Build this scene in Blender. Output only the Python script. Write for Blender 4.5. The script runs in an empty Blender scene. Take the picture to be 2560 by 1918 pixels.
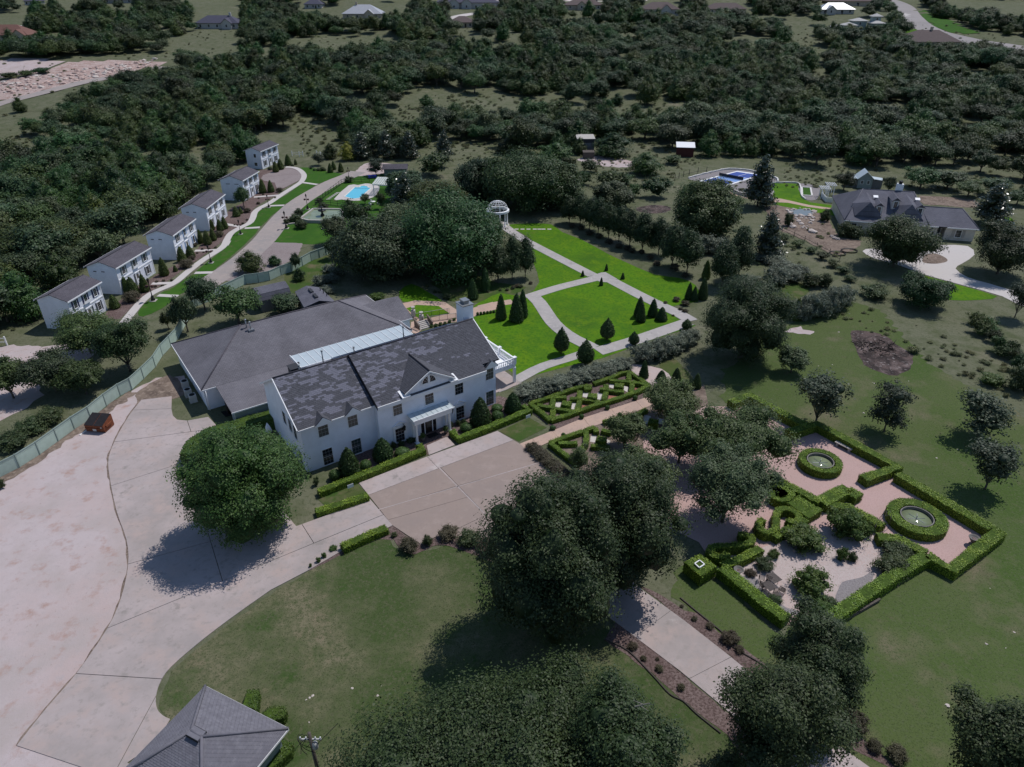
import bpy, bmesh, math, random
import numpy as np
from mathutils import Vector, Matrix
S = bpy.context.scene
COL = S.collection
R = math.radians

# ------------------------------------------------------------------ camera
CAM_H = 52.0; PITCH = R(30.5); FPX = 1776.0; PW, PH = 2560.0, 1918.0
cd = bpy.data.cameras.new('camera'); cam = bpy.data.objects.new('camera', cd); COL.objects.link(cam)
cam.location = (0, 0, CAM_H); cam.rotation_euler = (math.pi/2 - PITCH, 0, 0)
cd.sensor_fit = 'HORIZONTAL'; cd.sensor_width = 36.0; cd.lens = FPX/PW*36.0
cd.clip_start = 1.0; cd.clip_end = 6000.0
S.camera = cam
# ------------------------------------------------------------------ sky, sun, exposure
SUN_EL = R(60.0); SUN_DIR = Vector((0.75, 0.66, 0)).normalized()      # horizontal direction towards the sun
w = bpy.data.worlds.new('World'); S.world = w; w.use_nodes = True
nt = w.node_tree; bg = nt.nodes['Background']
sky = nt.nodes.new('ShaderNodeTexSky'); sky.sky_type = 'NISHITA'; sky.sun_disc = False
sky.sun_elevation = SUN_EL; sky.sun_rotation = math.atan2(SUN_DIR.x, SUN_DIR.y)
sky.air_density = 1.0; sky.dust_density = 0.2; sky.ozone_density = 2.5; sky.altitude = 300
nt.links.new(sky.outputs[0], bg.inputs[0]); bg.inputs[1].default_value = 0.105
sl = bpy.data.lights.new('sun', 'SUN'); sl.energy = 3.4; sl.angle = R(0.53); sl.color = (1.0, 0.965, 0.93)
so = bpy.data.objects.new('sun', sl); COL.objects.link(so); so.location = (60, 60, 150)
sd = Vector((SUN_DIR.x*math.cos(SUN_EL), SUN_DIR.y*math.cos(SUN_EL), math.sin(SUN_EL)))
so.rotation_euler = sd.to_track_quat('Z', 'Y').to_euler()
S.view_settings.view_transform = 'Standard'; S.view_settings.look = 'None'
S.view_settings.exposure = 0.0; S.view_settings.gamma = 1.0; S.view_settings.use_curve_mapping = False
S.cycles.max_bounces = 6; S.cycles.diffuse_bounces = 3; S.cycles.glossy_bounces = 2
S.cycles.transmission_bounces = 3; S.cycles.transparent_max_bounces = 6; S.cycles.volume_bounces = 0
S.cycles.use_denoising = True
S.cycles.caustics_reflective = False; S.cycles.caustics_refractive = False

# ------------------------------------------------------------------ pixel -> place
ZN = dict(a=(0,0,2.572),b=(850,0,2.572),c=(1700,0,2.572),d=(0,640,2.572),e=(850,640,2.572),f=(1700,640,2.572),
 g=(0,1278,2.572),h=(850,1278,2.572),i=(1700,1278,2.572),m=(640,780,3.16),k=(60,330,3.16),A=(420,690,4.25),B=(600,660,4.424),
 C=(2080,420,4.602),D=(720,380,6.374),E=(1300,900,4.802),F=(1680,1160,4.418),G=(940,700,6.136),H=(1180,480,3.682),
 I=(1640,560,4.418),J=(900,980,6.506),K=(300,1660,3.352),L=(560,330,4.418),M=(1680,400,4.424),N=(0,640,4.602),
 O=(1000,0,2.765),Q=(2000,0,3.95),R=(0,0,3.456),w=(0,0,.864),s=(0,0,1.0))
CT, ST = math.cos(PITCH), math.sin(PITCH)
def px(z, x, y):
    a = ZN[z]; return a[0]+x/a[2], a[1]+y/a[2]
def ray(p):
    x = (p[0]-PW/2)/FPX; y = -(p[1]-PH/2)/FPX
    return (x, CT+y*ST, -ST+y*CT)
def at(z, x, y, h=0.0):
    d = ray(px(z, x, y)); t = (h-CAM_H)/d[2]
    return (d[0]*t, d[1]*t)
def proj(X, Y, Zz):
    dz = Zz-CAM_H; f = Y*CT - dz*ST; u = Y*ST + dz*CT
    return (PW/2+X/f*FPX, PH/2-u/f*FPX, f)
def smooth(a, b, x):
    t = min(1, max(0, (x-a)/(b-a))); return t*t*(3-2*t)
def terrain(x, y):
    z = 0.0
    if y > 232:
        d = y-232; z += 0.085*d*d/(d+55.0)
        z += smooth(250, 330, y)*(1.3*math.sin(x*0.021+1.0)*math.sin(y*0.017)+0.9*math.sin(x*0.043+y*0.031))
    return z
def att(z, x, y, base=0.0):
    d = ray(px(z, x, y)); t0 = 10.0; t = t0
    while t < 2500:
        if CAM_H+d[2]*t < terrain(d[0]*t, d[1]*t)+base: break
        t0 = t; t += 4.0
    lo, hi = t0, t
    for _ in range(24):
        mid = (lo+hi)/2
        if CAM_H+d[2]*mid < terrain(d[0]*mid, d[1]*mid)+base: hi = mid
        else: lo = mid
    return (d[0]*hi, d[1]*hi, CAM_H+d[2]*hi)
def height_at(X, Y, z0, py):
    """height above z0 of the point over (X,Y) that shows at image row py"""
    lo, hi = z0-2.0, z0+40.0
    for _ in range(40):
        mid = (lo+hi)/2
        if proj(X, Y, mid)[1] > py: lo = mid
        else: hi = mid
    return lo-z0

# ------------------------------------------------------------------ objects
def tag(o, label=None, cat=None, group=None, kind=None):
    if label: o['label'] = label
    if cat: o['category'] = cat
    if group: o['group'] = group
    if kind: o['kind'] = kind
    return o
def empty(name, loc=(0,0,0), rz=0.0):
    o = bpy.data.objects.new(name, None); COL.objects.link(o)
    o.location = loc; o.rotation_euler = (0,0,rz); o.empty_display_size = 0.3
    return o
def link(name, me, parent=None, loc=None, rz=None):
    o = bpy.data.objects.new(name, me); COL.objects.link(o)
    if parent is not None: o.parent = parent
    if loc is not None: o.location = loc
    if rz is not None: o.rotation_euler = (0,0,rz)
    return o
class MB:
    """collects shapes, becomes one mesh"""
    def __init__(s): s.v = []; s.f = []; s.mi = []; s.sm = []
    def add(s, vs, fs, mi=0, sm=False):
        b = len(s.v); s.v += [tuple(p) for p in vs]
        for f in fs: s.f.append([b+i for i in f]); s.mi.append(mi); s.sm.append(sm)
        return s
    def box(s, x0, x1, y0, y1, z0, z1, mi=0):
        return s.add([(x0,y0,z0),(x1,y0,z0),(x1,y1,z0),(x0,y1,z0),(x0,y0,z1),(x1,y0,z1),(x1,y1,z1),(x0,y1,z1)],
              [(0,3,2,1),(4,5,6,7),(0,1,5,4),(1,2,6,5),(2,3,7,6),(3,0,4,7)], mi)
    def obox(s, p, q, w_, z0, z1, mi=0):
        """box along p->q of width w_"""
        p = Vector((p[0],p[1])); q = Vector((q[0],q[1])); d = (q-p); L = d.length or 1e-6; n = Vector((-d.y,d.x))/L*w_/2
        a, b, c, e = p-n, q-n, q+n, p+n
        vs = [(v.x,v.y,z) for z in (z0,z1) for v in (a,b,c,e)]
        return s.add(vs, [(0,3,2,1),(4,5,6,7),(0,1,5,4),(1,2,6,5),(2,3,7,6),(3,0,4,7)], mi)
    def prism(s, pts, z0, z1, mi=0, cap=True):
        n = len(pts)
        vs = [(p[0],p[1],z0) for p in pts]+[(p[0],p[1],z1) for p in pts]
        fs = [(i,(i+1)%n,n+(i+1)%n,n+i) for i in range(n)]
        if cap: fs += [tuple(range(n,2*n)), tuple(range(n-1,-1,-1))]
        return s.add(vs, fs, mi)
    def bar(s, p, q, r, mi=0, n=6, r2=None):
        p = Vector(p); q = Vector(q); d = (q-p)
        if d.length < 1e-6: return s
        d.normalize(); a = d.orthogonal().normalized(); b = d.cross(a); r2 = r if r2 is None else r2
        vs = []
        for c, rr in ((p,r),(q,r2)):
            for i in range(n):
                t = 2*math.pi*i/n; vs.append(c+(a*math.cos(t)+b*math.sin(t))*rr)
        fs = [(i,(i+1)%n,n+(i+1)%n,n+i) for i in range(n)]+[tuple(range(n-1,-1,-1)),tuple(range(n,2*n))]
        return s.add(vs, fs, mi, n > 5)
    def lathe(s, prof, c=(0,0,0), n=12, mi=0, closed=True):
        vs = []; fs = []
        for r, z in prof:
            for i in range(n):
                t = 2*math.pi*i/n; vs.append((c[0]+r*math.cos(t), c[1]+r*math.sin(t), c[2]+z))
        for j in range(len(prof)-1):
            for i in range(n):
                k = (i+1)%n; fs.append((j*n+i, j*n+k, (j+1)*n+k, (j+1)*n+i))
        if closed: fs += [tuple(range(n-1,-1,-1)), tuple(range((len(prof)-1)*n, len(prof)*n))]
        return s.add(vs, fs, mi, True)
    def quad(s, a, b, c, d, mi=0): return s.add([a,b,c,d], [(0,1,2,3)], mi)
    def slab(s, poly, t, mi=0, mi2=None):
        """planar 3-D polygon thickened downwards by t"""
        n = len(poly); up = [Vector(p) for p in poly]; lo = [p-Vector((0,0,t)) for p in up]
        nrm = (up[1]-up[0]).cross(up[2]-up[0])
        idx = list(range(n))
        if nrm.z < 0: up.reverse(); lo.reverse()
        s.add(up+lo, [tuple(idx)], mi)
        b = len(s.v)-2*n
        m2 = mi if mi2 is None else mi2
        s.f.append([b+n+i for i in reversed(idx)]); s.mi.append(m2); s.sm.append(False)
        for i in idx:
            k = (i+1)%n; s.f.append([b+i, b+n+i, b+n+k, b+k]); s.mi.append(m2); s.sm.append(False)
        return s
    def mesh(s, name, mats=()):
        me = bpy.data.meshes.new(name); me.from_pydata(s.v, [], s.f)
        for m in (mats if isinstance(mats,(list,tuple)) else [mats]): me.materials.append(MAT[m])
        me.polygons.foreach_set('material_index', s.mi); me.polygons.foreach_set('use_smooth', s.sm)
        me.update(); return me
    def build(s, name, mats, parent=None, loc=None, rz=None):
        return link(name, s.mesh(name, mats), parent, loc, rz)
def np_mesh(name, V, Fq, mats, mi=None, tint=None, smooth_=False):
    """V (n,3), Fq (m,k) arrays"""
    me = bpy.data.meshes.new(name); n = len(V); m, k = Fq.shape
    me.vertices.add(n); me.vertices.foreach_set('co', np.asarray(V, np.float32).ravel())
    me.loops.add(m*k); me.loops.foreach_set('vertex_index', Fq.astype(np.int32).ravel())
    me.polygons.add(m); me.polygons.foreach_set('loop_start', np.arange(0, m*k, k, dtype=np.int32))
    for x in mats: me.materials.append(MAT[x])
    if mi is not None: me.polygons.foreach_set('material_index', np.asarray(mi, np.int32))
    if smooth_: me.polygons.foreach_set('use_smooth', np.ones(m, bool))
    if tint is not None:
        at_ = me.attributes.new('tint', 'FLOAT', 'FACE'); at_.data.foreach_set('value', np.asarray(tint, np.float32))
    me.update(calc_edges=True); me.validate(); return me

# ------------------------------------------------------------------ materials
MAT = {}
def _mat(name):
    m = bpy.data.materials.new(name); m.use_nodes = True; MAT[name] = m
    t = m.node_tree; b = t.nodes['Principled BSDF']; b.inputs['Specular IOR Level'].default_value = 0.25
    return m, t, b
def N(t, ty, **kw):
    n = t.nodes.new(ty)
    for k, v in kw.items():
        if hasattr(n, k): setattr(n, k, v)
        else: n.inputs[k].default_value = v
    return n
def coords(t, world=True):
    if world:
        g = N(t, 'ShaderNodeNewGeometry'); return g.outputs['Position']
    c = N(t, 'ShaderNodeTexCoord'); return c.outputs['Object']
def noise(t, co, scale, detail=4, rough=0.6, dist=0.0):
    n = N(t, 'ShaderNodeTexNoise', Scale=scale, Detail=detail, Roughness=rough, Distortion=dist)
    t.links.new(co, n.inputs['Vector']); return n.outputs['Fac']
def ramp(t, fac, stops, interp='LINEAR'):
    r = N(t, 'ShaderNodeValToRGB'); r.color_ramp.interpolation = interp
    el = r.color_ramp.elements
    while len(el) < len(stops): el.new(0.5)
    for e, (p, c) in zip(el, stops):
        e.position = p; e.color = (*c, 1) if len(c) == 3 else c
    t.links.new(fac, r.inputs[0]); return r.outputs[0]
def mix(t, fac, a, b, mode='MIX'):
    m = N(t, 'ShaderNodeMix'); m.data_type = 'RGBA'; m.blend_type = mode
    for sock, v in ((m.inputs[0], fac), (m.inputs[6], a), (m.inputs[7], b)):
        if hasattr(v, 'links'): t.links.new(v, sock)
        elif isinstance(v, (tuple, list)): sock.default_value = (*v, 1) if len(v) == 3 else v
        else: sock.default_value = v
    return m.outputs[2]
def bump(t, b, h, strength, dist):
    n = N(t, 'ShaderNodeBump', Strength=strength, Distance=dist)
    t.links.new(h, n.inputs['Height']); t.links.new(n.outputs[0], b.inputs['Normal'])
def simple(name, col, rough=0.6, var=0.12, scale=2.0, bmp=0.0, metal=0.0, spec=0.25, bscale=None, world=False, bdist=0.02):
    m, t, b = _mat(name); co = coords(t, world)
    lo = tuple(c*(1-var) for c in col); hi = tuple(min(1, c*(1+var)) for c in col)
    t.links.new(ramp(t, noise(t, co, scale, 5), [(0.3, lo), (0.7, hi)]), b.inputs['Base Color'])
    b.inputs['Roughness'].default_value = rough; b.inputs['Metallic'].default_value = metal
    b.inputs['Specular IOR Level'].default_value = spec
    if bmp: bump(t, b, noise(t, co, bscale or scale*8, 3), bmp, bdist)
    return m
def ground(name, layers, rough=0.95, bscale=3.0, bstr=0.4, bdist=0.08):
    """layers: base colour, then (scale, lo, hi, colour, detail, seed) spots"""
    m, t, b = _mat(name); co = coords(t); col = layers[0]
    for (sc, lo, hi, c, det, sh) in layers[1:]:
        mp = N(t, 'ShaderNodeVectorMath', operation='ADD'); t.links.new(co, mp.inputs[0]); mp.inputs[1].default_value = (sh*13.1, sh*7.7, sh*3.3)
        f = ramp(t, noise(t, mp.outputs[0], sc, det, 0.65), [(lo, (0,0,0)), (hi, (1,1,1))])
        col = mix(t, f, col, c)
    t.links.new(col, b.inputs['Base Color']); b.inputs['Roughness'].default_value = rough
    b.inputs['Specular IOR Level'].default_value = 0.1
    bump(t, b, noise(t, co, bscale, 6, 0.7), bstr, bdist)
    return m
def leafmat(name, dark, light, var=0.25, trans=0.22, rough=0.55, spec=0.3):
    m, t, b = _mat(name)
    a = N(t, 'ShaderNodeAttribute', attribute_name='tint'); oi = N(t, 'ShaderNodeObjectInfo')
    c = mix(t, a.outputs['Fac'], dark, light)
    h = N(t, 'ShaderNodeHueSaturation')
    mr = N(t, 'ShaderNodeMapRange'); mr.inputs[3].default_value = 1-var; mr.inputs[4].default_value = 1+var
    t.links.new(oi.outputs['Random'], mr.inputs[0]); t.links.new(mr.outputs[0], h.inputs['Value'])
    mr2 = N(t, 'ShaderNodeMapRange'); mr2.inputs[3].default_value = 0.5-0.03*var/0.25; mr2.inputs[4].default_value = 0.5+0.02*var/0.25
    mu = N(t, 'ShaderNodeMath', operation='FRACT'); m3 = N(t, 'ShaderNodeMath', operation='MULTIPLY'); m3.inputs[1].default_value = 17.3
    t.links.new(oi.outputs['Random'], m3.inputs[0]); t.links.new(m3.outputs[0], mu.inputs[0]); t.links.new(mu.outputs[0], mr2.inputs[0])
    t.links.new(mr2.outputs[0], h.inputs['Hue']); t.links.new(c, h.inputs['Color'])
    t.links.new(h.outputs[0], b.inputs['Base Color']); b.inputs['Roughness'].default_value = rough
    b.inputs['Specular IOR Level'].default_value = spec
    tr = N(t, 'ShaderNodeBsdfTranslucent'); t.links.new(h.outputs[0], tr.inputs[0])
    ms = N(t, 'ShaderNodeMixShader'); ms.inputs[0].default_value = trans
    t.links.new(b.outputs[0], ms.inputs[1]); t.links.new(tr.outputs[0], ms.inputs[2])
    t.links.new(ms.outputs[0], t.nodes['Material Output'].inputs[0])
    return m
def shingle_mat(name, c1, c2, row=0.14, wid=0.35, ang=0.0, bmp=0.5):
    """asphalt shingles seen from far: courses and tabs in object space along the slope"""
    m, t, b = _mat(name); co = coords(t, False)
    mp = N(t, 'ShaderNodeMapping'); t.links.new(co, mp.inputs[0]); mp.inputs['Rotation'].default_value = (0,0,ang)
    br = N(t, 'ShaderNodeTexBrick'); t.links.new(mp.outputs[0], br.inputs['Vector'])
    br.inputs['Color1'].default_value = (*c1,1); br.inputs['Color2'].default_value = (*c2,1)
    br.inputs['Mortar'].default_value = (*[x*0.45 for x in c1],1)
    br.inputs['Scale'].default_value = 1.0; br.inputs['Mortar Size'].default_value = 0.012; br.inputs['Brick Width'].default_value = wid
    br.inputs['Row Height'].default_value = row
    n = noise(t, coords(t, False), 0.25, 5, 0.6)
    c = mix(t, ramp(t, n, [(0.35,(0.82,0.82,0.82)),(0.7,(1.12,1.12,1.12))]), (0,0,0), br.outputs['Color'], 'MIX')
    mm = N(t, 'ShaderNodeMix'); mm.data_type = 'RGBA'; mm.blend_type = 'MULTIPLY'; mm.inputs[0].default_value = 1
    t.links.new(br.outputs['Color'], mm.inputs[6]); t.links.new(ramp(t, n, [(0.3,(0.8,0.8,0.8)),(0.7,(1.15,1.15,1.15))]), mm.inputs[7])
    t.links.new(mm.outputs[2], b.inputs['Base Color']); b.inputs['Roughness'].default_value = 0.9
    bump(t, b, br.outputs['Fac'], -bmp, 0.02)
    return m
# ------------------------------------------------------------------ material palette
ground('meadow', [(.115,.122,.072), (.05,.38,.62,(.135,.138,.09),5,1), (.35,.46,.66,(.082,.096,.048),6,2), (.09,.60,.74,(.19,.175,.125),5,3), (2.2,.52,.70,(.07,.08,.04),4,4)], bscale=1.6, bstr=.6, bdist=.25)
ground('front_grass', [(.052,.080,.025), (.07,.42,.60,(.175,.155,.10),5,5), (.22,.54,.70,(.040,.078,.018),5,6), (.13,.58,.72,(.22,.17,.12),6,7), (1.6,.45,.70,(.070,.088,.038),5,8), (3.4,.50,.66,(.095,.10,.055),4,75), (9.,.52,.68,(.036,.050,.018),3,9)], bscale=7, bstr=.5, bdist=.06)
ground('side_grass', [(.080,.108,.036), (.06,.44,.62,(.060,.098,.024),5,78), (.12,.52,.70,(.155,.135,.088),6,79), (.5,.58,.72,(.11,.105,.06),6,80), (3.4,.50,.66,(.090,.11,.05),4,81), (9.,.52,.68,(.040,.058,.02),3,82)], bscale=7, bstr=.5, bdist=.06)
ground('bright_grass', [(.082,.182,.007), (.09,.42,.70,(.052,.115,.010),5,11), (.3,.48,.68,(.108,.195,.007),5,12), (.13,.62,.78,(.10,.13,.022),5,13), (2.5,.45,.7,(.036,.115,.009),4,14)], bscale=9, bstr=.35, bdist=.04)
ground('verge_grass', [(.034,.095,.012), (.25,.45,.7,(.05,.12,.014),5,15), (.6,.58,.76,(.10,.10,.045),5,16)], bscale=8, bstr=.4, bdist=.05)
ground('yard_grass', [(.045,.085,.018), (.12,.42,.62,(.085,.095,.036),5,17), (.4,.52,.7,(.13,.115,.065),5,18)], bscale=7, bstr=.5, bdist=.06)
ground('caliche', [(.45,.385,.385), (.06,.44,.66,(.43,.335,.315),5,21), (.14,.46,.66,(.385,.33,.315),5,22), (.5,.54,.72,(.35,.235,.20),6,23), (1.3,.52,.72,(.40,.34,.335),6,76), (3.,.62,.76,(.31,.25,.23),5,24), (.11,.66,.78,(.25,.19,.15),6,25)], bscale=5, bstr=.5, bdist=.05)
ground('scree', [(.48,.37,.34), (.3,.45,.6,(.34,.22,.19),5,26), (1.2,.5,.66,(.55,.47,.43),5,27), (4.,.5,.62,(.22,.16,.14),5,28)], bscale=2.5, bstr=1, bdist=.3)
ground('bare_soil', [(.20,.155,.125), (.4,.42,.6,(.12,.09,.075),5,31), (2.,.5,.68,(.28,.22,.18),5,32)], bscale=5, bstr=.7, bdist=.06)
ground('mulch', [(.150,.105,.098), (.5,.42,.6,(.20,.15,.14),5,33), (5.,.42,.6,(.085,.058,.052),4,34)], bscale=14, bstr=.9, bdist=.05)
ground('pea_gravel', [(.235,.195,.19), (.3,.42,.65,(.19,.15,.145),5,35), (9.,.42,.6,(.28,.24,.235),3,36)], bscale=22, bstr=.7, bdist=.03)
ground('grey_gravel', [(.20,.18,.185), (6.,.42,.6,(.27,.25,.25),4,37)], bscale=20, bstr=.7, bdist=.03)
ground('pink_gravel', [(.47,.325,.30), (.25,.42,.65,(.43,.31,.285),5,38), (7.,.45,.65,(.40,.27,.25),3,39), (.5,.62,.74,(.36,.26,.23),5,40)], bscale=24, bstr=.5, bdist=.02)
ground('pale_gravel', [(.44,.355,.335), (.35,.42,.65,(.47,.34,.31),5,41), (4.,.50,.68,(.34,.285,.26),4,42), (12,.45,.6,(.48,.42,.40),3,43)], bscale=22, bstr=.6, bdist=.03)
ground('concrete', [(.415,.352,.342), (.10,.42,.62,(.32,.28,.268),6,44), (.35,.48,.68,(.40,.32,.295),6,45), (1.6,.52,.70,(.30,.265,.25),6,46), (.45,.60,.68,(.27,.24,.225),6,72), (.18,.66,.75,(.50,.45,.43),5,47)], rough=.85, bscale=30, bstr=.15, bdist=.01)
ground('aggregate', [(.30,.235,.205), (.16,.40,.62,(.265,.215,.195),5,48), (.6,.52,.70,(.35,.28,.25),6,49), (2.2,.55,.72,(.25,.195,.175),6,50), (.28,.66,.74,(.41,.35,.31),6,51), (18,.45,.6,(.28,.225,.20),3,52)], rough=.88, bscale=40, bstr=.2, bdist=.01)
ground('tan_path', [(.47,.335,.265), (.4,.45,.65,(.41,.30,.25),5,53), (3.,.52,.7,(.36,.27,.22),5,54)], rough=.9, bscale=25, bstr=.3, bdist=.01)
ground('walk', [(.40,.37,.355), (.3,.42,.66,(.33,.31,.30),5,55), (1.4,.55,.72,(.46,.43,.41),5,56), (.7,.64,.73,(.24,.22,.21),6,57)], rough=.9, bscale=25, bstr=.3, bdist=.01)
ground('lane', [(.33,.285,.265), (.15,.42,.64,(.28,.255,.245),5,58), (.8,.50,.70,(.37,.31,.285),5,59), (4.,.56,.72,(.25,.22,.205),4,60)], rough=.92, bscale=20, bstr=.3, bdist=.02)
ground('street', [(.30,.275,.27), (.05,.42,.64,(.26,.24,.235),4,61), (1.,.5,.7,(.33,.30,.29),4,62)], bscale=8, bstr=.2, bdist=.02)
ground('pale_drive', [(.50,.465,.445), (.2,.42,.65,(.50,.46,.44),5,63), (1.5,.55,.72,(.46,.42,.41),5,64)], rough=.85, bscale=20, bstr=.2, bdist=.01)
ground('burnt', [(.115,.085,.078), (.5,.40,.55,(.045,.036,.034),5,65), (.35,.55,.70,(.20,.155,.145),5,66), (2.,.58,.7,(.30,.27,.26),5,67)], bscale=5, bstr=1, bdist=.15)

# ------------------------------------------------------------------ polygon tools
def catmull(pts, closed=True, k=4):
    n = len(pts); out = []
    rng = range(n) if closed else range(n-1)
    for i in rng:
        p0 = pts[(i-1)%n] if closed or i > 0 else pts[0]
        p1 = pts[i]; p2 = pts[(i+1)%n]
        p3 = pts[(i+2)%n] if closed or i+2 < n else pts[-1]
        for j in range(k):
            t = j/k; t2 = t*t; t3 = t2*t
            out.append(tuple(0.5*((2*b)+(-a+c)*t+(2*a-5*b+4*c-d)*t2+(-a+3*b-3*c+d)*t3) for a,b,c,d in zip(p0,p1,p2,p3)))
    if not closed: out.append(tuple(pts[-1]))
    return out
def area2(p): return sum(p[i][0]*p[(i+1)%len(p)][1]-p[(i+1)%len(p)][0]*p[i][1] for i in range(len(p)))
def ccw(p): return list(p) if area2(p) > 0 else list(reversed(p))
def ragged(pts, amp, step=0.8, seed=1):
    rnd = random.Random(seed); out = []
    n = len(pts)
    for i in range(n):
        a = Vector(pts[i]); b = Vector(pts[(i+1)%n]); L = (b-a).length; m = max(1, int(L/step))
        nrm = Vector((-(b-a).y, (b-a).x)); nrm = nrm/(nrm.length or 1)
        for j in range(m):
            out.append(tuple(a+(b-a)*(j/m)+nrm*rnd.uniform(-amp, amp)))
    return out
def inside(p, poly):
    x, y = p; c = False; n = len(poly)
    for i in range(n):
        x1, y1 = poly[i]; x2, y2 = poly[i-1]
        if (y1 > y) != (y2 > y) and x < (x2-x1)*(y-y1)/(y2-y1)+x1: c = not c
    return c
def pts_of(z, lst, h=0.0):
    out = []
    for q in lst:
        if isinstance(q[0], str): out.append(at(q[0], q[1], q[2], h))
        else: out.append(at(z, q[0], q[1], h))
    return out
def sheet(name, z, lst, top, mat, soft=0, rag=0.0, thick=None, kind='structure', parent=None, raw=None, seed=1):
    p = raw if raw is not None else pts_of(z, lst)
    if soft: p = catmull(p, True, soft)
    if rag: p = ragged(p, rag, seed=seed)
    p = ccw(p); m = MB()
    m.prism(p, top-(thick or 0.012), top) if thick else m.add([(a,b,top) for a,b in p], [tuple(range(len(p)))])
    o = m.build(name, mat, parent)
    if parent is None and kind: o['kind'] = kind
    return o, p
def split_poly(poly, a, b, gap):
    """cut one polygon by the line a-b, leaving a joint"""
    ax, ay = a; dx, dy = b[0]-ax, b[1]-ay; L = math.hypot(dx, dy); nx, ny = -dy/L, dx/L
    def half(sgn):
        out = []; n = len(poly)
        for i in range(n):
            p, q = poly[i], poly[(i+1)%n]
            d1 = sgn*((p[0]-ax)*nx+(p[1]-ay)*ny)-gap; d2 = sgn*((q[0]-ax)*nx+(q[1]-ay)*ny)-gap
            if d1 >= 0: out.append(p)
            if (d1 >= 0) != (d2 >= 0):
                t = d1/(d1-d2); out.append((p[0]+(q[0]-p[0])*t, p[1]+(q[1]-p[1])*t))
        return out
    return [h for h in (half(1), half(-1)) if len(h) > 2 and abs(area2(h)) > 0.2]
def slabs(parent, poly, cuts, top, mats, gap=0.02, thick=0.1, name='slab'):
    pieces = [ccw(poly)]
    for a, b in cuts:
        mid = ((a[0]+b[0])/2, (a[1]+b[1])/2)
        for i, pc in enumerate(pieces):
            if inside(mid, pc):
                pieces[i:i+1] = split_poly(pc, a, b, gap); break
    out = []
    for i, pc in enumerate(pieces):
        mt = mats(pc) if callable(mats) else mats
        out.append(MB().prism(ccw(pc), top-thick, top-0.004*(i % 2)).build(name, mt, parent))
    return out
def strip_pts(line, width):
    """polygon round a centre line"""
    n = len(line); l = []; r = []
    for i in range(n):
        a = Vector(line[max(0,i-1)][:2]); b = Vector(line[min(n-1,i+1)][:2]); d = (b-a).normalized(); nn = Vector((-d.y,d.x))
        wv = width[i] if isinstance(width, (list,tuple)) else width
        c = Vector(line[i][:2]); l.append(tuple(c+nn*wv/2)); r.append(tuple(c-nn*wv/2))
    return l, r
def ribbon_slabs(parent, line, width, top, mat, each=3, thick=0.08, gap=0.015, name='slab'):
    """walk or path laid in slabs along a centre line"""
    l, r = strip_pts(line, width); n = len(line); i = 0
    while i < n-1:
        j = min(n-1, i+each); L = l[i:j+1]; Rr = r[i:j+1]
        a = Vector(L[0]); b = Vector(L[1]); e = (b-a).normalized()*gap; L[0] = tuple(a+e); Rr[0] = tuple(Vector(Rr[0])+e)
        MB().prism(ccw(L+Rr[::-1]), top-thick, top+.0012*(i % 7)).build(name, mat, parent); i = j
def even(line, step):
    out = [line[0]]; acc = 0.0
    for i in range(1, len(line)):
        a = Vector(line[i-1]); b = Vector(line[i]); L = (b-a).length; t = step-acc
        while t <= L: out.append(tuple(a+(b-a)*(t/L))); t += step
        acc = (acc+L) % step
    if (Vector(out[-1])-Vector(line[-1])).length > step*0.4: out.append(tuple(line[-1]))
    else: out[-1] = tuple(line[-1])
    return out

# ------------------------------------------------------------------ terrain
def axis(segs):
    v = []
    for a, b, st in segs: v += list(np.arange(a, b, st))
    return v+[segs[-1][1]]
gx = axis([(-1500,-600,150),(-600,600,20),(600,1500,150)]); gy = axis([(-60,220,40),(220,620,12),(620,2200,120)])
V = np.array([(x,y,terrain(x,y)) for y in gy for x in gx]); nx_ = len(gx)
Fq = np.array([(j*nx_+i, j*nx_+i+1, (j+1)*nx_+i+1, (j+1)*nx_+i) for j in range(len(gy)-1) for i in range(nx_-1)])
tag(link('ground', np_mesh('ground', V, Fq, ['meadow'], smooth_=True)), kind='structure')

# lawns
sheet('lawn', 'w', [(340,1530),(370,1450),(440,1390),(520,1330),(600,1275),(665,1235),(835,1150),(850,1180),(880,1195),(925,1190),(960,1180),(1010,1190),(1080,1215),(1150,1260),(1320,1365),(1560,1560),(1750,1690),(1500,1850),(1000,1860),(300,1850),(200,1780),(330,1690),(390,1580)], .02, 'front_grass', rag=.12)
sheet('lawn', 'w', [(1475,1205),(1545,1250),(1690,1370),(1800,1340),(1990,1230),(2030,1225),(2140,1150),(1925,1020),(1715,905),(1560,870),(1560,800),(1700,700),(1830,650),(1900,670),(2010,790),(2212,900),(2400,1000),(2500,1700),(2212,1800),(1950,1750),(1740,1560),(1600,1440),(1450,1290)], .02, 'side_grass', rag=.55, seed=4)
sheet('lawn', 'H', [(340,325),(360,300),(560,290),(730,300),(830,370),(1010,440),(1250,570),(1400,640),(1680,760),(1900,790),(2060,860),(2080,1010),(1800,1060),(1930,1190),(2060,1230),(1880,1290),(1500,1420),(1200,1530),(900,1600),(600,1680),(420,1700),(180,1480),(0,1150),(30,1040),(110,1000),(260,930),(480,960),(620,830),(560,640),(520,420)], .02, 'bright_grass', soft=2)
sheet('lawn', 'e', [(380,230),(460,180),(560,230),(660,295),(490,290),(405,295)], .025, 'bright_grass', soft=2)
sheet('lawn', 'B', [(500,60),(700,0),('L',1500,1150),('L',1850,1120),('L',1830,1240),('L',1400,1360),('L',1350,1480),('B',880,260),('B',860,170),('B',720,280),('B',520,330),('B',500,180)], .018, 'yard_grass', soft=2, rag=.2)
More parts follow.
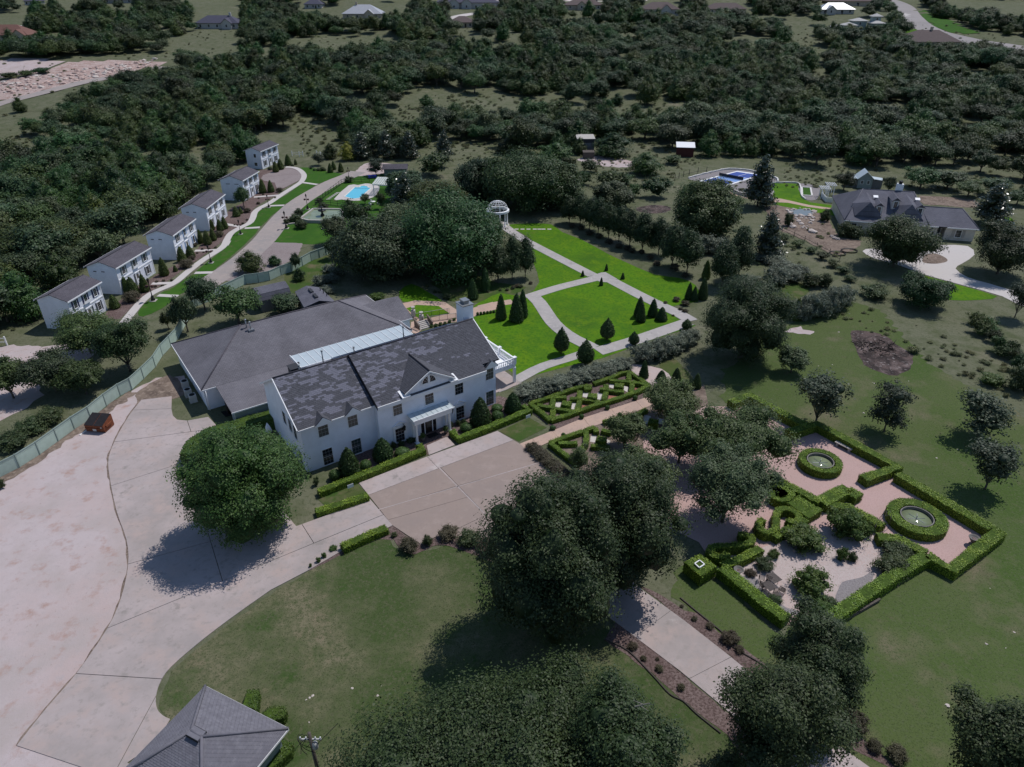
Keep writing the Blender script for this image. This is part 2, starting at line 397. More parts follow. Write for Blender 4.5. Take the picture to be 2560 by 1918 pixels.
sheet('lawn', 'e', [(580,170),(800,130),(900,130),(1000,170),(1200,200),(1080,260),(900,300),(700,290),(640,210)], .018, 'yard_grass', soft=2)
sheet('lawn', 'I', [(1160,700),(1420,640),(1640,660),(1700,740),(1560,830),(1300,860),(1170,800)], .022, 'yard_grass', soft=2)
sheet('lawn', 'E', [(1700,0),(1880,0),(2209,420),(2209,700),(1900,380),(1760,200),(1680,90)], .022, 'yard_grass', soft=2)
# dirt lot west of the drive
lot, lotp = sheet('dirt_lot', 'd', [(-500,1750),(0,1440),(250,1280),(500,1120),(690,990),(880,850),(1000,790),(1180,770),(1200,870),(1105,905),(1000,1100),(1050,1400),('g',900,300),('g',700,900),('g',400,1300),('g',600,1700),('g',-300,2200),('g',-900,1500)], .02, 'caliche', rag=.25)
sheet('bare_soil', 'd', [(860,900),(960,820),(1100,760),(1190,830),(1180,900),(1050,930),(890,950)], .026, 'bare_soil', rag=.25)
sheet('turning_area', 'N', [(-400,1120),(0,1050),(150,1025),(430,1040),(700,1030),(900,1010),(1200,1050),(1000,1200),(500,1260),(250,1210),(420,1400),(500,1600),(300,1750),(0,1900),(-600,1900)], .02, 'caliche', rag=.3)
# curving concrete drive
_dl = catmull(pts_of('g', [(110,1510),(300,1270),(490,1050),(690,760),(780,560),(825,350),(815,190),(750,0)])+pts_of('d', [(705,1420),(700,1300),(745,1180),(830,1030),(905,925)]), False, 4); _l, _r = strip_pts(_dl, .35)
sheet('dark_edge', 's', [], .03, 'bare_soil', raw=ragged(_l+_r[::-1], .10))  # thin ragged strip, darker than the lot, along the drive edge
_fl = pts_of('d', [(-60,1475),(130,1375),(260,1290),(375,1205),(480,1130),(690,985),(860,870)]); _l, _r = strip_pts(_fl, 1.6)
sheet('dark_edge', 's', [], .028, 'bare_soil', raw=ragged(_l+_r[::-1], .4, .6))  # darker debris along the foot of the fence
DRV = pts_of('d', [(910,928),(1105,905),(1103,985),(1112,1030),(1140,1056),(1205,1062),(1340,1038),(1397,1098),(1400,1240),(1350,1340)]) 
DRV += pts_of('w', [(600,1090),(640,1138),(800,1080),(848,1136)])
DRV += pts_of('w', [(835,1142),(740,1190),(668,1232)])
DRV += catmull(pts_of('g', [(1740,510),(1500,680),(1290,840),(1100,1005),(1030,1105),(1003,1200),(1012,1275),(1050,1318),(1095,1340)]), False, 3)
DRV += pts_of('g', [(1000,1500),(820,1620),(1100,1800),(560,1660),(110,1510)])
DRV += catmull(pts_of('g', [(110,1510),(300,1270),(490,1050),(690,760),(780,560),(825,350),(815,190),(750,0)])+pts_of('d', [(705,1420),(700,1300),(745,1180),(830,1030),(910,928)]), False, 3)[1:-1]
drive = empty('driveway', (0,0,0)); drive['kind'] = 'structure'
def cut(z, a, b): return (at(z,*a), at(z,*b))
slabs(drive, DRV, [cut('g',(490,1048),(1050,1083)), cut('g',(690,757),(1460,440)), cut('d',(720,1480),(1400,1260)), cut('g',(1350,180),(1500,680)), cut('d',(745,1198),(1400,1110)),
   cut('d',(1205,1062),(1240,1165)), cut('g',(1950,100),(2070,290)), cut('d',(880,993),(1105,985)), cut('g',(820,345),(1420,180)), cut('g',(760,1646),(1000,1200))], .08, 'concrete', gap=.03)
# forecourt
CRT = pts_of('e', [(122,1462),(560,1293),(1012,1128),(1155,1210),(1420,1440)])+pts_of('h', [(1300,180),(1060,215),(900,180),(620,165),(520,215),(335,92)])
court = empty('forecourt', (0,0,0)); court['kind'] = 'structure'
_band = (at('e',150,1530), at('e',1010,1225))
def court_mat(pc):
    c = np.mean(np.array(pc), axis=0); a, b = _band
    side = (b[0]-a[0])*(c[1]-a[1])-(b[1]-a[1])*(c[0]-a[0])
    return 'concrete' if side > 0 else 'aggregate'
slabs(court, CRT, [(at('e',170,1545), at('e',1080,1200)), cut('e',(625,1340),(920,1646)), cut('e',(230,1640),(760,1480)), cut('e',(760,1480),(1300,1330)), cut('e',(560,1293),(625,1360)), cut('h',(780,105),(1000,0)), cut('e',(500,1646),(800,1560))], .075, court_mat, gap=.02)
for a, b, k in ((('e',570,1296),('h',930,20),.16),(('e',230,1640),('e',1290,1330),.12)): A_, B_ = at(*a), at(*b); MB().obox(A_, B_, k, .05, .0785).build('joint_strip', 'concrete', court)
MB().prism(ccw(pts_of('s',[(1405,1203),(1475,1285),(1458,1323),(1358,1345)])),0,.072).build('slab','concrete',court)
sheet('doorstep', 'J', [(1085,880),(1290,790),(1420,735),(1540,870),(1120,1035)], .09, 'concrete', thick=.09)
# long drive to the gate
road = empty('driveway', (0,0,0)); road['kind'] = 'structure'
RD = pts_of('h', [(1300,170),(1560,120),(1905,480),(2212,705)])+pts_of('i', [(320,935),(980,1480),(1500,1850),(1100,2150),(600,1560),(270,1255),(0,1030)])+pts_of('h', [(1750,700),(1400,420)])
slabs(road, RD, [cut('h',(1600,560),(1900,480)), cut('i',(60,1080),(330,940)), cut('i',(560,1500),(800,1320)), cut('h',(1900,810),(2130,640))], .07, 'concrete', gap=.015)
bed1, _ = sheet('planting_bed', 'h', [(1700,830),(1790,700),(2212,1060),('i',270,1270),('i',700,1640),('i',500,1760),('i',300,1440),('i',100,1290),('i',0,1200),('h',2000,1040)], .035, 'mulch', rag=.1)
sheet('planting_bed', 'h', [(1930,480),(2100,560),(2212,640),('i',120,660),('i',300,820),('i',480,930),('i',900,1250),('i',1300,1560),('i',1500,1760),('i',1320,1640),('i',1000,1480),('i',320,930),('h',2212,715)], .035, 'mulch', rag=.1)
for zz, ln, lb in (('h', [(1700,830),(1850,900),(2010,1060),(2120,1180),('i',20,1225),('i',110,1310),('i',260,1430)], 'a'), ('i', [(0,560),(120,660),(290,800),(330,870),(480,960),(560,1010)], 'b')):
    L_ = catmull(pts_of(zz, ln), False, 4); m = MB()
    for p, q in zip(L_, L_[1:]): m.obox(p, q, .09, 0, .14)
    tag(m.build('bed_edging', 'edging' if 'edging' in MAT else (simple('edging',(.06,.05,.045),.8).name)), 'dark edging strip between the gate drive bed and the '+('dry front lawn' if lb=='a' else 'grass beside the garden hedge'), 'edging')
sheet('planting_bed', 'h', [(310,110),(345,100),(520,215),(625,165),(900,185),(1060,215),(1200,300),(1000,330),(880,290),(700,225),(600,225),(480,280),(390,240),(350,190)], .04, 'mulch', soft=2)
sheet('planting_bed', 'e', [(0,1380),(0,1290),(560,1080),(700,1050),(1020,900),(1200,950),(1240,1000),(990,1130),(760,1210),(720,1180),(560,1280),(0,1500)], .03, 'mulch')
sheet('planting_bed', 'g', [(1965,372),(2212,190),('h',40,235),('h',250,170),('h',320,150),('h',340,190),('h',250,180),('h',0,285),('g',2212,270),('g',1990,385)], .03, 'mulch', rag=.05)
# mown strip between the two low hedges by the sign
sheet('lawn', 'e', [(-150,1560),(110,1462),(175,1530),(-60,1640)], .03, 'yard_grass')
sheet('lawn', 'e', [(1025,1128),(1215,1040),(1330,1105),(1150,1195)], .03, 'yard_grass')
# tan path between the knot gardens, and the terrace round the knots
path = empty('garden_path', (0,0,0)); path['kind'] = 'structure'
TP = pts_of('E', [(0,1010),(0,1075),(90,1110),(350,990),(700,860),(1080,735),(1420,610),(1640,520),(1800,430),(1640,400),(1470,470),(1100,590),(760,700),(400,850)])
slabs(path, TP, [cut('E',(380,850),(480,960)), cut('E',(760,700),(860,830)), cut('E',(1090,590),(1180,700)), cut('E',(1380,480),(1480,590)), cut('E',(150,950),(230,1060))], .07, 'tan_path', gap=.015)
sheet('planting_bed', 'E', [(140,640),(370,800),(400,850),(760,700),(1470,470),(1480,390),(1200,500),(800,640),(400,770)], .045, 'mulch')
sheet('gravel_terrace', 'E', [(100,500),(860,240),(1300,110),(1560,290),(1450,400),(1200,480),(800,620),(370,750)], .03, 'mulch')
sheet('gravel_terrace', 'E', [(1330,60),(1440,60),(1700,110),(1830,240),(1780,420),(1560,290),(1340,140)], .035, 'pale_gravel', soft=2)
sheet('gravel_terrace', 'E', [(340,980),(860,800),(1480,560),(2000,400),(2209,300),(2300,700),(2209,900),(1700,1250),(1000,1450),(620,1290)], .03, 'bare_soil')
sheet('garden_gravel', 'E', [(1480,970),(2209,560),(2500,560),(2900,900),(2600,1400),(2000,1657),(1500,1400)], .036, 'pink_gravel')
# pink gravel rooms of the clipped garden
sheet('garden_gravel', 's', [], .04, 'pink_gravel', raw=pts_of('f', [(-250,1350),(330,945),(450,900),(810,1090),(885,1085),(1150,1220),(1400,1360),(2000,1750),('i',2060,125),('i',1750,365),('i',1590,275),('i',940,700),('F',1270,1690),('F',545,1130),('i',130,150),('i',-60,60)], 1.1))
sheet('garden_gravel', 'F', [(560,1100),(700,1010),(1000,930),(1180,860),(1700,700),(2250,800),(2300,1230),(1700,1657),(1250,1657),(700,1200)], .05, 'pale_gravel', soft=2, rag=.06)
sheet('gravel_bed', 'F', [(1800,1500),(1830,1400),(1880,1310),(1990,1280),(2110,1250),(2209,1190),(2209,1290),(1900,1520)], .058, 'grey_gravel', soft=2)
sheet('gravel_bed', 'F', [(770,1240),(860,1270),(945,1270),(950,1310),(1010,1390),(1130,1500),(1260,1590),(1370,1620),(1400,1657),(1240,1657),(1000,1480)], .058, 'grey_gravel', soft=2)
# ------------------------------------------------------------------ walks of the lawn garden
walk = empty('garden_walk', (0,0,0)); walk['kind'] = 'structure'
def lane_of(zz, lst, width, k=5, step=2.2, parent=walk, top=.065, mat='walk', nm='slab'):
    l = even(catmull(pts_of(zz, lst), False, k), step); ribbon_slabs(parent, l, width, top, mat, 2, name=nm)
lane_of('H', [(262,285),(340,350),(530,470),(1110,770)], 2.4, 2)
lane_of('H', [(1290,820),(1500,930),(1700,1030),(1900,1120),(2020,1190)], 2.6, 2, top=.0655)
lane_of('H', [(1990,1200),(1800,1265),(1500,1370),(1160,1470)], 2.6, 2, top=.066)
lane_of('H', [(1120,1440),(900,1330),(760,1220),(680,1110),(620,1020),(570,970)], 2.6, 4, top=.0665)
lane_of('H', [(500,975),(800,880),(1130,800)], 2.3, 2, top=.067)
lane_of('H', [(1090,1465),(900,1530),(700,1590),(560,1650),(470,1700),('e',1080,830),('e',1000,860)], 1.9, 4, top=.0675)
MB().prism(ccw(pts_of('H', [(1070,785),(1190,745),(1230,742),(1340,805),(1260,835),(1180,830)])), 0, .075).build('slab', 'walk', walk)
lane_of('e', [(1110,295),(1010,310),(900,335)], 2.0, 2, top=.062, mat='tan_path')
lane_of('G', [(1860,385),(1760,410),(1640,450),(1500,500),(1400,530)], 3.0, 3, top=.06, mat='tan_path')
# terrace with the small fenced lawn behind the house
terr, _ = sheet('terrace', 'G', [(400,365),(600,318),(980,335),(1060,345),(1250,470),(1250,640),(1000,680),(800,690),(620,830),(520,800),(540,650),(640,620),(560,560)], .05, 'tan_path', thick=.05)
sheet('lawn', 'G', [(465,440),(625,388),(960,405),(1130,520),(700,610),(600,560)], .08, 'bright_grass')
# ------------------------------------------------------------------ cottage lane, walk and verges
lane = empty('lane', (0,0,0)); lane['kind'] = 'structure'
LN = even(catmull(pts_of('L', [(-260,1720),(0,1560),(220,1400),(430,1210),(560,1050),(700,890),(840,770),(1000,670),(1200,560),(1350,500),(1480,440)]), False, 5), 3)
ribbon_slabs(lane, LN, 5.2, .045, 'lane', 6, name='paving')
sheet('gravel_turnaround', 'L', [(1400,490),(1450,440),(1560,350),(1750,345),(1900,360),(2000,390),(1800,450),(1600,480)], .04, 'caliche', soft=3, rag=.2)
sheet('gravel_yard', 'L', [(500,1220),(870,1230),(840,1320),(800,1380),(640,1480),(440,1570),(130,1650),(0,1640),(200,1500),(400,1350)], .03, 'pea_gravel', rag=.15)
sheet('lawn', 'L', [(500,1220),(640,1020),(760,900),(900,780),(1100,660),(1330,540),(1560,480),(1900,470),(2130,520),(2120,620),(1900,800),(1700,1010),(1400,1110),(1100,1230),(870,1240)], .024, 'verge_grass', soft=2)
sheet('gravel_bed', 'L', [(430,420),(690,395),(800,420),(860,470),(850,520),(790,560),(620,650),(590,700),(480,750),(330,850),(280,980),(150,1050),(0,1200),('k',1120,1190),('k',900,1330),('k',760,1480),('k',640,1440),('k',800,1300),('k',1060,1120),('k',1320,980),('k',1480,780),('k',1640,600),('k',1760,540),('k',1860,320)], .03, 'mulch', soft=2)
sheet('gravel_bed', 'L', [(430,480),(690,400),(800,425),(858,470),(848,520),(780,560),(600,640),(560,560),(440,540)], .036, 'pea_gravel', soft=2)
cw = empty('cottage_walk', (0,0,0)); cw['kind'] = 'structure'
CWL = even(catmull(pts_of('L', [(680,390),(770,395),(840,425),(885,480),(860,545),(800,590),(690,660),(600,720),(500,790),(400,840),(340,890),(320,950),(280,1010),(180,1060),(70,1130),(0,1270),('k',1610,860),('k',1560,920),('k',1420,1010),('k',1290,1110),('k',1180,1200),('k',1020,1270),('k',930,1340),('k',860,1420),('k',780,1520)]), False, 4), 1.5)
ribbon_slabs(cw, CWL, 1.5, .07, 'pale_drive', 2)
for zz, a, b in (('L',(870,560),(1030,583)), ('L',(510,818),(665,812)), ('L',(230,1066),(395,1056)), ('k',(1350,1115),(1490,1112)), ('k',(1060,1292),(1215,1300)),
                 ('L',(610,700),(330,722)), ('L',(190,1050),(20,1020)), ('k',(1520,935),(1350,940)), ('k',(1180,1195),(1010,1200))):
    A_, B_ = at(zz,*a), at(zz,*b); MB().obox(A_, B_, 1.15, 0, .062).build('slab', 'pale_drive', cw)
for lst in ([(870,560),(900,500),(890,440),(830,395),(1000,400),(1150,440),(1330,470),(1200,520),(1040,572)], [(500,800),(700,690),(860,575),(1010,592),(840,700),(670,800)],
            [(230,1055),(300,1010),(350,950),(370,890),(480,835),(650,825),(520,930),(410,1040)], [(20,1280),(60,1180),(170,1085),(380,1075),(270,1200),(200,1270),(0,1440),(-80,1500),('k',1500,1095),('k',1350,1110)]):
    sheet('lawn', 'L', lst, .03, 'verge_grass', soft=2)
sheet('lawn', 'k', [(1070,1280),(1180,1230),(1330,1130),(1470,1130),(1340,1220),(1220,1290)], .03, 'verge_grass', soft=2)
sheet('lawn', 'k', [(900,1430),(960,1350),(1060,1305),(1190,1315),(1080,1400),(940,1460)], .03, 'verge_grass', soft=2)
# ------------------------------------------------------------------ neighbour's grounds
sheet('pale_drive', 'C', [(350,960),(480,930),(800,1000),(1100,920),(1250,890),(1560,900),(1640,1000),(1500,1100),(1420,1160),(1560,1260),(1800,1330),(2000,1390),(2400,1500),(2300,1640),(1960,1480),(1500,1350),(1100,1240),(900,1170),(700,1100),(480,1040)], .05, 'pale_drive', soft=2)
sheet('planting_bed', 'C', [(1040,1060),(1080,1000),(1200,990),(1310,1040),(1320,1080),(1200,1105),(1060,1095)], .062, 'bare_soil', soft=3)
sheet('lawn', 'C', [(870,1180),(1100,1250),(1500,1360),(1900,1480),(1700,1520),(1350,1520),(1280,1440),(1000,1300)], .03, 'bright_grass', soft=2)
sheet('lawn', 'M', [(1090,270),(1200,262),(1380,265),(1420,300),(1430,400),(1530,470),(1850,510),(1840,545),(1500,500),(1130,425)], .03, 'bright_grass', soft=2)
sheet('lawn', 'M', [(1090,465),(1270,460),(1400,500),(1850,570),(1820,620),(1700,600),(1200,510)], .03, 'bright_grass', soft=2)
sheet('stone_path', 'M', [(640,350),(900,430),(1120,420),(1300,450),(1520,500),(1840,545),(1840,562),(1500,520),(1280,475),(1000,460),(700,395)], .04, 'tan_path', soft=2)
sheet('paved_terrace', 'M', [(1400,262),(1600,290),(1640,340),(1600,440),(1480,440),(1430,400)], .035, 'grey_gravel', soft=2)
sheet('bare_soil', 'M', [(1010,520),(1250,490),(1650,560),(1750,680),(1840,860),(2100,900),(2020,1000),(1800,1062),(1450,880),(1150,760)], .025, 'bare_soil', rag=.4)
sheet('dirt_pad', 'C', [(1010,320),(1640,370),(1640,460),(1250,430),(1060,420)], .03, 'bare_soil', soft=2)
sheet('gravel_apron', 'M', [(180,205),(480,130),(620,110),(800,115),(1000,150),(1160,210),(1170,240),(1050,262),(900,330),(760,350),(540,300),(290,235)], .03, 'grey_gravel', soft=2)
sheet('putting_green', 'C', [(1940,590),(1990,565),(2050,575),(2085,600),(2060,630),(1980,640)], .04, 'bright_grass', soft=3)
# burnt brush patch on the lawn
sheet('burnt_ground', 'f', [(1090,500),(1140,480),(1240,490),(1330,520),(1420,590),(1500,640),(1480,720),(1400,770),(1290,750),(1180,700),(1130,600)], .03, 'burnt', soft=2, rag=.15)
# bare patches on the far lawn and behind the sheds
sheet('bare_soil', 'b', [(1520,1030),(1660,1000),(1890,1040),(1870,1075),(1700,1070)], .025, 'caliche', soft=2, rag=.3)
sheet('burnt_ground', 'b', [(1900,1340),(2000,1320),(2100,1325),(2130,1350),(2040,1375),(1930,1365)], .03, 'burnt', soft=2, rag=.2)
sheet('stony_bank', 'I', [(1440,1180),(1600,1130),(1620,1170),(1760,1190),(1700,1220),(1450,1200)], .03, 'caliche', soft=2, rag=.2)
# ------------------------------------------------------------------ foliage materials
leafmat('oak_leaf', (.022,.048,.013), (.068,.112,.032), .5)
leafmat('oak_grey_leaf', (.026,.050,.022), (.080,.122,.052), .45)
leafmat('cedar_leaf', (.017,.046,.010), (.056,.104,.020), .45)
leafmat('big_oak_leaf', (.019,.041,.012), (.064,.098,.032), .1)
leafmat('elm_leaf', (.014,.030,.009), (.058,.082,.028), .12)
leafmat('drive_leaf', (.018,.058,.011), (.080,.145,.032), .05, spec=.3)
leafmat('garden_leaf', (.030,.058,.014), (.105,.145,.048), .12)
leafmat('pear_leaf', (.016,.038,.013), (.050,.082,.028), .15)
leafmat('magnolia_leaf', (.018,.034,.014), (.075,.095,.055), .1, rough=.3, spec=.7)
leafmat('cypress_leaf', (.018,.045,.013), (.055,.105,.028), .15)
leafmat('arbor_leaf', (.035,.065,.014), (.115,.150,.032), .15)
leafmat('gold_leaf', (.13,.15,.014), (.27,.26,.025), .05)
leafmat('hedge_leaf', (.090,.165,.012), (.205,.295,.028), .08, trans=.04)
leafmat('box_ball_leaf', (.040,.090,.022), (.080,.140,.038), .1)
leafmat('sage_leaf', (.085,.105,.072), (.26,.285,.215), .12)
leafmat('shrub_leaf', (.026,.048,.016), (.085,.110,.042), .25)
leafmat('red_shrub_leaf', (.055,.048,.028), (.120,.105,.062), .25)
leafmat('bright_bush_leaf', (.035,.075,.014), (.105,.155,.034), .12)
leafmat('weed_leaf', (.105,.13,.05), (.19,.20,.095), .3)
leafmat('young_leaf', (.028,.045,.024), (.090,.110,.068), .2)
simple('bark', (.105,.088,.072), .95, .3, 3.0, .6)
simple('grey_bark', (.19,.175,.155), .95, .25, 3.0, .6)
simple('hedge_inner', (.045,.078,.010), .95, .4, 4.0)
simple('twig_inner', (.016,.022,.010), 1.0, .3, 3.0)

def _unit(v): return v/(np.linalg.norm(v, axis=1, keepdims=True)+1e-9)
def leaf_quads(C, Nn, size, rng, aspect=.62, curl=0.0):
    n = len(C); r = _unit(rng.normal(size=(n,3))); t = _unit(np.cross(Nn, r)); b = np.cross(Nn, t)
    sz = np.broadcast_to(size, (n,))[:,None]*rng.uniform(.65, 1.3, (n,1)); a = t*sz*.5; c = b*sz*.5*aspect
    V = np.empty((n,4,3)); V[:,0] = C-a; V[:,1] = C+c*1.0; V[:,2] = C+a; V[:,3] = C-c
    return V.reshape(-1,3), np.arange(4*n).reshape(n,4)
def clump_crown(rng, lobes, nclump, per, cr, leaf, up=.5, inner=.82, rnd=.5, low=-.45, core=.74):
    """lobes: (n,6) centres and radii -> leaf vertices, faces, tint"""
    L = np.asarray(lobes, float); wts = (L[:,3]*L[:,4]+L[:,4]*L[:,5]+L[:,3]*L[:,5]); wts /= wts.sum()
    want = nclump; P_, D_ = [], []
    tries = 0
    while want > 0 and tries < 12:
        k = rng.choice(len(L), size=want*2, p=wts); d = _unit(rng.normal(size=(want*2,3))); d = d[d[:,2] > low]; k = k[:len(d)]
        rr = rng.uniform(.72, 1.18, (len(d),1)); p = L[k,:3]+d*L[k,3:]*rr
        q = np.linalg.norm((p[:,None,:]-L[None,:,:3])/L[None,:,3:], axis=2); q[np.arange(len(p)),k] = 9
        ok = q.min(axis=1) > inner; p, d = p[ok][:want], d[ok][:want]
        P_.append(p); D_.append(_unit(d/ L[k[ok][:want],3:])); want -= len(p); tries += 1
    p = np.concatenate(P_); d = np.concatenate(D_)
    ct = rng.beta(1.1, 1.2, len(p))
    p = np.repeat(p, per, 0); d2 = np.repeat(d, per, 0); tt = np.repeat(ct, per)
    pos = p+rng.normal(size=p.shape)*cr*np.array([1,1,.75]); 
    nn = _unit(d2*.8+rng.normal(size=p.shape)*rnd*.6+np.array([0,0,up]))
    V, F = leaf_quads(pos, nn, leaf, rng); t = np.clip(tt*.9+rng.uniform(-.1,.2,len(tt)), 0, 1)
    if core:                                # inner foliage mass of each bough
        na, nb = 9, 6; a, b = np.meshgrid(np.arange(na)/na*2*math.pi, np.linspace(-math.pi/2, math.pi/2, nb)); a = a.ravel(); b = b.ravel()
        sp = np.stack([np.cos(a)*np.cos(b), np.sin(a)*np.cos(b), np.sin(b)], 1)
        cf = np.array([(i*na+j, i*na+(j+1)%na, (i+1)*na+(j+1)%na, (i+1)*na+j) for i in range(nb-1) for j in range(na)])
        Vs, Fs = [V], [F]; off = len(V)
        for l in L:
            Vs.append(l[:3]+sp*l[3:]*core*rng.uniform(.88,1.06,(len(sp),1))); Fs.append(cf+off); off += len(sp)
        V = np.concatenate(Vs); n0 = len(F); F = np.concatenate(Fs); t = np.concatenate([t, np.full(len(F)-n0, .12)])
    return V, F, t
def dome_lobes(rng, W, H, z0, n, flat=.55, spread=.62, full=False):
    """rounded, lumpy tree crown between z0 and H, W wide"""
    R_ = W/2; hz = (H-z0)/2; zc = z0+hz; out = [(0,0,zc-hz*.08,R_*.62,R_*.62,hz*.78)]
    for i in range(n):
        a = (i+rng.uniform(-.3,.3))*2.39996; q = math.sqrt((i+.5)/n); rad = R_*spread*1.12*q*rng.uniform(.8,1.1); s = rng.uniform(.20,.40)
        top = math.sqrt(max(0,1-(rad/R_)**2)); zz = zc+hz*(top*rng.uniform(.15,.75)-rng.uniform(0,.5)*q)
        out.append((rad*math.cos(a), rad*math.sin(a), zz, R_*s*rng.uniform(.9,1.2), R_*s*rng.uniform(.9,1.2), min(hz*.6, R_*s*rng.uniform(.6,.95))))
    if full:                                # boughs all the way round and down
        for i in range(n):
            a = i*2.39996; zz = -1+2*(i+.5)/n; q = math.sqrt(1-zz*zz)*.68; k = rng.uniform(.26,.38); out.append((R_*q*math.cos(a), R_*q*math.sin(a), zc+hz*zz*.66, R_*k, R_*k, hz*k*1.05))
    for i in range(max(4,n//2)):            # boughs that stick out
        a = rng.uniform(0,6.28); q = rng.uniform(.3,.95); k = rng.uniform(.13,.22); out.append((R_*q*math.cos(a),R_*q*math.sin(a),zc+hz*(math.sqrt(1-q*q)*rng.uniform(.75,1.0) if rng.random() < .6 else rng.uniform(-.5,.3)),R_*k,R_*k,R_*k*.75))
    return out
def trunk_mesh(name, rng, H, z0, W, r, nl=6, mat='bark', lean=0.0):
    m = MB(); m.bar((0,0,-.15), (lean*.4,0,z0*.7), r, r2=r*.75, n=8); m.bar((lean*.4,0,z0*.7), (lean,0,H*.62), r*.75, r2=r*.25, n=7)
    for i in range(nl):
        a = 2*math.pi*i/nl+rng.uniform(-.4,.4); s = z0*rng.uniform(.55,.9); e = (math.cos(a)*W*.34, math.sin(a)*W*.34, z0+(H-z0)*rng.uniform(.25,.6))
        mid = (e[0]*.45, e[1]*.45, s+(e[2]-s)*.6); m.bar((lean*.4,0,s), mid, r*.45, r2=r*.3, n=5); m.bar(mid, e, r*.3, r2=r*.08, n=5)
    return m.mesh(name, mat)
PROTO = {}
def proto(kind, var, W, H, seed=0):
    """(crown mesh, trunk mesh or None) for a plant kind at natural size W x H"""
    rng = np.random.default_rng(1000+seed*17+var*101+sum(map(ord, kind)))
    tr = None
    if kind == 'oak':
        z0 = H*.22; V,F,t = clump_crown(rng, dome_lobes(rng,W,H,z0,10), 380, 10, W*.045, W*.046, low=-.5, inner=.75); mat = 'oak_leaf' if var % 2 else 'oak_grey_leaf'
        tr = trunk_mesh('trunk', rng, H, z0+.6, W, W*.03)
    elif kind == 'cedar':
        lob = [(0,0,H*.30,W*.50,W*.50,H*.30),(W*.05,-W*.04,H*.55,W*.38,W*.38,H*.25),(0,0,H*.78,W*.22,W*.22,H*.22)]
        for i in range(6):
            a = i*2.4+var; lob.append((W*.28*math.cos(a),W*.28*math.sin(a),H*rng.uniform(.25,.6),W*.24,W*.24,H*.2))
        V,F,t = clump_crown(rng, lob, 320, 10, W*.042, W*.05, low=-.75, inner=.75); mat = 'cedar_leaf'; tr = trunk_mesh('trunk', rng, H, H*.25, W, W*.035, 3)
    elif kind == 'scrub':
        lob = dome_lobes(rng, W, H, 0, 7, .8); V,F,t = clump_crown(rng, lob, 140, 9, W*.06, W*.07, low=-.3, inner=.7); mat = 'oak_leaf'
    elif kind == 'weed':
        lob = dome_lobes(rng, W, H, -.1, 6, .9); V,F,t = clump_crown(rng, lob, 90, 8, W*.09, W*.10, low=-.1, inner=.6, rnd=1.2, core=0); mat = 'weed_leaf'
    elif kind == 'cone':        # clipped pointed evergreen
        V,F,t,mat = topiary(rng, W, H, lambda s: (1-s)**.58*(1.0 if s > .08 else .72+s*3.5), 1700, 'cypress_leaf')
    elif kind == 'arborcone':
        V,F,t,mat = topiary(rng, W, H, lambda s: (1-s)**.56*(1.0 if s > .12 else .7+s*2.5), 1400, 'arbor_leaf')
    elif kind == 'tear':        # egg-shaped clipped tree on a short stem
        V,F,t,mat = topiary(rng, W, H, lambda s: 0 if s < .10 else math.sin(math.pi*min(1,(s-.10)/.9)**.62)**.85, 1600, 'cypress_leaf')
        tr = MB().bar((0,0,-.1),(0,0,H*.3),.09,n=6).mesh('trunk','bark')
    elif kind == 'ball':
        V,F,t,mat = topiary(rng, W, H, lambda s: math.sqrt(max(0,1-(2*s-1)**2)), 1100, 'box_ball_leaf', .045)
    elif kind == 'bigyew':      # full rounded-cone evergreen
        V,F,t,mat = topiary(rng, W, H, lambda s: (max(0,1-s**1.9))**.8*(1 if s > .15 else .8+s*1.3), 2600, 'cypress_leaf', .10)
    elif kind == 'pear':        # avenue tree: ovoid crown on a clear stem
        z0 = H*.14; lob = [(0,0,z0+(H-z0)*.42,W*.42,W*.42,(H-z0)*.42),(0,0,z0+(H-z0)*.72,W*.27,W*.27,(H-z0)*.28)]
        for i in range(6):
            a = i*2.4+var; lob.append((W*.25*math.cos(a),W*.25*math.sin(a),z0+(H-z0)*rng.uniform(.25,.6),W*.24,W*.24,(H-z0)*.2))
        V,F,t = clump_crown(rng, lob, 480, 10, W*.05, W*.055, low=-.7, inner=.75); mat = 'pear_leaf'; tr = trunk_mesh('trunk', rng, H, z0, W, .10, 5)
    elif kind == 'magnolia':    # ragged pyramid with glossy leaves
        lob = []
        for i in range(13):
            s = i/13; a = i*2.4+var; rr = W*.5*(1-s)**.8*.55; lob.append((rr*math.cos(a),rr*math.sin(a),H*(.14+.80*s),W*.30*(1-s*.65),W*.30*(1-s*.65),H*.13))
        V,F,t = clump_crown(rng, lob, 330, 10, W*.06, W*.075, low=-.7, inner=.72, rnd=1.1); mat = 'magnolia_leaf'; tr = trunk_mesh('trunk', rng, H, H*.2, W, .14, 5)
    elif kind == 'young':       # open young lawn tree
        z0 = H*.2; lob = [(0,0,z0+(H-z0)*.5,W*.24,W*.24,(H-z0)*.36)]
        for i in range(11):
            a = i*2.4+var; lob.append((W*.27*math.cos(a)*rng.uniform(.5,1.1),W*.27*math.sin(a)*rng.uniform(.5,1.1),z0+(H-z0)*rng.uniform(.15,.85),W*.22,W*.22,(H-z0)*.18))
        V,F,t = clump_crown(rng, lob, 330, 10, W*.045, W*.05, low=-.8, inner=.6, rnd=.8, core=.6); mat = 'young_leaf'; tr = trunk_mesh('trunk', rng, H, z0, W, .09, 7)
    elif kind in ('shrub', 'redshrub', 'sage', 'brightbush'):
        lob = dome_lobes(rng, W, H, -.15*H, 8, .85, .6, full=True)
        V,F,t = clump_crown(rng, lob, 220, 10, W*.05, W*.05, low=-.25, inner=.7, rnd=1.0 if kind != 'sage' else 1.4)
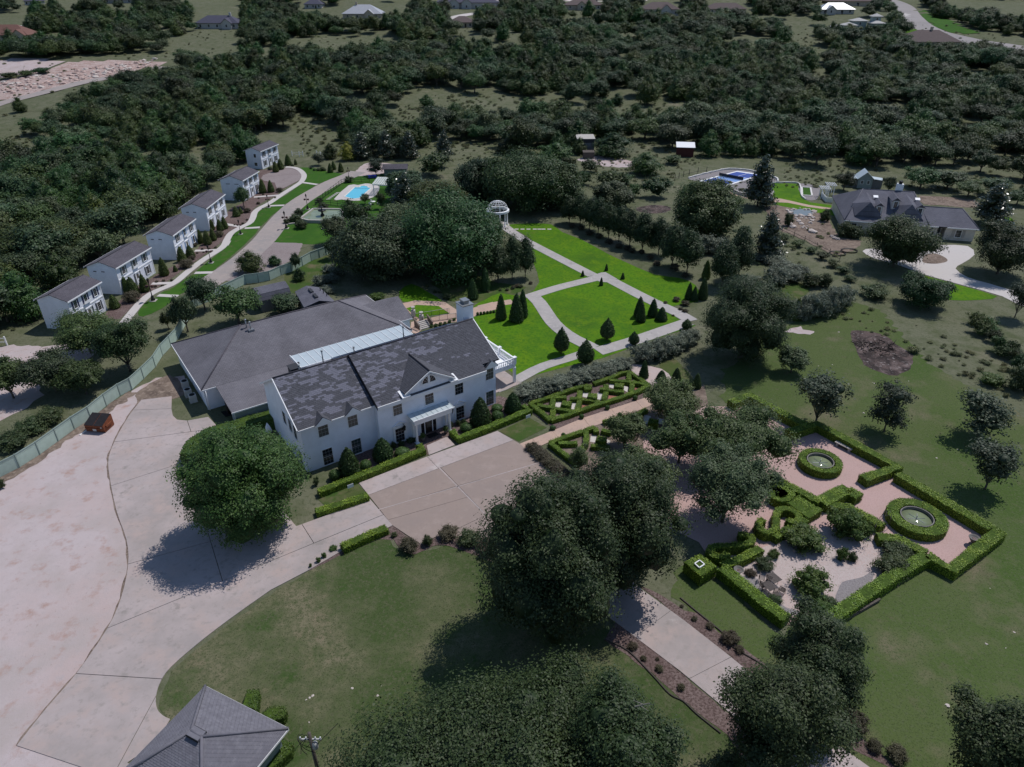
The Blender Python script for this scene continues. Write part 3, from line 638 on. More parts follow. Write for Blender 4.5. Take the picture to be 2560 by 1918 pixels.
        mat = {'shrub':'shrub_leaf','redshrub':'red_shrub_leaf','sage':'sage_leaf','brightbush':'bright_bush_leaf'}[kind]
    elif kind == 'gold':
        lob = [(0,0,H*.32,W*.46,W*.46,H*.30),(0,0,H*.60,W*.33,W*.33,H*.25),(0,0,H*.82,W*.18,W*.18,H*.18)]
        V,F,t = clump_crown(rng, lob, 200, 9, W*.06, W*.07, low=-.7, inner=.7); mat = 'gold_leaf'; tr = trunk_mesh('trunk', rng, H, H*.2, W, .1, 3)
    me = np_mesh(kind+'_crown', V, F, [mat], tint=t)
    return me, tr
def topiary(rng, W, H, prof, n, mat, jit=.055):
    """leaves on a clipped solid of revolution"""
    s = rng.uniform(0, 1, n*3); rr = np.array([prof(x) for x in s])*W/2; keep = rng.uniform(0, W/2, n*3) < np.maximum(rr, W*.06)
    s, rr = s[keep][:n], rr[keep][:n]; a = rng.uniform(0, 2*math.pi, len(s)); e = .01
    dr = np.array([(prof(min(1,x+e))-prof(max(0,x-e)))*W/2/(2*e*H) for x in s])
    nn = _unit(np.stack([np.cos(a), np.sin(a), -np.clip(dr,-4,4)], 1)); k = rng.uniform(1-jit*2.2, 1+jit, len(s))
    pos = np.stack([rr*k*np.cos(a), rr*k*np.sin(a), s*H+rng.normal(size=len(s))*H*.01], 1)
    V, F = leaf_quads(pos, _unit(nn+rng.normal(size=nn.shape)*.38), W*.10, rng)
    # closed core so that nothing shows through
    ns, na = 12, 14; core = []
    for i in range(ns+1):
        q = i/ns
        for j in range(na): core.append((prof(min(.999,max(.001,q)))*W/2*.88*math.cos(2*math.pi*j/na), prof(min(.999,max(.001,q)))*W/2*.88*math.sin(2*math.pi*j/na), q*H*.97))
    CF = np.array([(i*na+j, i*na+(j+1)%na, (i+1)*na+(j+1)%na, (i+1)*na+j) for i in range(ns) for j in range(na)])+len(V)
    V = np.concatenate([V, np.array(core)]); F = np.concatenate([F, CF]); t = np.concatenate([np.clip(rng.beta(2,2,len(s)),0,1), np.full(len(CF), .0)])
    return V, F, t, mat
NAT = dict(oak=(9,7), cedar=(5.5,6), scrub=(4,2.6), weed=(1.6,.8), cone=(1.8,3.6), arborcone=(1.8,3.2), tear=(2.2,3.6), ball=(1.4,1.3), bigyew=(3,4), pear=(4.2,6.5), magnolia=(4.5,8),
           young=(4,5), shrub=(2,1.5), redshrub=(1.8,1.2), sage=(3,2.2), brightbush=(2,1.5), gold=(4,5))
NVAR = dict(oak=4, cedar=3, scrub=2, weed=2, pear=3, magnolia=2, young=3, shrub=3, sage=3, cone=2, arborcone=2, tear=2)
COUNT = {}
def get_proto(kind, var=None):
    if var is None:
        COUNT[kind] = COUNT.get(kind, 0)+1; var = COUNT[kind]
    var = var % NVAR.get(kind, 1)
    if (kind, var) not in PROTO: PROTO[(kind, var)] = proto(kind, var, *NAT[kind])
    return PROTO[(kind, var)]
RND = random.Random(77)
def plant(kind, X, Y, Zz, W, H, name, label, cat, group=None, var=None, rz=None):
    cm, tm = get_proto(kind, var); w0, h0 = NAT[kind]; sc = (W/w0, W/w0, H/h0); rz = RND.uniform(0, 6.28) if rz is None else rz
    if tm is None:
        o = link(name, cm, None, (X,Y,Zz), rz); o.scale = sc
    else:
        o = empty(name, (X,Y,Zz), rz); o.scale = sc
        link('crown', cm, o); link('trunk', tm, o)
    return tag(o, label, cat, group)
def solve_h(X, Y, Zz, E, W, z0f):
    """tree height whose outline reaches E metres (picture plane) above its foot, seen from the camera's height"""
    th = math.atan2(CAM_H-Zz, math.hypot(X, Y)); c, s_ = math.cos(th), math.sin(th); lo, hi = .3, 40.0
    for _ in range(40):
        H = (lo+hi)/2; b = (1-z0f)*H/2
        if c*(z0f*H+b)+math.sqrt((W/2*s_)**2+(b*c)**2) < E: lo = H
        else: hi = H
    return max(lo, W*.42)
MOUND = {'ball','shrub','redshrub','sage','brightbush','scrub','bigyew','weed'}; POINTY = {'cone','arborcone','gold','cedar'}
def plant_px(kind, z, bx, by, ty, wp, name, label, cat, group=None, var=None):
    """outline of a plant in the picture (lowest and top row, width) -> a plant standing on the ground"""
    X, Y, Zz = att(z, bx, by); f = proj(X, Y, Zz)[2]; W = wp/ZN[z][2]*f/FPX; E = (by-ty)/ZN[z][2]*f/FPX
    th = math.atan2(CAM_H-Zz, math.hypot(X, Y)); c, s_ = math.cos(th), math.sin(th); a = W/2
    if kind in MOUND:
        b = math.sqrt(max((E/2)**2-(a*s_)**2, (.36*a)**2))/c; H = min(2*b, W*1.5); mv = (E/2-b*c)/s_; mv = max(0, mv)
    elif kind in POINTY: mv = a*.8; H = max(.4, (E-mv*s_)/c)
    elif kind == 'tear': mv = a*.3; H = max(.4, (E-mv*s_)/c)
    else: mv = 0; H = solve_h(X, Y, Zz, E, W, .28)
    d = math.hypot(X, Y); X += X/d*mv; Y += Y/d*mv
    return plant(kind, X, Y, terrain(X, Y), W, H, name, label, cat, group, var)
def big_tree(name, z, bx, by, ty, wp, label, mat, leaf, ncl, per, seed, z0f=.2, nlobe=14, barkm='bark', lobes=None, dead=0, dx=0.0, cr=.035, spread=.62, group=None, full=False, core=.74):
    """a tree with a crown of its own"""
    X, Y, Zz = att(z, bx, by); f = proj(X, Y, Zz)[2]; W = wp/ZN[z][2]*f/FPX*.96; H = solve_h(X, Y, Zz, (by-ty)/ZN[z][2]*f/FPX, W, z0f); H = min(H, W*1.35)
    rng = np.random.default_rng(seed); z0 = H*z0f
    L = lobes(rng, W, H) if lobes else dome_lobes(rng, W, H, z0, nlobe, spread=spread, full=full)
    V, F, t = clump_crown(rng, L, ncl, per, W*cr, leaf, low=-.5, inner=.78, core=core)
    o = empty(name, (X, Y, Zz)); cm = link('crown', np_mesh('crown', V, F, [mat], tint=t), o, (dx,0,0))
    link('trunk', trunk_mesh('trunk', rng, H, max(z0,.8), W, max(.14,W*.022), 8, barkm), o)
    for i in range(dead):
        a = rng.uniform(0,6.28); b = Vector((math.cos(a)*W*.2, math.sin(a)*W*.2-W*.12, H*.93)); m = MB()
        e = b+Vector((rng.uniform(-1,1),rng.uniform(-1,.2),.35))*1.3; m.bar(b, e, .05, r2=.03, n=5)
        for k in range(3):
            q = b.lerp(e, .35+.25*k); m.bar(q, q+Vector((rng.uniform(-.7,.7),rng.uniform(-.6,.3),rng.uniform(.1,.4))), .03, r2=.012, n=4)
        m.build('dead_branch', 'grey_bark', o)
    return tag(o, label, 'tree', group)

# ------------------------------------------------------------------ clipped hedges
def hedge_mesh(poly, h, rng, dens=130, leaf=.13, mat='hedge_leaf', round_=.06):
    poly = ccw(poly); n = len(poly); rings = [(0.0,0.0),(.0,h*.5),(.02,h-round_*1.2),(round_,h)]
    m = MB()
    cen = Vector((sum(p[0] for p in poly)/n, sum(p[1] for p in poly)/n))
    inset = []
    for i in range(n):
        a, b, c = Vector(poly[i-1]), Vector(poly[i]), Vector(poly[(i+1)%n])
        d1 = (b-a).normalized(); d2 = (c-b).normalized(); nn = (Vector((-d1.y,d1.x))+Vector((-d2.y,d2.x)))
        nn = nn/(nn.length or 1); inset.append(nn)
    core = 0.05
    vs = []
    for (ins, zz) in rings:
        for i in range(n): q = Vector(poly[i])+inset[i]*(ins+core); vs.append((q.x,q.y,max(0,zz-core*.6)))
    fs = []
    for j in range(len(rings)-1):
        for i in range(n): k = (i+1)%n; fs.append((j*n+i,j*n+k,(j+1)*n+k,(j+1)*n+i))
    m.add(vs, fs, 0); m.add(vs[-n:], [tuple(range(n))], 0)
    # leaf skin
    P_, N_ = [], []
    for i in range(n):
        a, b = Vector(poly[i]), Vector(poly[(i+1)%n]); L = (b-a).length; d = (b-a)/(L or 1); out = (d.y, -d.x, 0)
        k = int(L*h*dens*.8)+1; s = rng.uniform(0, 1, k); zz = rng.uniform(0.03, h, k)
        P_.append(np.stack([a.x+(b.x-a.x)*s, a.y+(b.y-a.y)*s, zz], 1)+rng.normal(size=(k,3))*.025); N_.append(np.tile(np.array(out), (k,1)))
    xs = [p[0] for p in poly]; ys = [p[1] for p in poly]; A = abs(area2(poly))/2; bx = (max(xs)-min(xs))*(max(ys)-min(ys))
    k = int(min(60000, bx*dens)); q = np.stack([rng.uniform(min(xs),max(xs),k), rng.uniform(min(ys),max(ys),k)], 1)
    q = q[np.array([inside((u,v), poly) for u, v in q], bool)] if k else q
    if len(q):
        wob = .05*np.sin(q[:,0]*1.7+q[:,1]*1.3)+.035*np.sin(q[:,0]*4.3-q[:,1]*3.1)
        P_.append(np.concatenate([q, (h-.02+wob+rng.normal(size=len(q))*.03)[:,None]], 1)); N_.append(np.tile(np.array((0,0,1.)), (len(q),1)))
    C = np.concatenate(P_); NN = _unit(np.concatenate(N_)+rng.normal(size=C.shape)*.30)
    V, F = leaf_quads(C, NN, leaf, rng, .7)
    me = m.mesh('hedge', ['hedge_inner', mat]); base = len(m.v)
    bm = bmesh.new(); bm.from_mesh(me); lay = bm.faces.layers.float.new('tint')
    bvs = [bm.verts.new(v) for v in V]
    tt = np.clip(rng.beta(2,2,len(F))+.35*np.sin(C[:,0]*1.9+C[:,1]*2.3)*np.sin(C[:,1]*.8-C[:,0]*.6+1),0,1)
    for fi, f in enumerate(F):
        g = bm.faces.new([bvs[i] for i in f]); g.material_index = 1; g[lay] = float(tt[fi])
    bm.to_mesh(me); bm.free(); return me
HR = np.random.default_rng(5)
def hedge(label, line=None, width=.8, h=.8, poly=None, group=None, mat='hedge_leaf', name='clipped_hedge', dens=130, leaf=.13):
    if poly is None:
        l, r = strip_pts(line, width); poly = l+r[::-1]
    cx_ = sum(p[0] for p in poly)/len(poly); cy_ = sum(p[1] for p in poly)/len(poly)
    o = link(name, hedge_mesh([(p[0]-cx_, p[1]-cy_) for p in poly], h, HR, dens, leaf, mat), None, (cx_, cy_, 0)); return tag(o, label, 'hedge', group)
# ------------------------------------------------------------------ building materials
def wall_mat(name, col, row, bstr, var=.06, brick=False):
    m, t, b = _mat(name); co = coords(t, False)
    lo = tuple(c*(1-var) for c in col); hi = tuple(min(1,c*(1+var)) for c in col)
    t.links.new(ramp(t, noise(t, co, .9, 6), [(.3,lo),(.7,hi)]), b.inputs['Base Color']); b.inputs['Roughness'].default_value = .7
    sep = N(t, 'ShaderNodeSeparateXYZ'); t.links.new(co, sep.inputs[0])
    mu = N(t, 'ShaderNodeMath', operation='DIVIDE'); mu.inputs[1].default_value = row; t.links.new(sep.outputs[2], mu.inputs[0])
    fr = N(t, 'ShaderNodeMath', operation='FRACT'); t.links.new(mu.outputs[0], fr.inputs[0])
    bump(t, b, fr.outputs[0], bstr, .02)
    return m
wall_mat('painted_brick', (.80,.825,.90), .075, .25)
wall_mat('lap_siding', (.81,.83,.90), .16, .8)
wall_mat('sage_siding', (.27,.32,.31), .16, .6)
wall_mat('grey_siding', (.17,.175,.18), .16, .6)
wall_mat('limestone', (.56,.51,.46), .3, .5, .16)
wall_mat('tan_stone', (.42,.35,.28), .3, .5, .2)
simple('white_trim', (.80,.80,.81), .5, .04)
simple('sash_paint', (.42,.42,.42), .5, .04)
simple('pale_metal', (.50,.56,.585), .4, .06, 1.0, metal=.2)
simple('grey_metal', (.30,.31,.32), .4, .1, 2.0, metal=.6)
simple('dark_glass', (.018,.020,.024), .12, .3, 1.0, spec=.6)
simple('blind_glass', (.10,.095,.085), .2, .15, 4.0, spec=.5)
simple('green_glass', (.045,.065,.06), .15, .2, 1.0, spec=.6)
simple('black_iron', (.018,.017,.017), .5, .3, 6.0)
simple('navy_paint', (.022,.022,.075), .6, .1); simple('grey_paint', (.11,.115,.115), .6, .1); simple('slate_paint', (.065,.068,.085), .6, .1)
simple('blue_paint', (.22,.34,.55), .6, .1); simple('sage_paint', (.16,.19,.18), .6, .1); simple('charcoal_paint', (.04,.04,.045), .6, .1)
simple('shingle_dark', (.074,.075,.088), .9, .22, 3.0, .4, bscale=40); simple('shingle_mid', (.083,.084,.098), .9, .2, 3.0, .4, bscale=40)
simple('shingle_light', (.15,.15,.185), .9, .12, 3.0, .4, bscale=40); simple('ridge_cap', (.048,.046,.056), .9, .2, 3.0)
simple('deck_shade', (.02,.02,.025), .7, .2)  # near-black roof deck colour, shade of the roof step included
shingle_mat('roof_grey', (.142,.135,.152), (.168,.160,.178), .22, .5)
shingle_mat('roof_mauve', (.088,.080,.096), (.112,.102,.118), .22, .5)
shingle_mat('roof_slate', (.115,.115,.142), (.138,.137,.165), .25, .55)
simple('stone_cap', (.42,.39,.36), .85, .15, 3.0, .3)
simple('wood_rail', (.16,.12,.10), .8, .2, 4.0)
simple('door_dark', (.020,.014,.012), .4, .3, 3.0, spec=.4)
simple('mat_black', (.012,.012,.013), .9, .2)
# ------------------------------------------------------------------ windows
WC = {}
def win_meshes(w_, h_, cols, rows, glass):
    k = (round(w_,2), round(h_,2), cols, rows, glass)
    if k in WC: return WC[k]
    f = MB(); t = .09
    f.box(-t,w_+t,-.05,0,h_,h_+t); f.box(-t-.03,w_+t+.03,-.09,0,-t,0)
    f.box(-t,0,-.05,0,0,h_); f.box(w_,w_+t,-.05,0,0,h_)
    s = MB(); s.box(0,w_,-.035,-.004,h_*.495,h_*.52)
    for i in range(1,cols): s.box(w_*i/cols-.007,w_*i/cols+.007,-.026,-.004,0,h_)
    for j in range(1,rows):
        if abs(j/rows-.5) > .04: s.box(0,w_,-.0265,-.0045,h_*j/rows-.007,h_*j/rows+.007)
    p = MB(); p.box(0,w_,-.014,-.001,0,h_)
    WC[k] = (f.mesh('window','white_trim'), s.mesh('sash','sash_paint'), p.mesh('pane',glass)); return WC[k]
def window(root, u, v, z, w_, h_, rot=0, cols=3, rows=4, glass='dark_glass'):
    f, s, p = win_meshes(w_, h_, cols, rows, glass)
    o = link('window', f, root, (u,v,z), rot); link('sash', s, o); link('pane', p, o); return o
SH = {}
def shutter(root, u, v, z, w_, h_, mat, rot=0):
    k = (round(w_,2), round(h_,2), mat)
    if k not in SH:
        m = MB(); m.box(0,w_,-.05,0,0,h_*.06); m.box(0,w_,-.05,0,h_*.94,h_); m.box(0,w_,-.05,0,h_*.47,h_*.53); m.box(0,.06,-.05,0,0,h_); m.box(w_-.06,w_,-.05,0,0,h_)
        n = 14
        for i in range(n): m.box(.06,w_-.06,-.035,-.01,h_*(i+.15)/n,h_*(i+.8)/n)
        SH[k] = m.mesh('shutter', mat)
    return link('shutter', SH[k], root, (u,v,z), rot)
# ------------------------------------------------------------------ shingles as pieces
from mathutils import noise as mnoise
def shingles(root, poly, tw, ex, light, n_ind=0, mats=('shingle_dark','shingle_mid','shingle_light'), seed=1, lift=.012):
    """tabs laid in courses on a planar roof polygon; poly[0]->poly[1] is the eave"""
    P0 = Vector(poly[0]); s_ = (Vector(poly[1])-P0).normalized(); nn = s_.cross(Vector(poly[2])-P0).normalized()
    if nn.z < 0: nn = -nn
    t_ = nn.cross(s_)
    if t_.z < 0: t_ = -t_
    p2 = [((Vector(p)-P0).dot(s_), (Vector(p)-P0).dot(t_)) for p in poly]
    s0, s1 = min(p[0] for p in p2), max(p[0] for p in p2); t0, t1 = min(p[1] for p in p2), max(p[1] for p in p2)
    rnd = random.Random(seed); tabs = []
    for j in range(int((t1-t0)/ex)+1):
        off = (j % 3)*tw/3; i = 0; x = s0-off
        while x < s1:
            c = (x+tw/2, t0+(j+.5)*ex)
            cc = (min(max(c[0], s0+.02), s1-.02), min(c[1], t1-.02))
            if inside(cc, p2):
                a, b = max(x, s0), min(x+tw, s1)
                if b-a > .08: tabs.append((j, a, b, t0+j*ex, c))
            x += tw
    M4 = Matrix((( s_.x,t_.x,nn.x,P0.x),(s_.y,t_.y,nn.y,P0.y),(s_.z,t_.z,nn.z,P0.z),(0,0,0,1)))
    cache = {}
    m = MB(); cnt = 0
    def tab(mb, a, b, t, mi):
        top = min(t+ex*1.25, t1+.01); h0 = lift+.022; h1 = lift*.4
        mb.add([(a,t,0),(b,t,0),(b,top,0),(a,top,0),(a,t,h0),(b,t,h0),(b,top,h1),(a,top,h1)], [(4,5,6,7),(0,1,5,4),(1,2,6,5),(3,0,4,7)], mi)
    for (j, a, b, t, c) in tabs:
        lv = light(c[0], c[1], rnd); mi = 2 if lv else (1 if rnd.random() < .4 else 0); g_ = .008
        if cnt < n_ind and b-a > tw*.98:
            key = mi
            if key not in cache:
                q = MB(); tab(q, -tw/2+g_, tw/2-g_, 0, 0); cache[key] = q.mesh('shingle', mats[mi])
            o = bpy.data.objects.new('shingle', cache[key]); COL.objects.link(o); o.parent = root
            o.matrix_local = M4 @ Matrix.Translation(((a+b)/2, t, 0)); cnt += 1
        else: tab(m, a+g_, b-g_, t, mi)
    me = m.mesh('roof_shingles', list(mats)); me.transform(M4)
    o = link('roof_shingles', me, root); o['kind'] = 'stuff'
    return o
def streaks(k, thr, sx=.35, sy=1.0, ox=0.0, diag=.5):
    def f(s, t, rnd):
        return mnoise.noise(Vector(((s+diag*t)*sx+ox, t*sy+ox*.7, k)))+rnd.uniform(-.3,.3) > thr
    return f
# ------------------------------------------------------------------ the main house
HO = (-24.27, 67.4); HA = R(35.2)
house = tag(empty('mansion', (*HO,0), HA), 'long white painted-brick mansion with columned portico and mottled grey shingle roof', 'house')
def hl(X, Y, o=HO, a=HA):
    dx, dy = X-o[0], Y-o[1]; c, s = math.cos(a), math.sin(a); return (dx*c+dy*s, -dx*s+dy*c)
VC = -.9; ZL, ZR_, RV = 6.3, 10.1, 6.3; ZC, ZCR, RVC = 6.5, 10.4, 6.0
UL, UM, UR, UE = 0.0, 9.2, 24.7, 27.0
def gable_wall(u0, u1, v0, v1, z, rv, rz):
    """walls with gable ends across v"""
    m = MB()
    for u in (u0, u1): m.add([(u,v0,0),(u,v1,0),(u,v1,z),(u,rv,rz),(u,v0,z)], [(0,1,2,3,4) if u == u1 else (4,3,2,1,0)])
    m.add([(u0,v0,0),(u1,v0,0),(u1,v0,z),(u0,v0,z)], [(0,1,2,3)]); m.add([(u0,v1,0),(u1,v1,0),(u1,v1,z),(u0,v1,z)], [(3,2,1,0)])
    return m
gable_wall(UL, UM, 0, 12.6, ZL+.1, RV, ZR_-.12).build('wall', 'painted_brick', house)
m = gable_wall(UM+.002, UE, 0.0, 12.6, ZC+.55, RVC, ZCR-.12); m.box(UM+.004, UR, VC, 0.003, 0, ZC-.02); m.build('wall', 'painted_brick', house)
def slope(v, e, ez, r, rz): return ez+(rz-ez)*(v-e)/(r-e)
# roof decks
m = MB(); m.slab([(-.35,-.3,ZL),(UM,-.3,ZL),(UM,RV,ZR_),(-.35,RV,ZR_)], .16); m.slab([(-.35,RV,ZR_),(UM,RV,ZR_),(UM,12.9,ZL),(-.35,12.9,ZL)], .16); m.build('roof', 'ridge_cap', house)
zc0 = slope(-.3, -1.2, ZC, RVC, ZCR)
m = MB(); m.slab([(UM-.06,-1.2,ZC),(UR+.05,-1.2,ZC),(UR+.05,RVC,ZCR),(UM-.06,RVC,ZCR)], .5); m.slab([(UR+.051,-.3,zc0),(UE+.35,-.3,zc0),(UE+.35,RVC,ZCR),(UR+.051,RVC,ZCR)], .2)
m.slab([(UM-.06,RVC,ZCR),(UE+.35,RVC,ZCR),(UE+.35,12.9,6.7),(UM-.06,12.9,6.7)], .3); m.build('roof', 'deck_shade', house)  # thick dark deck end paints the shade on the step between roofs
shingles(house, [(-.35,-.32,ZL-.01),(UM-.08,-.32,ZL-.01),(UM-.08,RV,ZR_),(-.35,RV,ZR_)], .52, .235, lambda s,t,r: streaks(3.1,.06,.65,1.7,2.0,.8)(s,t,r) and t > .6, 300, seed=3)
shingles(house, [(UM-.02,-1.22,ZC-.01),(UR+.05,-1.22,ZC-.01),(UR+.05,RVC,ZCR),(UM-.02,RVC,ZCR)], .52, .235,
   lambda s,t,r: streaks(7.7,.10+max(0,(s-4.5-t*.9))*.10,.75,1.9,5.0,.4)(s,t,r), 0, seed=5)
shingles(house, [(UR+.06,-.32,zc0-.01),(UE+.35,-.32,zc0-.01),(UE+.35,RVC,ZCR),(UR+.06,RVC,ZCR)], .52, .235, lambda s,t,r: r.random() < .02, 0, seed=6)
m = MB(); m.bar((-.35,RV,ZR_+.02),(UM,RV,ZR_+.02),.11,n=6); m.build('ridge_cap','ridge_cap',house); MB().bar((UM,RVC,ZCR+.02),(UE+.35,RVC,ZCR+.02),.11,n=6).build('ridge_cap','ridge_cap',house)
# white eave boards and rakes
m = MB(); m.box(-.36,UM-.05,-.42,-.32,ZL-.24,ZL-.03); m.build('fascia','white_trim',house)
MB().box(UM-.03,UR+.06,-1.34,-1.23,ZC-.54,ZC-.03).build('fascia','white_trim',house)
for u0, e, ez, r, rz, b, bz in ((-.47,-.3,ZL,RV,ZR_,12.9,ZL), (UE+.36,-.3,zc0,RVC,ZCR,12.9,6.7)):
    m = MB(); m.add([(u0,e,ez-.2),(u0+.1,e,ez-.2),(u0+.1,r,rz-.2),(u0,r,rz-.2),(u0,e,ez+.02),(u0+.1,e,ez+.02),(u0+.1,r,rz+.02),(u0,r,rz+.02)],[(0,3,2,1),(4,5,6,7),(0,1,5,4),(1,2,6,5),(3,0,4,7),(2,3,7,6)])
    m.add([(u0,b,bz-.2),(u0+.1,b,bz-.2),(u0+.1,r,rz-.2),(u0,r,rz-.2),(u0,b,bz+.02),(u0+.1,b,bz+.02),(u0+.1,r,rz+.02),(u0,r,rz+.02)],[(0,1,2,3),(7,6,5,4),(4,5,1,0),(5,6,2,1),(7,4,0,3)])
    m.build('rake_board','white_trim',house)
# cross gable over the door
GC = 16.35; GV = -1.02; gz0, gz1, gw = 7.15, 9.25, 3.55
vb = -1.2+(gz1-ZC)/(ZCR-ZC)*(RVC+1.2)
m = MB(); m.prism([(GC-3.2,GV),(GC+3.2,GV),(GC+3.2,.3),(GC-3.2,.3)], ZC-.03, gz0-.1); m.add([(GC-3.2,GV,gz0-.1),(GC+3.2,GV,gz0-.1),(GC,GV,gz1-.15)],[(0,1,2)])
m.build('gable_wall','painted_brick',house)
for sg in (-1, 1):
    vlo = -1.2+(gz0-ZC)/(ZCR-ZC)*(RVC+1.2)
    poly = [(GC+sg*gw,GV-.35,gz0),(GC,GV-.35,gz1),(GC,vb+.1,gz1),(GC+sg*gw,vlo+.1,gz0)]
    g = MB().slab(poly,.14).build('gable_roof','deck_shade',house)
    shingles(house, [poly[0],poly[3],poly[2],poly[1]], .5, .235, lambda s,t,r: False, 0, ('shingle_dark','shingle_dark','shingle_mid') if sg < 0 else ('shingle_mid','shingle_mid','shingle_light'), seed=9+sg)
    m = MB(); m.slab([(GC+sg*(gw+.02),GV-.47,gz0-.08),(GC,GV-.47,gz1-.06),(GC,GV-.36,gz1-.06),(GC+sg*(gw+.02),GV-.36,gz0-.08)],.2); m.build('rake_board','white_trim',house)
    # boxed cornice return with a bright metal cap
    m = MB(); u = GC+sg*(gw-.15); m.box(u-.5,u+.5,GV-.5,GV+.9,gz0-.62,gz0-.42,0); m.slab([(u-.55,GV-.55,gz0-.40),(u+.55,GV-.55,gz0-.40),(u+.55,GV+.95,gz0-.05),(u-.55,GV+.95,gz0-.05)],.05,0)
    m.build('cornice_return','white_trim',house)
MB().bar((GC,GV-.4,gz1+.03),(GC,vb,gz1+.03),.1,n=6).build('ridge_cap','ridge_cap',house)
# half-round attic window split by a mullion
m = MB(); n = 12; r0, r1 = .95, 1.1; zb = 7.45
for i in range(n):
    a0, a1 = math.pi*i/n, math.pi*(i+1)/n
    pts = [(GC+r*math.cos(a), zb+r*math.sin(a)) for r, a in ((r0,a0),(r1,a0),(r1,a1),(r0,a1))]
    m.add([(x,GV-.10,z) for x,z in pts]+[(x,GV-.003,z) for x,z in pts],[(0,1,2,3),(0,3,7,4),(1,5,6,2)])
m.box(GC-1.1,GC+1.1,GV-.1,GV-.003,zb-.12,zb); m.box(GC-.14,GC+.14,GV-.11,GV-.004,zb,zb+1.0); fr = m.build('attic_window','white_trim',house)
m = MB(); m.add([(GC+r0*math.cos(math.pi*i/n),GV-.03,zb+r0*math.sin(math.pi*i/n)) for i in range(n+1)],[tuple(range(n+1))]); m.build('pane','dark_glass',fr)
m = MB()
for k in (1,2,3,4,5):
    a = math.pi*k/6; m.add([(GC+.2*math.cos(a)-.015,GV-.05,zb+.2*math.sin(a)),(GC+.2*math.cos(a)+.015,GV-.05,zb+.2*math.sin(a)),(GC+r0*math.cos(a)+.015,GV-.05,zb+r0*math.sin(a)),(GC+r0*math.cos(a)-.015,GV-.05,zb+r0*math.sin(a))],[(0,1,2,3)])
m.build('muntin','white_trim',fr)
# windows of the front
for u, v, z, h_, gl in ((2.04,0,4.25,1.95,'blind_glass'),(5.74,0,4.2,1.95,'blind_glass'),(25.42,0,4.15,2.05,'blind_glass'),(2.1,0,.15,2.2,'dark_glass'),(5.8,0,.15,2.1,'green_glass'),(25.4,0,.12,2.15,'green_glass'),
                (11.28,VC,4.25,2.0,'blind_glass'),(15.72,VC,4.25,2.0,'dark_glass'),(20.1,VC,4.15,2.05,'dark_glass'),(11.28,VC,.3,1.95,'dark_glass'),(20.1,VC,.3,1.9,'dark_glass')):
    window(house, u, v, z, 1.2, h_, 0, 3, 4 if h_ < 2.1 else 5, gl)
for v, z, h_ in ((3.2,3.9,1.7),(5.2,3.9,1.7),(1.6,3.7,1.8),(1.2,.3,1.9)): window(house, 0, v+1.0, z, .95, h_, -math.pi/2, 2, 4, 'dark_glass')
# small pediments that break the eave over upper windows, flat ones over lower windows
for u, v, zt in ((2.64,0,6.35),(6.34,0,6.35),(26.02,0,6.4)):
    m = MB(); m.prism([(u-1.02,v-.62),(u+1.02,v-.62),(u+1.02,v),(u-1.02,v)],zt-.26,zt-.1); m.add([(u-1.02,v-.62,zt-.1),(u+1.02,v-.62,zt-.1),(u,v-.62,zt+.78)],[(0,1,2)]); m.build('pediment','white_trim',house)
    m = MB()
    for sg in (-1,1): m.slab([(u+sg*1.08,v-.55,zt-.12),(u,v-.55,zt+.84),(u,v+1.5,zt+.84),(u+sg*1.08,v+.4,zt-.08)],.07)
    m.build('pediment_roof','shingle_dark',house)
for u, v, zt in ((11.88,VC,2.55),(20.7,VC,2.5)):
    m = MB(); m.box(u-.95,u+.95,v-.16,v-.002,zt,zt+.14)
    for sg in (-1,1): m.add([(u+sg*1.0,v-.16,zt+.14),(u,v-.16,zt+.72),(u,v-.002,zt+.72),(u+sg*1.0,v-.002,zt+.14),(u+sg*1.0,v-.16,zt+.02),(u,v-.16,zt+.6)],[(0,1,2,3),(0,4,5,1)])
    m.build('window_pediment','white_trim',house)
    m = MB(); m.box(u-.9,u-.72,v-.1,v-.002,.2,zt); m.box(u+.72,u+.9,v-.1,v-.002,.2,zt); m.build('pilaster','white_trim',house)
# portico
PC = 15.95; pv0 = -2.45; PWd = 2.7
m = MB(); m.box(PC-PWd,PC+PWd,pv0,VC-.004,2.85,3.45); m.box(PC-PWd-.12,PC+PWd+.12,pv0-.12,VC-.005,3.45,3.62); m.build('entablature','white_trim',house)
MB().slab([(PC-PWd-.2,pv0-.2,3.68),(PC+PWd+.2,pv0-.2,3.68),(PC+PWd+.2,VC-.006,3.76),(PC-PWd-.2,VC-.006,3.76)],.05).build('portico_roof','pale_metal',house)
for i in range(9):
    u = PC-PWd-.2+i*(2*PWd+.4)/8; MB().slab([(u-.025,pv0-.21,3.73),(u+.025,pv0-.21,3.73),(u+.025,VC-.007,3.81),(u-.025,VC-.007,3.81)],.04).build('standing_seam','pale_metal',house)
MB().box(PC-PWd-.24,PC+PWd+.24,pv0-.28,pv0-.19,3.56,3.75).build('gutter','white_trim',house)
for su in (-1,1):
    for v in (pv0+.3, pv0+1.15):
        m = MB(); c = (PC+su*(PWd-.32), v, 0); m.lathe([(.26,.0),(.26,.12),(.20,.16),(.18,.3),(.165,2.6),(.20,2.7),(.24,2.76),(.24,2.86)], c, 14); m.box(c[0]-.28,c[0]+.28,v-.28,v+.28,0,.08); m.build('column','white_trim',house)
d = empty('doorway'); d.parent = house; d.location = (0,0,0)
bpy.data.objects.remove(d)
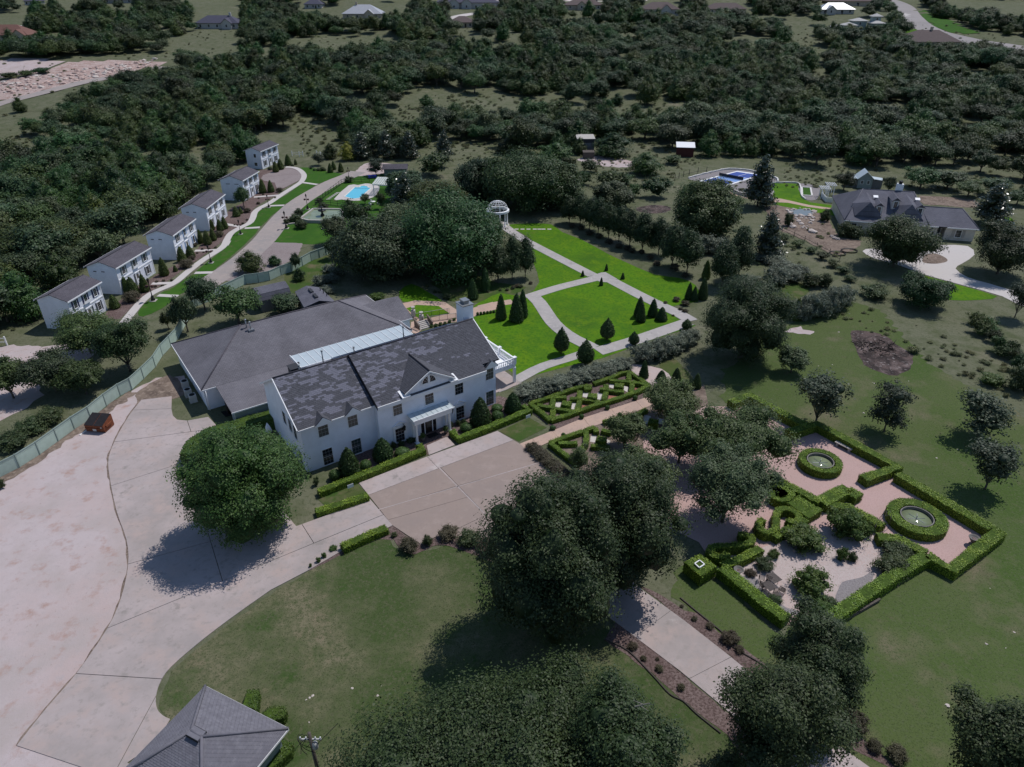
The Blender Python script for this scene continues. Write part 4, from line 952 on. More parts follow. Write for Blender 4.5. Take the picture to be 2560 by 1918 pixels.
m = MB(); m.box(PC-1.25,PC+1.25,VC-.08,VC-.002,2.45,2.65); m.box(PC-1.25,PC-1.1,VC-.08,VC-.002,0,2.45); m.box(PC+1.1,PC+1.25,VC-.08,VC-.002,0,2.45); m.box(PC-.62,PC-.5,VC-.07,VC-.002,0,2.45); m.box(PC+.5,PC+.62,VC-.07,VC-.002,0,2.45); fr = m.build('door_frame','white_trim',house)
for a, b in ((PC-1.1,PC-.62),(PC+.62,PC+1.1)): MB().box(a,b,VC-.03,VC-.003,.05,2.45).build('sidelight','dark_glass',fr)
m = MB(); m.box(PC-.5,PC+.5,VC-.045,VC-.003,.03,2.45); dr = m.build('door','door_dark',house)
MB().box(PC-.3,PC+.3,VC-.06,VC-.046,.85,2.2).build('door_pane','blind_glass',dr); MB().bar((PC+.42,VC-.1,1.05),(PC+.42,VC-.04,1.05),.04,n=6).build('handle','grey_metal',dr)
MB().box(PC-.7,PC+.7,VC-1.3,VC-.5,.092,.11).build('doormat','mat_black',house)
for u in (PC-3.55, PC+3.35):
    m = MB(); z = 2.0; m.lathe([(.02,.62),(.10,.58),(.22,.42),(.16,.40),(.15,.06),(.17,.04),(.06,-.1),(.02,-.18)], (u,VC-.36,z), 6); m.bar((u,VC-.36,z+.62),(u,VC-.01,z+.7),.03); m.bar((u,VC-.36,z+.1),(u,VC-.01,z+.05),.025); m.build('wall_lantern','black_iron',house)
# chimney
m = MB(); m.box(26.35,27.95,6.75,8.55,6,12.1); m.build('chimney','painted_brick',house)
ch = house.children[-1]
m = MB(); m.box(26.25,28.05,6.65,8.65,12.1,12.22); m.box(26.8,27.6,7.2,8.2,12.22,12.6); m.box(26.72,27.68,7.12,8.28,12.6,12.7); m.build('chimney_cap','grey_metal',ch)
# vent pipes behind the ridge
for u, v, z, h_ in ((6.6,8.2,9.2,1.5),(17.6,7.6,9.6,1.6),(10.4,7.2,9.6,.9),(3.2,7.2,9.4,.8)):
    m = MB(); m.bar((u,v,z-.6),(u,v,z+h_),.075,n=8); m.bar((u,v,z+h_),(u,v,z+h_+.16),.14,n=8); m.build('vent_pipe','grey_metal',house)
# two-storey side porch with balustrade
u0, u1, v0, v1, zd = UE+.01, 32.3, 3.1, 10.6, 3.0
m = MB(); m.box(u0,u1+.1,v0-.1,v1+.1,zd-.42,zd); m.build('porch_deck','white_trim',house)
MB().box(u0+.02,u1+.14,v0-.14,v1+.14,zd,zd+.06).build('porch_floor','white_trim',house)
bal = MB().lathe([(.05,0),(.05,.08),(.085,.16),(.09,.30),(.045,.5),(.04,.62),(.06,.68),(.06,.74)],(0,0,0),8).mesh('baluster','white_trim')
def balustrade(p, q, step=.30, z=zd+.06):
    p = Vector(p); q = Vector(q); n = max(2, int((q-p).length/step))
    for i in range(1,n):
        c = p.lerp(q, i/n); link('baluster', bal, house, (c.x,c.y,z+.12))
    m = MB(); m.obox(p, q, .2, z+.86, z+1.0); m.obox(p, q, .16, z+.04, z+.12); m.build('handrail','white_trim',house)
balustrade((u0,v0),(u1,v0)); balustrade((u1,v0),(u1,v1)); balustrade((u0,v1),(u1,v1))
for c in ((u1,v0),(u1,v1),(u1,(v0+v1)/2)):
    m = MB(); m.box(c[0]-.2,c[0]+.2,c[1]-.2,c[1]+.2,zd+.06,zd+1.1); m.box(c[0]-.27,c[0]+.27,c[1]-.27,c[1]+.27,zd+1.1,zd+1.22); m.build('newel_post','white_trim',house)
    MB().box(c[0]-.17,c[0]+.17,c[1]-.17,c[1]+.17,.05,zd-.42).build('porch_column','white_trim',house)
sheet('porch_paving', 's', [], .085, 'concrete', thick=.085, raw=[tuple((Matrix.Rotation(HA,2) @ Vector(p))+Vector(HO)) for p in ((27.0,2.2),(33.0,2.2),(33.0,11),(27.0,11))])
# ------------------------------------------------------------------ the hall behind the house
hall = tag(empty('hall_building', (*HO,0), HA), 'broad single-storey white hall with huge plain grey hip roof', 'building')
e0,e1,w0,w1,ze,zr = -6.2,25.3,20.6,37.2,3.4,7.4; r0,r1,rv = 2.3,17.2,28.9
MB().prism([(e0+.4,w0+.4),(e1-.4,w0+.4),(e1-.4,w1-.4),(e0+.4,w1-.4)],0,ze-.02).build('wall','painted_brick',hall)
m = MB(); m.slab([(e0,w0,ze),(e1,w0,ze),(r1,rv,zr),(r0,rv,zr)],.15); m.slab([(e1,w1,ze),(e0,w1,ze),(r0,rv,zr),(r1,rv,zr)],.15); m.slab([(e0,w1,ze),(e0,w0,ze),(r0,rv,zr)],.15); m.slab([(e1,w0,ze),(e1,w1,ze),(r1,rv,zr)],.15); m.build('roof','roof_grey',hall)
rf = hall.children[-1]
for a, b in (((e0,w0,ze),(r0,rv,zr)),((e0,w1,ze),(r0,rv,zr)),((e1,w0,ze),(r1,rv,zr)),((e1,w1,ze),(r1,rv,zr)),((r0,rv,zr),(r1,rv,zr))): MB().bar(a,b,.10,n=6).build('ridge_cap','roof_mauve',rf)
m = MB(); m.box(e0-.05,e1+.05,w0-.08,w0,ze-.22,ze-.03); m.box(e0-.08,e0,w0,w1,ze-.22,ze-.03); m.box(e1,e1+.08,w0,w1,ze-.22,ze-.03); m.build('fascia','white_trim',hall)
# low porch roof towards the drive
m = MB(); m.slab([(-4.3,13.9,2.72),(8.5,13.9,2.72),(8.5,20.59,3.38),(-4.3,20.59,3.38)],.14); m.build('porch_roof','roof_grey',hall)
m = MB(); m.box(-3.7,8.4,14.2,14.4,0,2.56); m.box(-3.9,-3.7,14.2,16.4,0,2.56); m.build('porch_wall','sage_siding',hall); MB().box(-4.34,8.5,13.82,13.9,2.52,2.7).build('fascia','white_trim',hall)
m = MB(); m.box(-3.95,-3.88,18.2,19.2,.05,2.2); m.build('side_door','door_dark',hall)
m = MB(); m.box(-5.9,-5.8,20.95,20.99,.1,3.1); m.bar((-5.72,20.5,.1),(-5.72,20.5,3.2),.05); m.build('downspout','white_trim',hall)
# cross wing at the east end
cx0, cx1, cv0, cv1, crv = 21.5, 27.6, 24.7, 34.1, 29.4
gable_wall(22, 27.2, cv0+.3, cv1-.3, 3.1, crv, 5.1).build('wall','painted_brick',hall)
m = MB(); m.slab([(cx0,cv0,3.25),(cx1,cv0,3.25),(cx1,crv,5.35),(cx0,crv,5.35)],.14); m.slab([(cx0,crv,5.35),(cx1,crv,5.35),(cx1,cv1,3.25),(cx0,cv1,3.25)],.14); m.build('roof','roof_grey',hall)
MB().box(cx0+1,cx1,cv0-.07,cv0,3.05,3.22).build('fascia','white_trim',hall)
m = MB()
for (u, v) in ((2.9,28.2),(3.3,27.7)): m.bar((u,v,6.8),(u,v,8.2 if u < 3 else 7.9),.08,n=8); m.bar((u,v,8.2 if u < 3 else 7.9),(u,v,8.4 if u < 3 else 8.1),.15,n=8)
m.box(2.9,3.7,27.3,27.9,6.6,6.95); m.build('roof_vent','grey_metal',hall)
# gallery with pale standing-seam roof between house and hall
gal = tag(empty('covered_gallery', (*HO,0), HA), 'raised gallery with pale blue standing-seam metal roof behind the mansion ridge', 'building')
MB().box(5.9,21.3,12.92,17.1,0,6.3).build('wall','lap_siding',gal)
ga, gb, gv0, gv1 = 5.3, 21.9, 13.3, 17.5; n = 15
for i in range(n):
    a = ga+(gb-ga)*i/n; b = ga+(gb-ga)*(i+1)/n
    MB().slab([(a+.01,gv0,6.55),(b-.01,gv0,6.55),(b-.01,gv1,6.38),(a+.01,gv1,6.38)],.08).build('roof_panel','pale_metal',gal)
    if i: MB().slab([(a-.03,gv0,6.61),(a+.03,gv0,6.61),(a+.03,gv1,6.44),(a-.03,gv1,6.44)],.06).build('standing_seam','white_trim',gal)
m = MB(); m.box(ga-.08,gb+.08,gv0-.1,gv0,6.36,6.6); m.box(ga-.08,ga,gv0,gv1,6.2,6.56); m.box(gb,gb+.08,gv0,gv1,6.2,6.56); m.build('roof_edge','white_trim',gal)
m = MB(); m.box(4.0,5.5,13.6,15.0,5.2,6.4); m.box(3.9,5.6,13.5,15.1,6.4,6.5); tag(m.build('exhaust_hood','charcoal_paint',gal))
# wall for the hood: leg down to the porch roof
MB().box(4.1,5.4,13.7,14.9,2.6,5.2).build('exhaust_duct','charcoal_paint',gal)
# ------------------------------------------------------------------ cottages along the lane
def cottage(c, L_, D_, ang, sh, label, vents, lows, mid_sh=None):
    a = R(ang); ca, sa = math.cos(a), math.sin(a)
    o = (c[0]+.3*ca-.3*sa, c[1]+.3*sa+.3*ca); L_ -= .6; D_ -= .6; H_ = 5.25; rz = H_+D_*.18; hd = D_/2
    t = tag(empty('cottage', (*o,0), a), label, 'cottage', 'white cottages along the lane')
    m = MB()
    for u in (0, L_): m.add([(u,0,0),(u,D_,0),(u,D_,H_),(u,hd,rz-.02),(u,0,H_)],[(0,1,2,3,4) if u else (4,3,2,1,0)])
    m.add([(0,0,0),(L_,0,0),(L_,0,H_),(0,0,H_)],[(0,1,2,3)]); m.add([(0,D_,0),(L_,D_,0),(L_,D_,H_),(0,D_,H_)],[(3,2,1,0)]); m.build('wall','lap_siding',t)
    s = (rz-H_)/hd
    m = MB(); m.slab([(-.3,-.35,H_-.35*s+.1),(L_+.3,-.35,H_-.35*s+.1),(L_+.3,hd,rz+.1),(-.3,hd,rz+.1)],.1); m.slab([(-.3,hd,rz+.1),(L_+.3,hd,rz+.1),(L_+.3,D_+.35,H_-.35*s+.1),(-.3,D_+.35,H_-.35*s+.1)],.1)
    r = m.build('roof','roof_mauve',t); MB().bar((-.3,hd,rz+.12),(L_+.3,hd,rz+.12),.08,n=6).build('ridge_cap','ridge_cap',r)
    z1 = H_-.35*s; MB().box(-.32,L_+.32,-.43,-.35,z1-.12,z1+.08).build('fascia','white_trim',t); MB().box(-.32,L_+.32,D_+.35,D_+.43,z1-.12,z1+.08).build('fascia','white_trim',t)
    MB().box(-.02,L_+.02,-.07,-.002,2.62,2.82).build('belt_course','white_trim',t)
    MB().box(-.04,.12,-.05,-.003,0,H_).build('corner_board','white_trim',t); MB().box(L_-.12,L_+.04,-.05,-.003,0,H_).build('corner_board','white_trim',t)
    ww, hh = min(.82, L_*.09), 1.3; us = [L_*f for f in (.19,.5,.81)]
    for k, u in enumerate(us):
        window(t, u-ww/2, 0, 3.35, ww, hh, 0, 2, 4); sw = ww*.42
        q = (mid_sh or sh) if k == 1 else sh
        for x in (u-ww/2-.14-sw, u+ww/2+.14): shutter(t, x, 0, 3.25, sw, hh+.2, q)
        if k != 1:
            window(t, u-ww/2, 0, .75, ww, hh+.1, 0, 2, 4)
            for x in (u-ww/2-.14-sw, u+ww/2+.14): shutter(t, x, 0, .65, sw, hh+.3, lows)
    u = us[1]; m = MB(); m.box(u-.62,u-.5,-.07,-.002,0,2.2); m.box(u+.5,u+.62,-.07,-.002,0,2.2); m.box(u-.72,u+.72,-.12,-.002,2.2,2.36); m.build('door_frame','white_trim',t)
    d = MB().box(u-.5,u+.5,-.05,-.003,.02,2.2).build('door','white_trim',t); MB().box(u-.33,u+.33,-.062,-.051,1.1,2.0).build('door_pane','blind_glass',d); MB().bar((u+.4,-.1,1.0),(u+.4,-.05,1.0),.035).build('handle','grey_metal',d)
    for x in (u-1.05, u+.68): shutter(t, x, 0, .1, .36, 2.1, lows)
    m = MB(); m.box(u-.8,u+.8,-.3,-.003,3.18,3.26); m.box(u-.8,u+.8,-.3,-.26,3.26,3.62); m.build('balconet','white_trim',t)
    for (y, z, w_, h_) in vents: MB().box(-.03,-.002,y-w_/2,y+w_/2,z-h_/2,z+h_/2).build('wall_vent','charcoal_paint',t)
    return t
P4 = [(2.4,4.3,.3,.16),(2.75,4.3,.3,.16),(4.0,4.3,.3,.16),(4.3,4.3,.3,.16)]
cottage((-71.7,105.3), 8.7, 5.9, 82.0, 'navy_paint', 'two-storey white cottage with dark navy shutters beside the turning area', [], 'slate_paint')
cottage((-71.0,120.0), 11.3, 6.1, 82.5, 'sage_paint', 'white cottage with sage grey shutters, long low-pitched roof and twin gable vents', P4, 'grey_paint')
cottage((-68.1,137.8), 11.3, 5.9, 88.5, 'slate_paint', 'white cottage with slate upper shutters and light blue lower shutters', P4, 'blue_paint', 'blue_paint')
cottage((-68.2,156.2), 11.8, 6.1, 89.5, 'charcoal_paint', 'white cottage with charcoal shutters above and light ones on the ground floor', P4, 'sage_paint')
cottage((-67.9,180.0), 9.8, 6.4, 83.0, 'charcoal_paint', 'white cottage with long slot vents in its gable wall and dark shutters', [(1.6,4.2,1.1,.14),(3.9,4.2,1.1,.14),(2.6,1.9,1.0,.14)], 'slate_paint')
t = cottage((-73.4,212.6), 10.3, 5.4, 76.0, 'slate_paint', 'white cottage at the curve of the walk with small windows in its gable wall', [], 'slate_paint')
window(t, 0, 2.2, 3.3, .7, 1.0, -math.pi/2, 2, 2); window(t, 0, 2.4, .9, .9, .9, -math.pi/2, 2, 2)
# ------------------------------------------------------------------ gatehouse with hip roof at the drive
GA = R(-25.6); gc = (-22.35, 30.75)
gate = tag(empty('gatehouse', (*gc,0), GA), 'small grey-blue gatehouse under a square hip shingle roof beside the concrete drive', 'house')
e = 4.2; ze = 2.75; ap = 5.1
m = MB(); m.prism([(-3.7,-3.7),(3.7,-3.7),(3.7,3.7),(-3.7,3.7)],0,ze+.1); m.build('wall','sage_siding',gate)
crn = [(-e,-e,ze),(e,-e,ze),(e,e,ze),(-e,e,ze)]; ra, rb = (-.5,0,ap), (.5,0,ap)
m = MB(); m.slab([crn[0],crn[1],rb,ra],.1); m.slab([crn[1],crn[2],rb],.1); m.slab([crn[2],crn[3],ra,rb],.1); m.slab([crn[3],crn[0],ra],.1); m.build('roof','shingle_mid',gate)
sm = ('shingle_mid','shingle_mid','shingle_mid'); simple('gate_shingle', (.15,.145,.168), .9, .14, 2.0, .4, bscale=40); simple('gate_shingle_b', (.165,.16,.183), .9, .14, 2.0, .4, bscale=40)
gm = ('gate_shingle','gate_shingle_b','gate_shingle_b')
for poly in ([crn[0],crn[1],rb,ra],[crn[1],crn[2],rb],[crn[2],crn[3],ra,rb],[crn[3],crn[0],ra]): shingles(gate, poly, .34, .15, lambda s,t,r: False, 75, gm, seed=4)
for a, b in ((crn[0],ra),(crn[1],rb),(crn[2],rb),(crn[3],ra),(ra,rb)): MB().bar((a[0],a[1],a[2]+.03),(b[0],b[1],b[2]+.03),.12,n=6).build('hip_cap','gate_shingle',gate)
m = MB(); m.box(-.55,.55,-.38,.38,ap-.06,ap+.10); rv_ = m.build('ridge_vent','gate_shingle_b',gate); MB().box(-.56,.56,-.43,-.385,ap-.10,ap+.05).build('vent_slot','mat_black',rv_); MB().box(-.56,.56,.385,.43,ap-.10,ap+.05).build('vent_slot','mat_black',rv_)
m = MB()
for a, b in ((0,1),(1,2),(2,3),(3,0)): m.obox(crn[a][:2], crn[b][:2], .1, ze-.2, ze-.02)
m.build('fascia','white_trim',gate)
m = MB(); m.box(3.72,3.8,-3.0,-2.2,0,2.4); m.build('corner_board','white_trim',gate)
# ------------------------------------------------------------------ neighbour's house
NA = R(-13.5); no = (74.2, 155.0)
nb = tag(empty('ranch_house', (*no,0), NA), 'wide limestone house with slate grey hip roof, dormers and white chimney', 'house')
MB().prism([(.4,.4),(17,.4),(17,19.5),(.4,19.5)],0,3.0).build('wall','limestone',nb)
m = MB(); m.prism([(16.5,.5),(19.3,.5),(19.3,2.6),(20.9,2.6),(20.9,.5),(26.8,.5),(26.8,10.6),(16.5,10.6)],0,2.95); m.build('wall','limestone',nb)
A0,B0,C0,D0 = (0,0,3),(17.3,0,3),(17.3,20,3),(0,20,3); ra, rb = (4.4,10,7.6),(15.2,10,7.6)
m = MB(); m.slab([A0,B0,rb,ra],.15); m.slab([B0,C0,rb],.15); m.slab([C0,D0,ra,rb],.15); m.slab([D0,A0,ra],.15); m.build('roof','roof_slate',nb); r_ = nb.children[-1]
A1,B1,C1,D1 = (15.5,0,2.98),(27.2,0,2.98),(27.2,11,2.98),(15.5,11,2.98); ra1, rb1 = (14.5,5.5,5.7),(24.6,5.5,5.7)
m = MB(); m.slab([A1,B1,rb1,ra1],.15); m.slab([B1,C1,rb1],.15); m.slab([C1,D1,ra1,rb1],.15); m.build('roof','roof_slate',nb); r2_ = nb.children[-1]
for a, b in ((A0,ra),(B0,rb),(ra,rb)): MB().bar(a,b,.12,n=6).build('hip_cap','roof_slate',r_)
for a, b in ((B1,rb1),(ra1,rb1)): MB().bar(a,b,.12,n=6).build('hip_cap','roof_slate',r2_)
def zr_main(v): return 3+4.6*v/10
for uc in (4.9, 13.4):                 # two steep front-facing gables that start at the ridge
    m = MB(); zt = 7.4; hw = 3.1
    for sg in (-1,1): m.slab([(uc,2.0,zt-.6),(uc,9.6,zt),(uc+sg*hw,5.2,zr_main(5.2)+.1),(uc+sg*hw*.9,1.2,zr_main(1.2)+.15)],.1)
    m.add([(uc-hw*.9,1.2,zr_main(1.2)+.1),(uc+hw*.9,1.2,zr_main(1.2)+.1),(uc,2.0,zt-.62)],[(0,1,2)]); m.build('gable_roof','roof_slate',nb)
for uc, v, arched in ((7.0,2.3,1),(10.6,4.2,0),(15.4,2.6,1)):
    zb = zr_main(v); m = MB(); m.box(uc-.75,uc+.75,v,v+3.0,zb-.3,zb+2.0); d = m.build('dormer','limestone',nb)
    m = MB()
    for sg in (-1,1): m.slab([(uc+sg*1.0,v-.3,zb+1.85),(uc,v-.3,zb+2.65),(uc,v+5.5,zb+2.65),(uc+sg*1.0,v+3.8,zb+1.85)],.1)
    m.add([(uc-.9,v-.02,zb+1.9),(uc+.9,v-.02,zb+1.9),(uc,v-.02,zb+2.6)],[(0,1,2)]); m.build('dormer_roof','roof_slate',d)
    window(nb, uc-.38, v-.003, zb+.3, .76, 1.4, 0, 2, 4)
for u, v, sh_ in ((17.6,.5,1),(20.0,2.6,1),(23.6,.5,1),(2.2,.4,0)):
    window(nb, u-.55, v, .8, 1.1, 1.5, 0, 2, 4, 'dark_glass')
    if sh_:
        for x in (u-1.3, u+.75): shutter(nb, x, v, .75, .55, 1.6, 'stone_cap')
MB().box(-.06,19.2,-.1,-.003,2.72,2.95).build('fascia','white_trim',nb); MB().box(20.9,27.2,-.1,-.003,2.72,2.95).build('fascia','white_trim',nb)
m = MB(); m.box(11.6,12.9,10.3,11.6,6.2,9.0); ch = m.build('chimney','white_trim',nb); MB().lathe([(.4,0),(.4,.5),(.5,.55),(.5,.62)],(12.25,10.95,9.0),10).build('chimney_pot','black_iron',ch)
for uc in (6.2, 14.9): MB().slab([(uc,6.2,zr_main(6.2)+.95),(uc+1.0,6.2,zr_main(6.2)+.95),(uc+1.0,6.9,zr_main(6.9)+.95),(uc,6.9,zr_main(6.9)+.95)],.1).build('skylight','white_trim',nb)
# playhouse, arbours and panel fence behind the neighbour's house
X, Y = at('C', 385, 235); ph = tag(empty('playhouse', (X,Y+2,0), R(-13)), 'little blue-grey playhouse with pale gabled roof and side lean-tos behind slate roof', 'playhouse')
gable_wall(-1.8,1.8,-2,2,2.6,0,2.6).build('wall','sage_siding',ph)
m = MB(); m.add([(-1.8,-2,2.6),(1.8,-2,2.6),(0,-2,4.2)],[(0,1,2)]); m.build('gable','sage_siding',ph)
m = MB()
for sg in (-1,1): m.slab([(sg*2.2,-2.4,2.4),(0,-2.4,4.4),(0,2.3,4.4),(sg*2.2,2.3,2.4)],.1)
m.build('roof','pale_metal',ph)
for sg in (-1,1):
    MB().slab([(sg*1.9,-1.6,2.5),(sg*4.8,-1.6,2.2),(sg*4.8,1.4,2.2),(sg*1.9,1.4,2.5)],.08).build('lean_to_roof','pale_metal',ph); MB().box(min(sg*1.85,sg*4.5),max(sg*1.85,sg*4.5),-1.3,1.2,0,2.1).build('lean_to_wall','grey_siding',ph)
window(ph,-1.1,-2,1.2,.6,.8); window(ph,.5,-2,1.2,.6,.8)
def arbour(z, x, y, rz, label):
    X, Y = at(z, x, y); t = tag(empty('arbour', (X,Y,0), rz), label, 'arbour')
    for a in (-1.2,1.2):
        for b in (-.8,.8): MB().box(a-.08,a+.08,b-.08,b+.08,0,2.5).build('post','white_trim',t)
    for a in (-1.2,1.2): MB().box(a-.06,a+.06,-1.3,1.3,2.4,2.55).build('beam','white_trim',t)
    for i in range(6): MB().box(-1.6,1.6,-1.1+i*.44-.04,-1.1+i*.44+.04,2.55,2.68).build('rafter','white_trim',t)
arbour('M', 1670, 415, R(80), 'white garden arbour beside the small turf panel'); arbour('M', 1735, 375, R(80), 'white slatted arbour next to the shrubs by the slate roof')
def fence_run(name, label, pts, h, post_mat, panel_mat, post_w=.14, rail=True, boards=None, rails=None, group=None, z0=.05, step=None):
    """posts and panels along world points"""
    t = tag(empty(name, (*pts[0],0)), label, 'fence', group); o = Vector(pts[0])
    L = [Vector(p)-o for p in (even(pts, step) if step else pts)]
    for p in L: MB().box(p.x-post_w/2,p.x+post_w/2,p.y-post_w/2,p.y+post_w/2,-.1,h+.08).build('post',post_mat,t)
    for a, b in zip(L, L[1:]):
        d = (b-a).normalized()*post_w/2; a2, b2 = a+d, b-d
        if panel_mat:
            MB().obox(a2,b2,.04,z0,h*.80).build('panel',panel_mat,t); MB().obox(a2,b2,.05,h*.80+.05,h*.95).build('top_panel',panel_mat,t)
        for zz in (rails or []): MB().obox(a2,b2,.05,zz-.04,zz+.04).build('rail',post_mat,t)
        if rail and panel_mat: MB().obox(a,b,.12,h*.95+.001,h+.03).build('cap_rail',post_mat if not boards else panel_mat,t)
    return t
simple('fence_green', (.42,.52,.45), .6, .08, 1.5); simple('fence_post', (.24,.30,.27), .6, .1, 2.0); simple('white_vinyl', (.75,.75,.74), .5, .05); simple('old_wood', (.10,.085,.075), .9, .2, 3.0)
FA = pts_of('d', [(-140,1500),(-5,1428),(128,1360),(258,1277),(375,1192),(480,1115),(585,1048),(685,965),(775,900),(850,860),(925,790),(1000,715),(1045,643),(1100,585),(1145,535)])
FA += pts_of('A', [(290,330),(480,255)])+pts_of('L', [(245,1680),(385,1665),(510,1640),(635,1582),(745,1545),(870,1480),(965,1425),(1060,1390),(1135,1362),(1270,1290),(1395,1222),(1475,1200),(1560,1178),(1675,1150)])
fence_run('panel_fence', 'pale green panel fence with darker posts running past the dumpster', FA, 1.9, 'fence_post', 'fence_green')
FB = pts_of('L', [(1675,1150),(1720,1115),(1755,1080),(1795,1040),(1845,985),(1900,910),(1960,820)]); fence_run('panel_fence', 'pale green panel fence turning up towards the pool past the oaks', FB[1:], 1.9, 'fence_post', 'fence_green')
fence_run('panel_fence', 'short pale green fence end beyond the pool pergola', pts_of('L', [(2120,640),(2150,610),(2185,580)]), 1.9, 'fence_post', 'fence_green')
fence_run('wire_fence', 'dark wooden post fence behind the white cottages', pts_of('k', [(1420,1140),(1555,330+10),(1580,312),(1600,300),(1622,288),(1645,275),(1665,262),(1685,250),(1710,236),(1735,215)])[1:], 1.3, 'old_wood', None, .12, False, rails=[.5,.9])
fence_run('rail_fence', 'white rail fence stretch beside the curve-of-walk cottage', pts_of('L', [(755,270),(835,275),(875,272)]), 1.6, 'white_vinyl', None, .16, False, rails=[.7,1.3])
fence_run('rail_fence', 'white rail fence with sloping end near the golden conifer', pts_of('L', [(1025,262),(1068,270),(1110,290)]), 1.5, 'white_vinyl', None, .16, False, rails=[.6,1.2])
fence_run('rail_fence', 'white rail fence piece at the edge of the turning area', pts_of('N', [(-160,1040),(-20,1030),(85,1030)]), 1.5, 'white_vinyl', None, .18, False, rails=[.6,1.25])
fence_run('wire_fence', 'thin dark post fence between wild grass and the neighbour soil', pts_of('M', [(1150,770),(1215,800),(1345,860),(1460,920),(1595,990),(1735,1062),(1850,1120)]), 1.5, 'old_wood', None, .09, False, rails=[.5,1.1])
fence_run('wire_fence', 'dark posts of a wire fence by the blue sports court', pts_of('M', [(30,225),(75,205),(125,188),(188,170),(285,148),(380,140)]), 1.6, 'old_wood', None, .13, False, rails=[.6])
fence_run('lawn_fence', 'white picket panel fence beside the slate roof hip', pts_of('M', [(1650,380),(1660,430),(1700,470),(1840,480)]), 1.3, 'white_vinyl', 'white_vinyl', .12)
fence_run('pool_fence', 'black metal fence along the hedge side of the pool', pts_of('L', [(1010,810),(1100,730),(1205,650),(1310,570),(1450,555),(1525,555),(1610,558)]), 1.3, 'black_iron', None, .08, False, rails=[.15,.7,1.2], step=2.0)
fence_run('pool_fence', 'black metal fence between the pool and the stone fountain', pts_of('L', [(1010,812),(1115,805),(1220,815),(1320,830)]), 1.3, 'black_iron', None, .08, False, rails=[.15,.7,1.2], step=2.0)
# iron railing round the little terrace lawn
def railing(label, p, q, h=1.0):
    t = tag(empty('railing', (*p,0)), label, 'railing'); d = Vector(q)-Vector(p); n = int(d.length/.14); m = MB()
    for i in range(n+1):
        c = d*(i/n); (MB().box(c.x-.012,c.x+.012,c.y-.012,c.y+.012,.05,h) if i % 10 else MB().box(c.x-.03,c.x+.03,c.y-.03,c.y+.03,0,h+.05)).build('bar' if i % 10 else 'post','black_iron',t)
    MB().obox((0,0),d,.06,h,h+.05).build('top_rail','stone_cap',t); MB().obox((0,0),d,.04,.12,.15).build('bottom_rail','black_iron',t)
railing('iron railing with pale top rail along the terrace lawn', at('G',610,600), at('G',1130,515)); railing('iron railing above the box plants behind the chimney', at('G',720,660), at('G',1250,590))
t = tag(empty('terrace_steps', (*at('G',690,690),0), HA), 'garden steps with stone balustrade beside the terrace', 'steps')
for i in range(5): MB().box(-1.1,1.1,-.35*i-.34,-.35*i,0,.75-.15*i).build('step','stone_cap',t)
for sx in (-1.25,1.25):
    MB().add([(sx-.1,0,1.5),(sx+.1,0,1.5),(sx+.1,-1.9,.8),(sx-.1,-1.9,.8),(sx-.1,0,1.65),(sx+.1,0,1.65),(sx+.1,-1.9,.95),(sx-.1,-1.9,.95)],[(4,5,6,7),(0,3,2,1),(0,1,5,4),(2,3,7,6),(1,2,6,5),(3,0,4,7)]).build('handrail','wood_rail',t)
    for i in range(7): y = -.15-.27*i; MB().box(sx-.05,sx+.05,y-.05,y+.05,0,1.5-.37*(-y)+.02).build('baluster','wood_rail',t)
for x, y, lb in ((575,560,'stone urn pier at the corner of the terrace lawn'),(700,640,'stone urn pier at the head of the terrace steps')):
    t = tag(empty('urn_pier', (*at('G',x,y),0)), lb, 'urn'); MB().box(-.35,.35,-.35,.35,0,1.2).build('pier','stone_cap',t); MB().lathe([(.2,0),(.12,.1),(.12,.2),(.34,.5),(.36,.6),(.30,.6)],(0,0,1.2),12).build('urn','stone_cap',t)
# ------------------------------------------------------------------ sheds near the hall
sa = R(35); so_ = Vector((-43.2,112.4))
sh = tag(empty('storage_shed', (*so_,0), sa), 'grey barn-roofed storage shed beside the green panel fence', 'shed')
Ls, Ds = 5.2, 4.4; prof = [(0,2.1),(.55,3.25),(Ds/2,3.85),(Ds-.55,3.25),(Ds,2.1)]
m = MB()
for u in (0,Ls):
    n = len(prof); m.add([(u,0,0)]+[(u,v,z) for v,z in prof]+[(u,Ds,0)],[tuple(range(n+2)) if not u else tuple(range(n+1,-1,-1))])
m.add([(0,0,0),(Ls,0,0),(Ls,0,2.1),(0,0,2.1)],[(0,1,2,3)]); m.add([(0,Ds,0),(Ls,Ds,0),(Ls,Ds,2.1),(0,Ds,2.1)],[(3,2,1,0)]); m.build('wall','grey_siding',sh)
m = MB()
for (v0_,z0_),(v1_,z1_) in zip(prof,prof[1:]): m.add([(-.2,v0_,z0_+.06),(Ls+.2,v0_,z0_+.06),(Ls+.2,v1_,z1_+.06),(-.2,v1_,z1_+.06)],[(0,1,2,3)])
m.build('roof','roof_slate',sh); m = MB(); m.box(-.06,-.01,1.3,3.1,0,2.0); m.build('shed_door','charcoal_paint',sh)
fl = [Vector(p) for p in ((-37.9,115.0),(-34.13,116.9),(-29.9,110.7),(-34.6,108.3))]; c = sum(fl, Vector((0,0)))/4
ft = tag(empty('service_building', (*c,0)), 'low grey service building with roof fans behind the hall ridge', 'building'); lo = [(p-c)*.95 for p in fl]
MB().prism(ccw([tuple(p) for p in lo]),0,2.9).build('wall','grey_siding',ft)
q = [p-c for p in fl]; mA = (q[0]+q[3])/2*.3+(q[1]+q[2])/2*.7; ridge0 = (q[0]+q[1])/2; ridge1 = (q[2]+q[3])/2
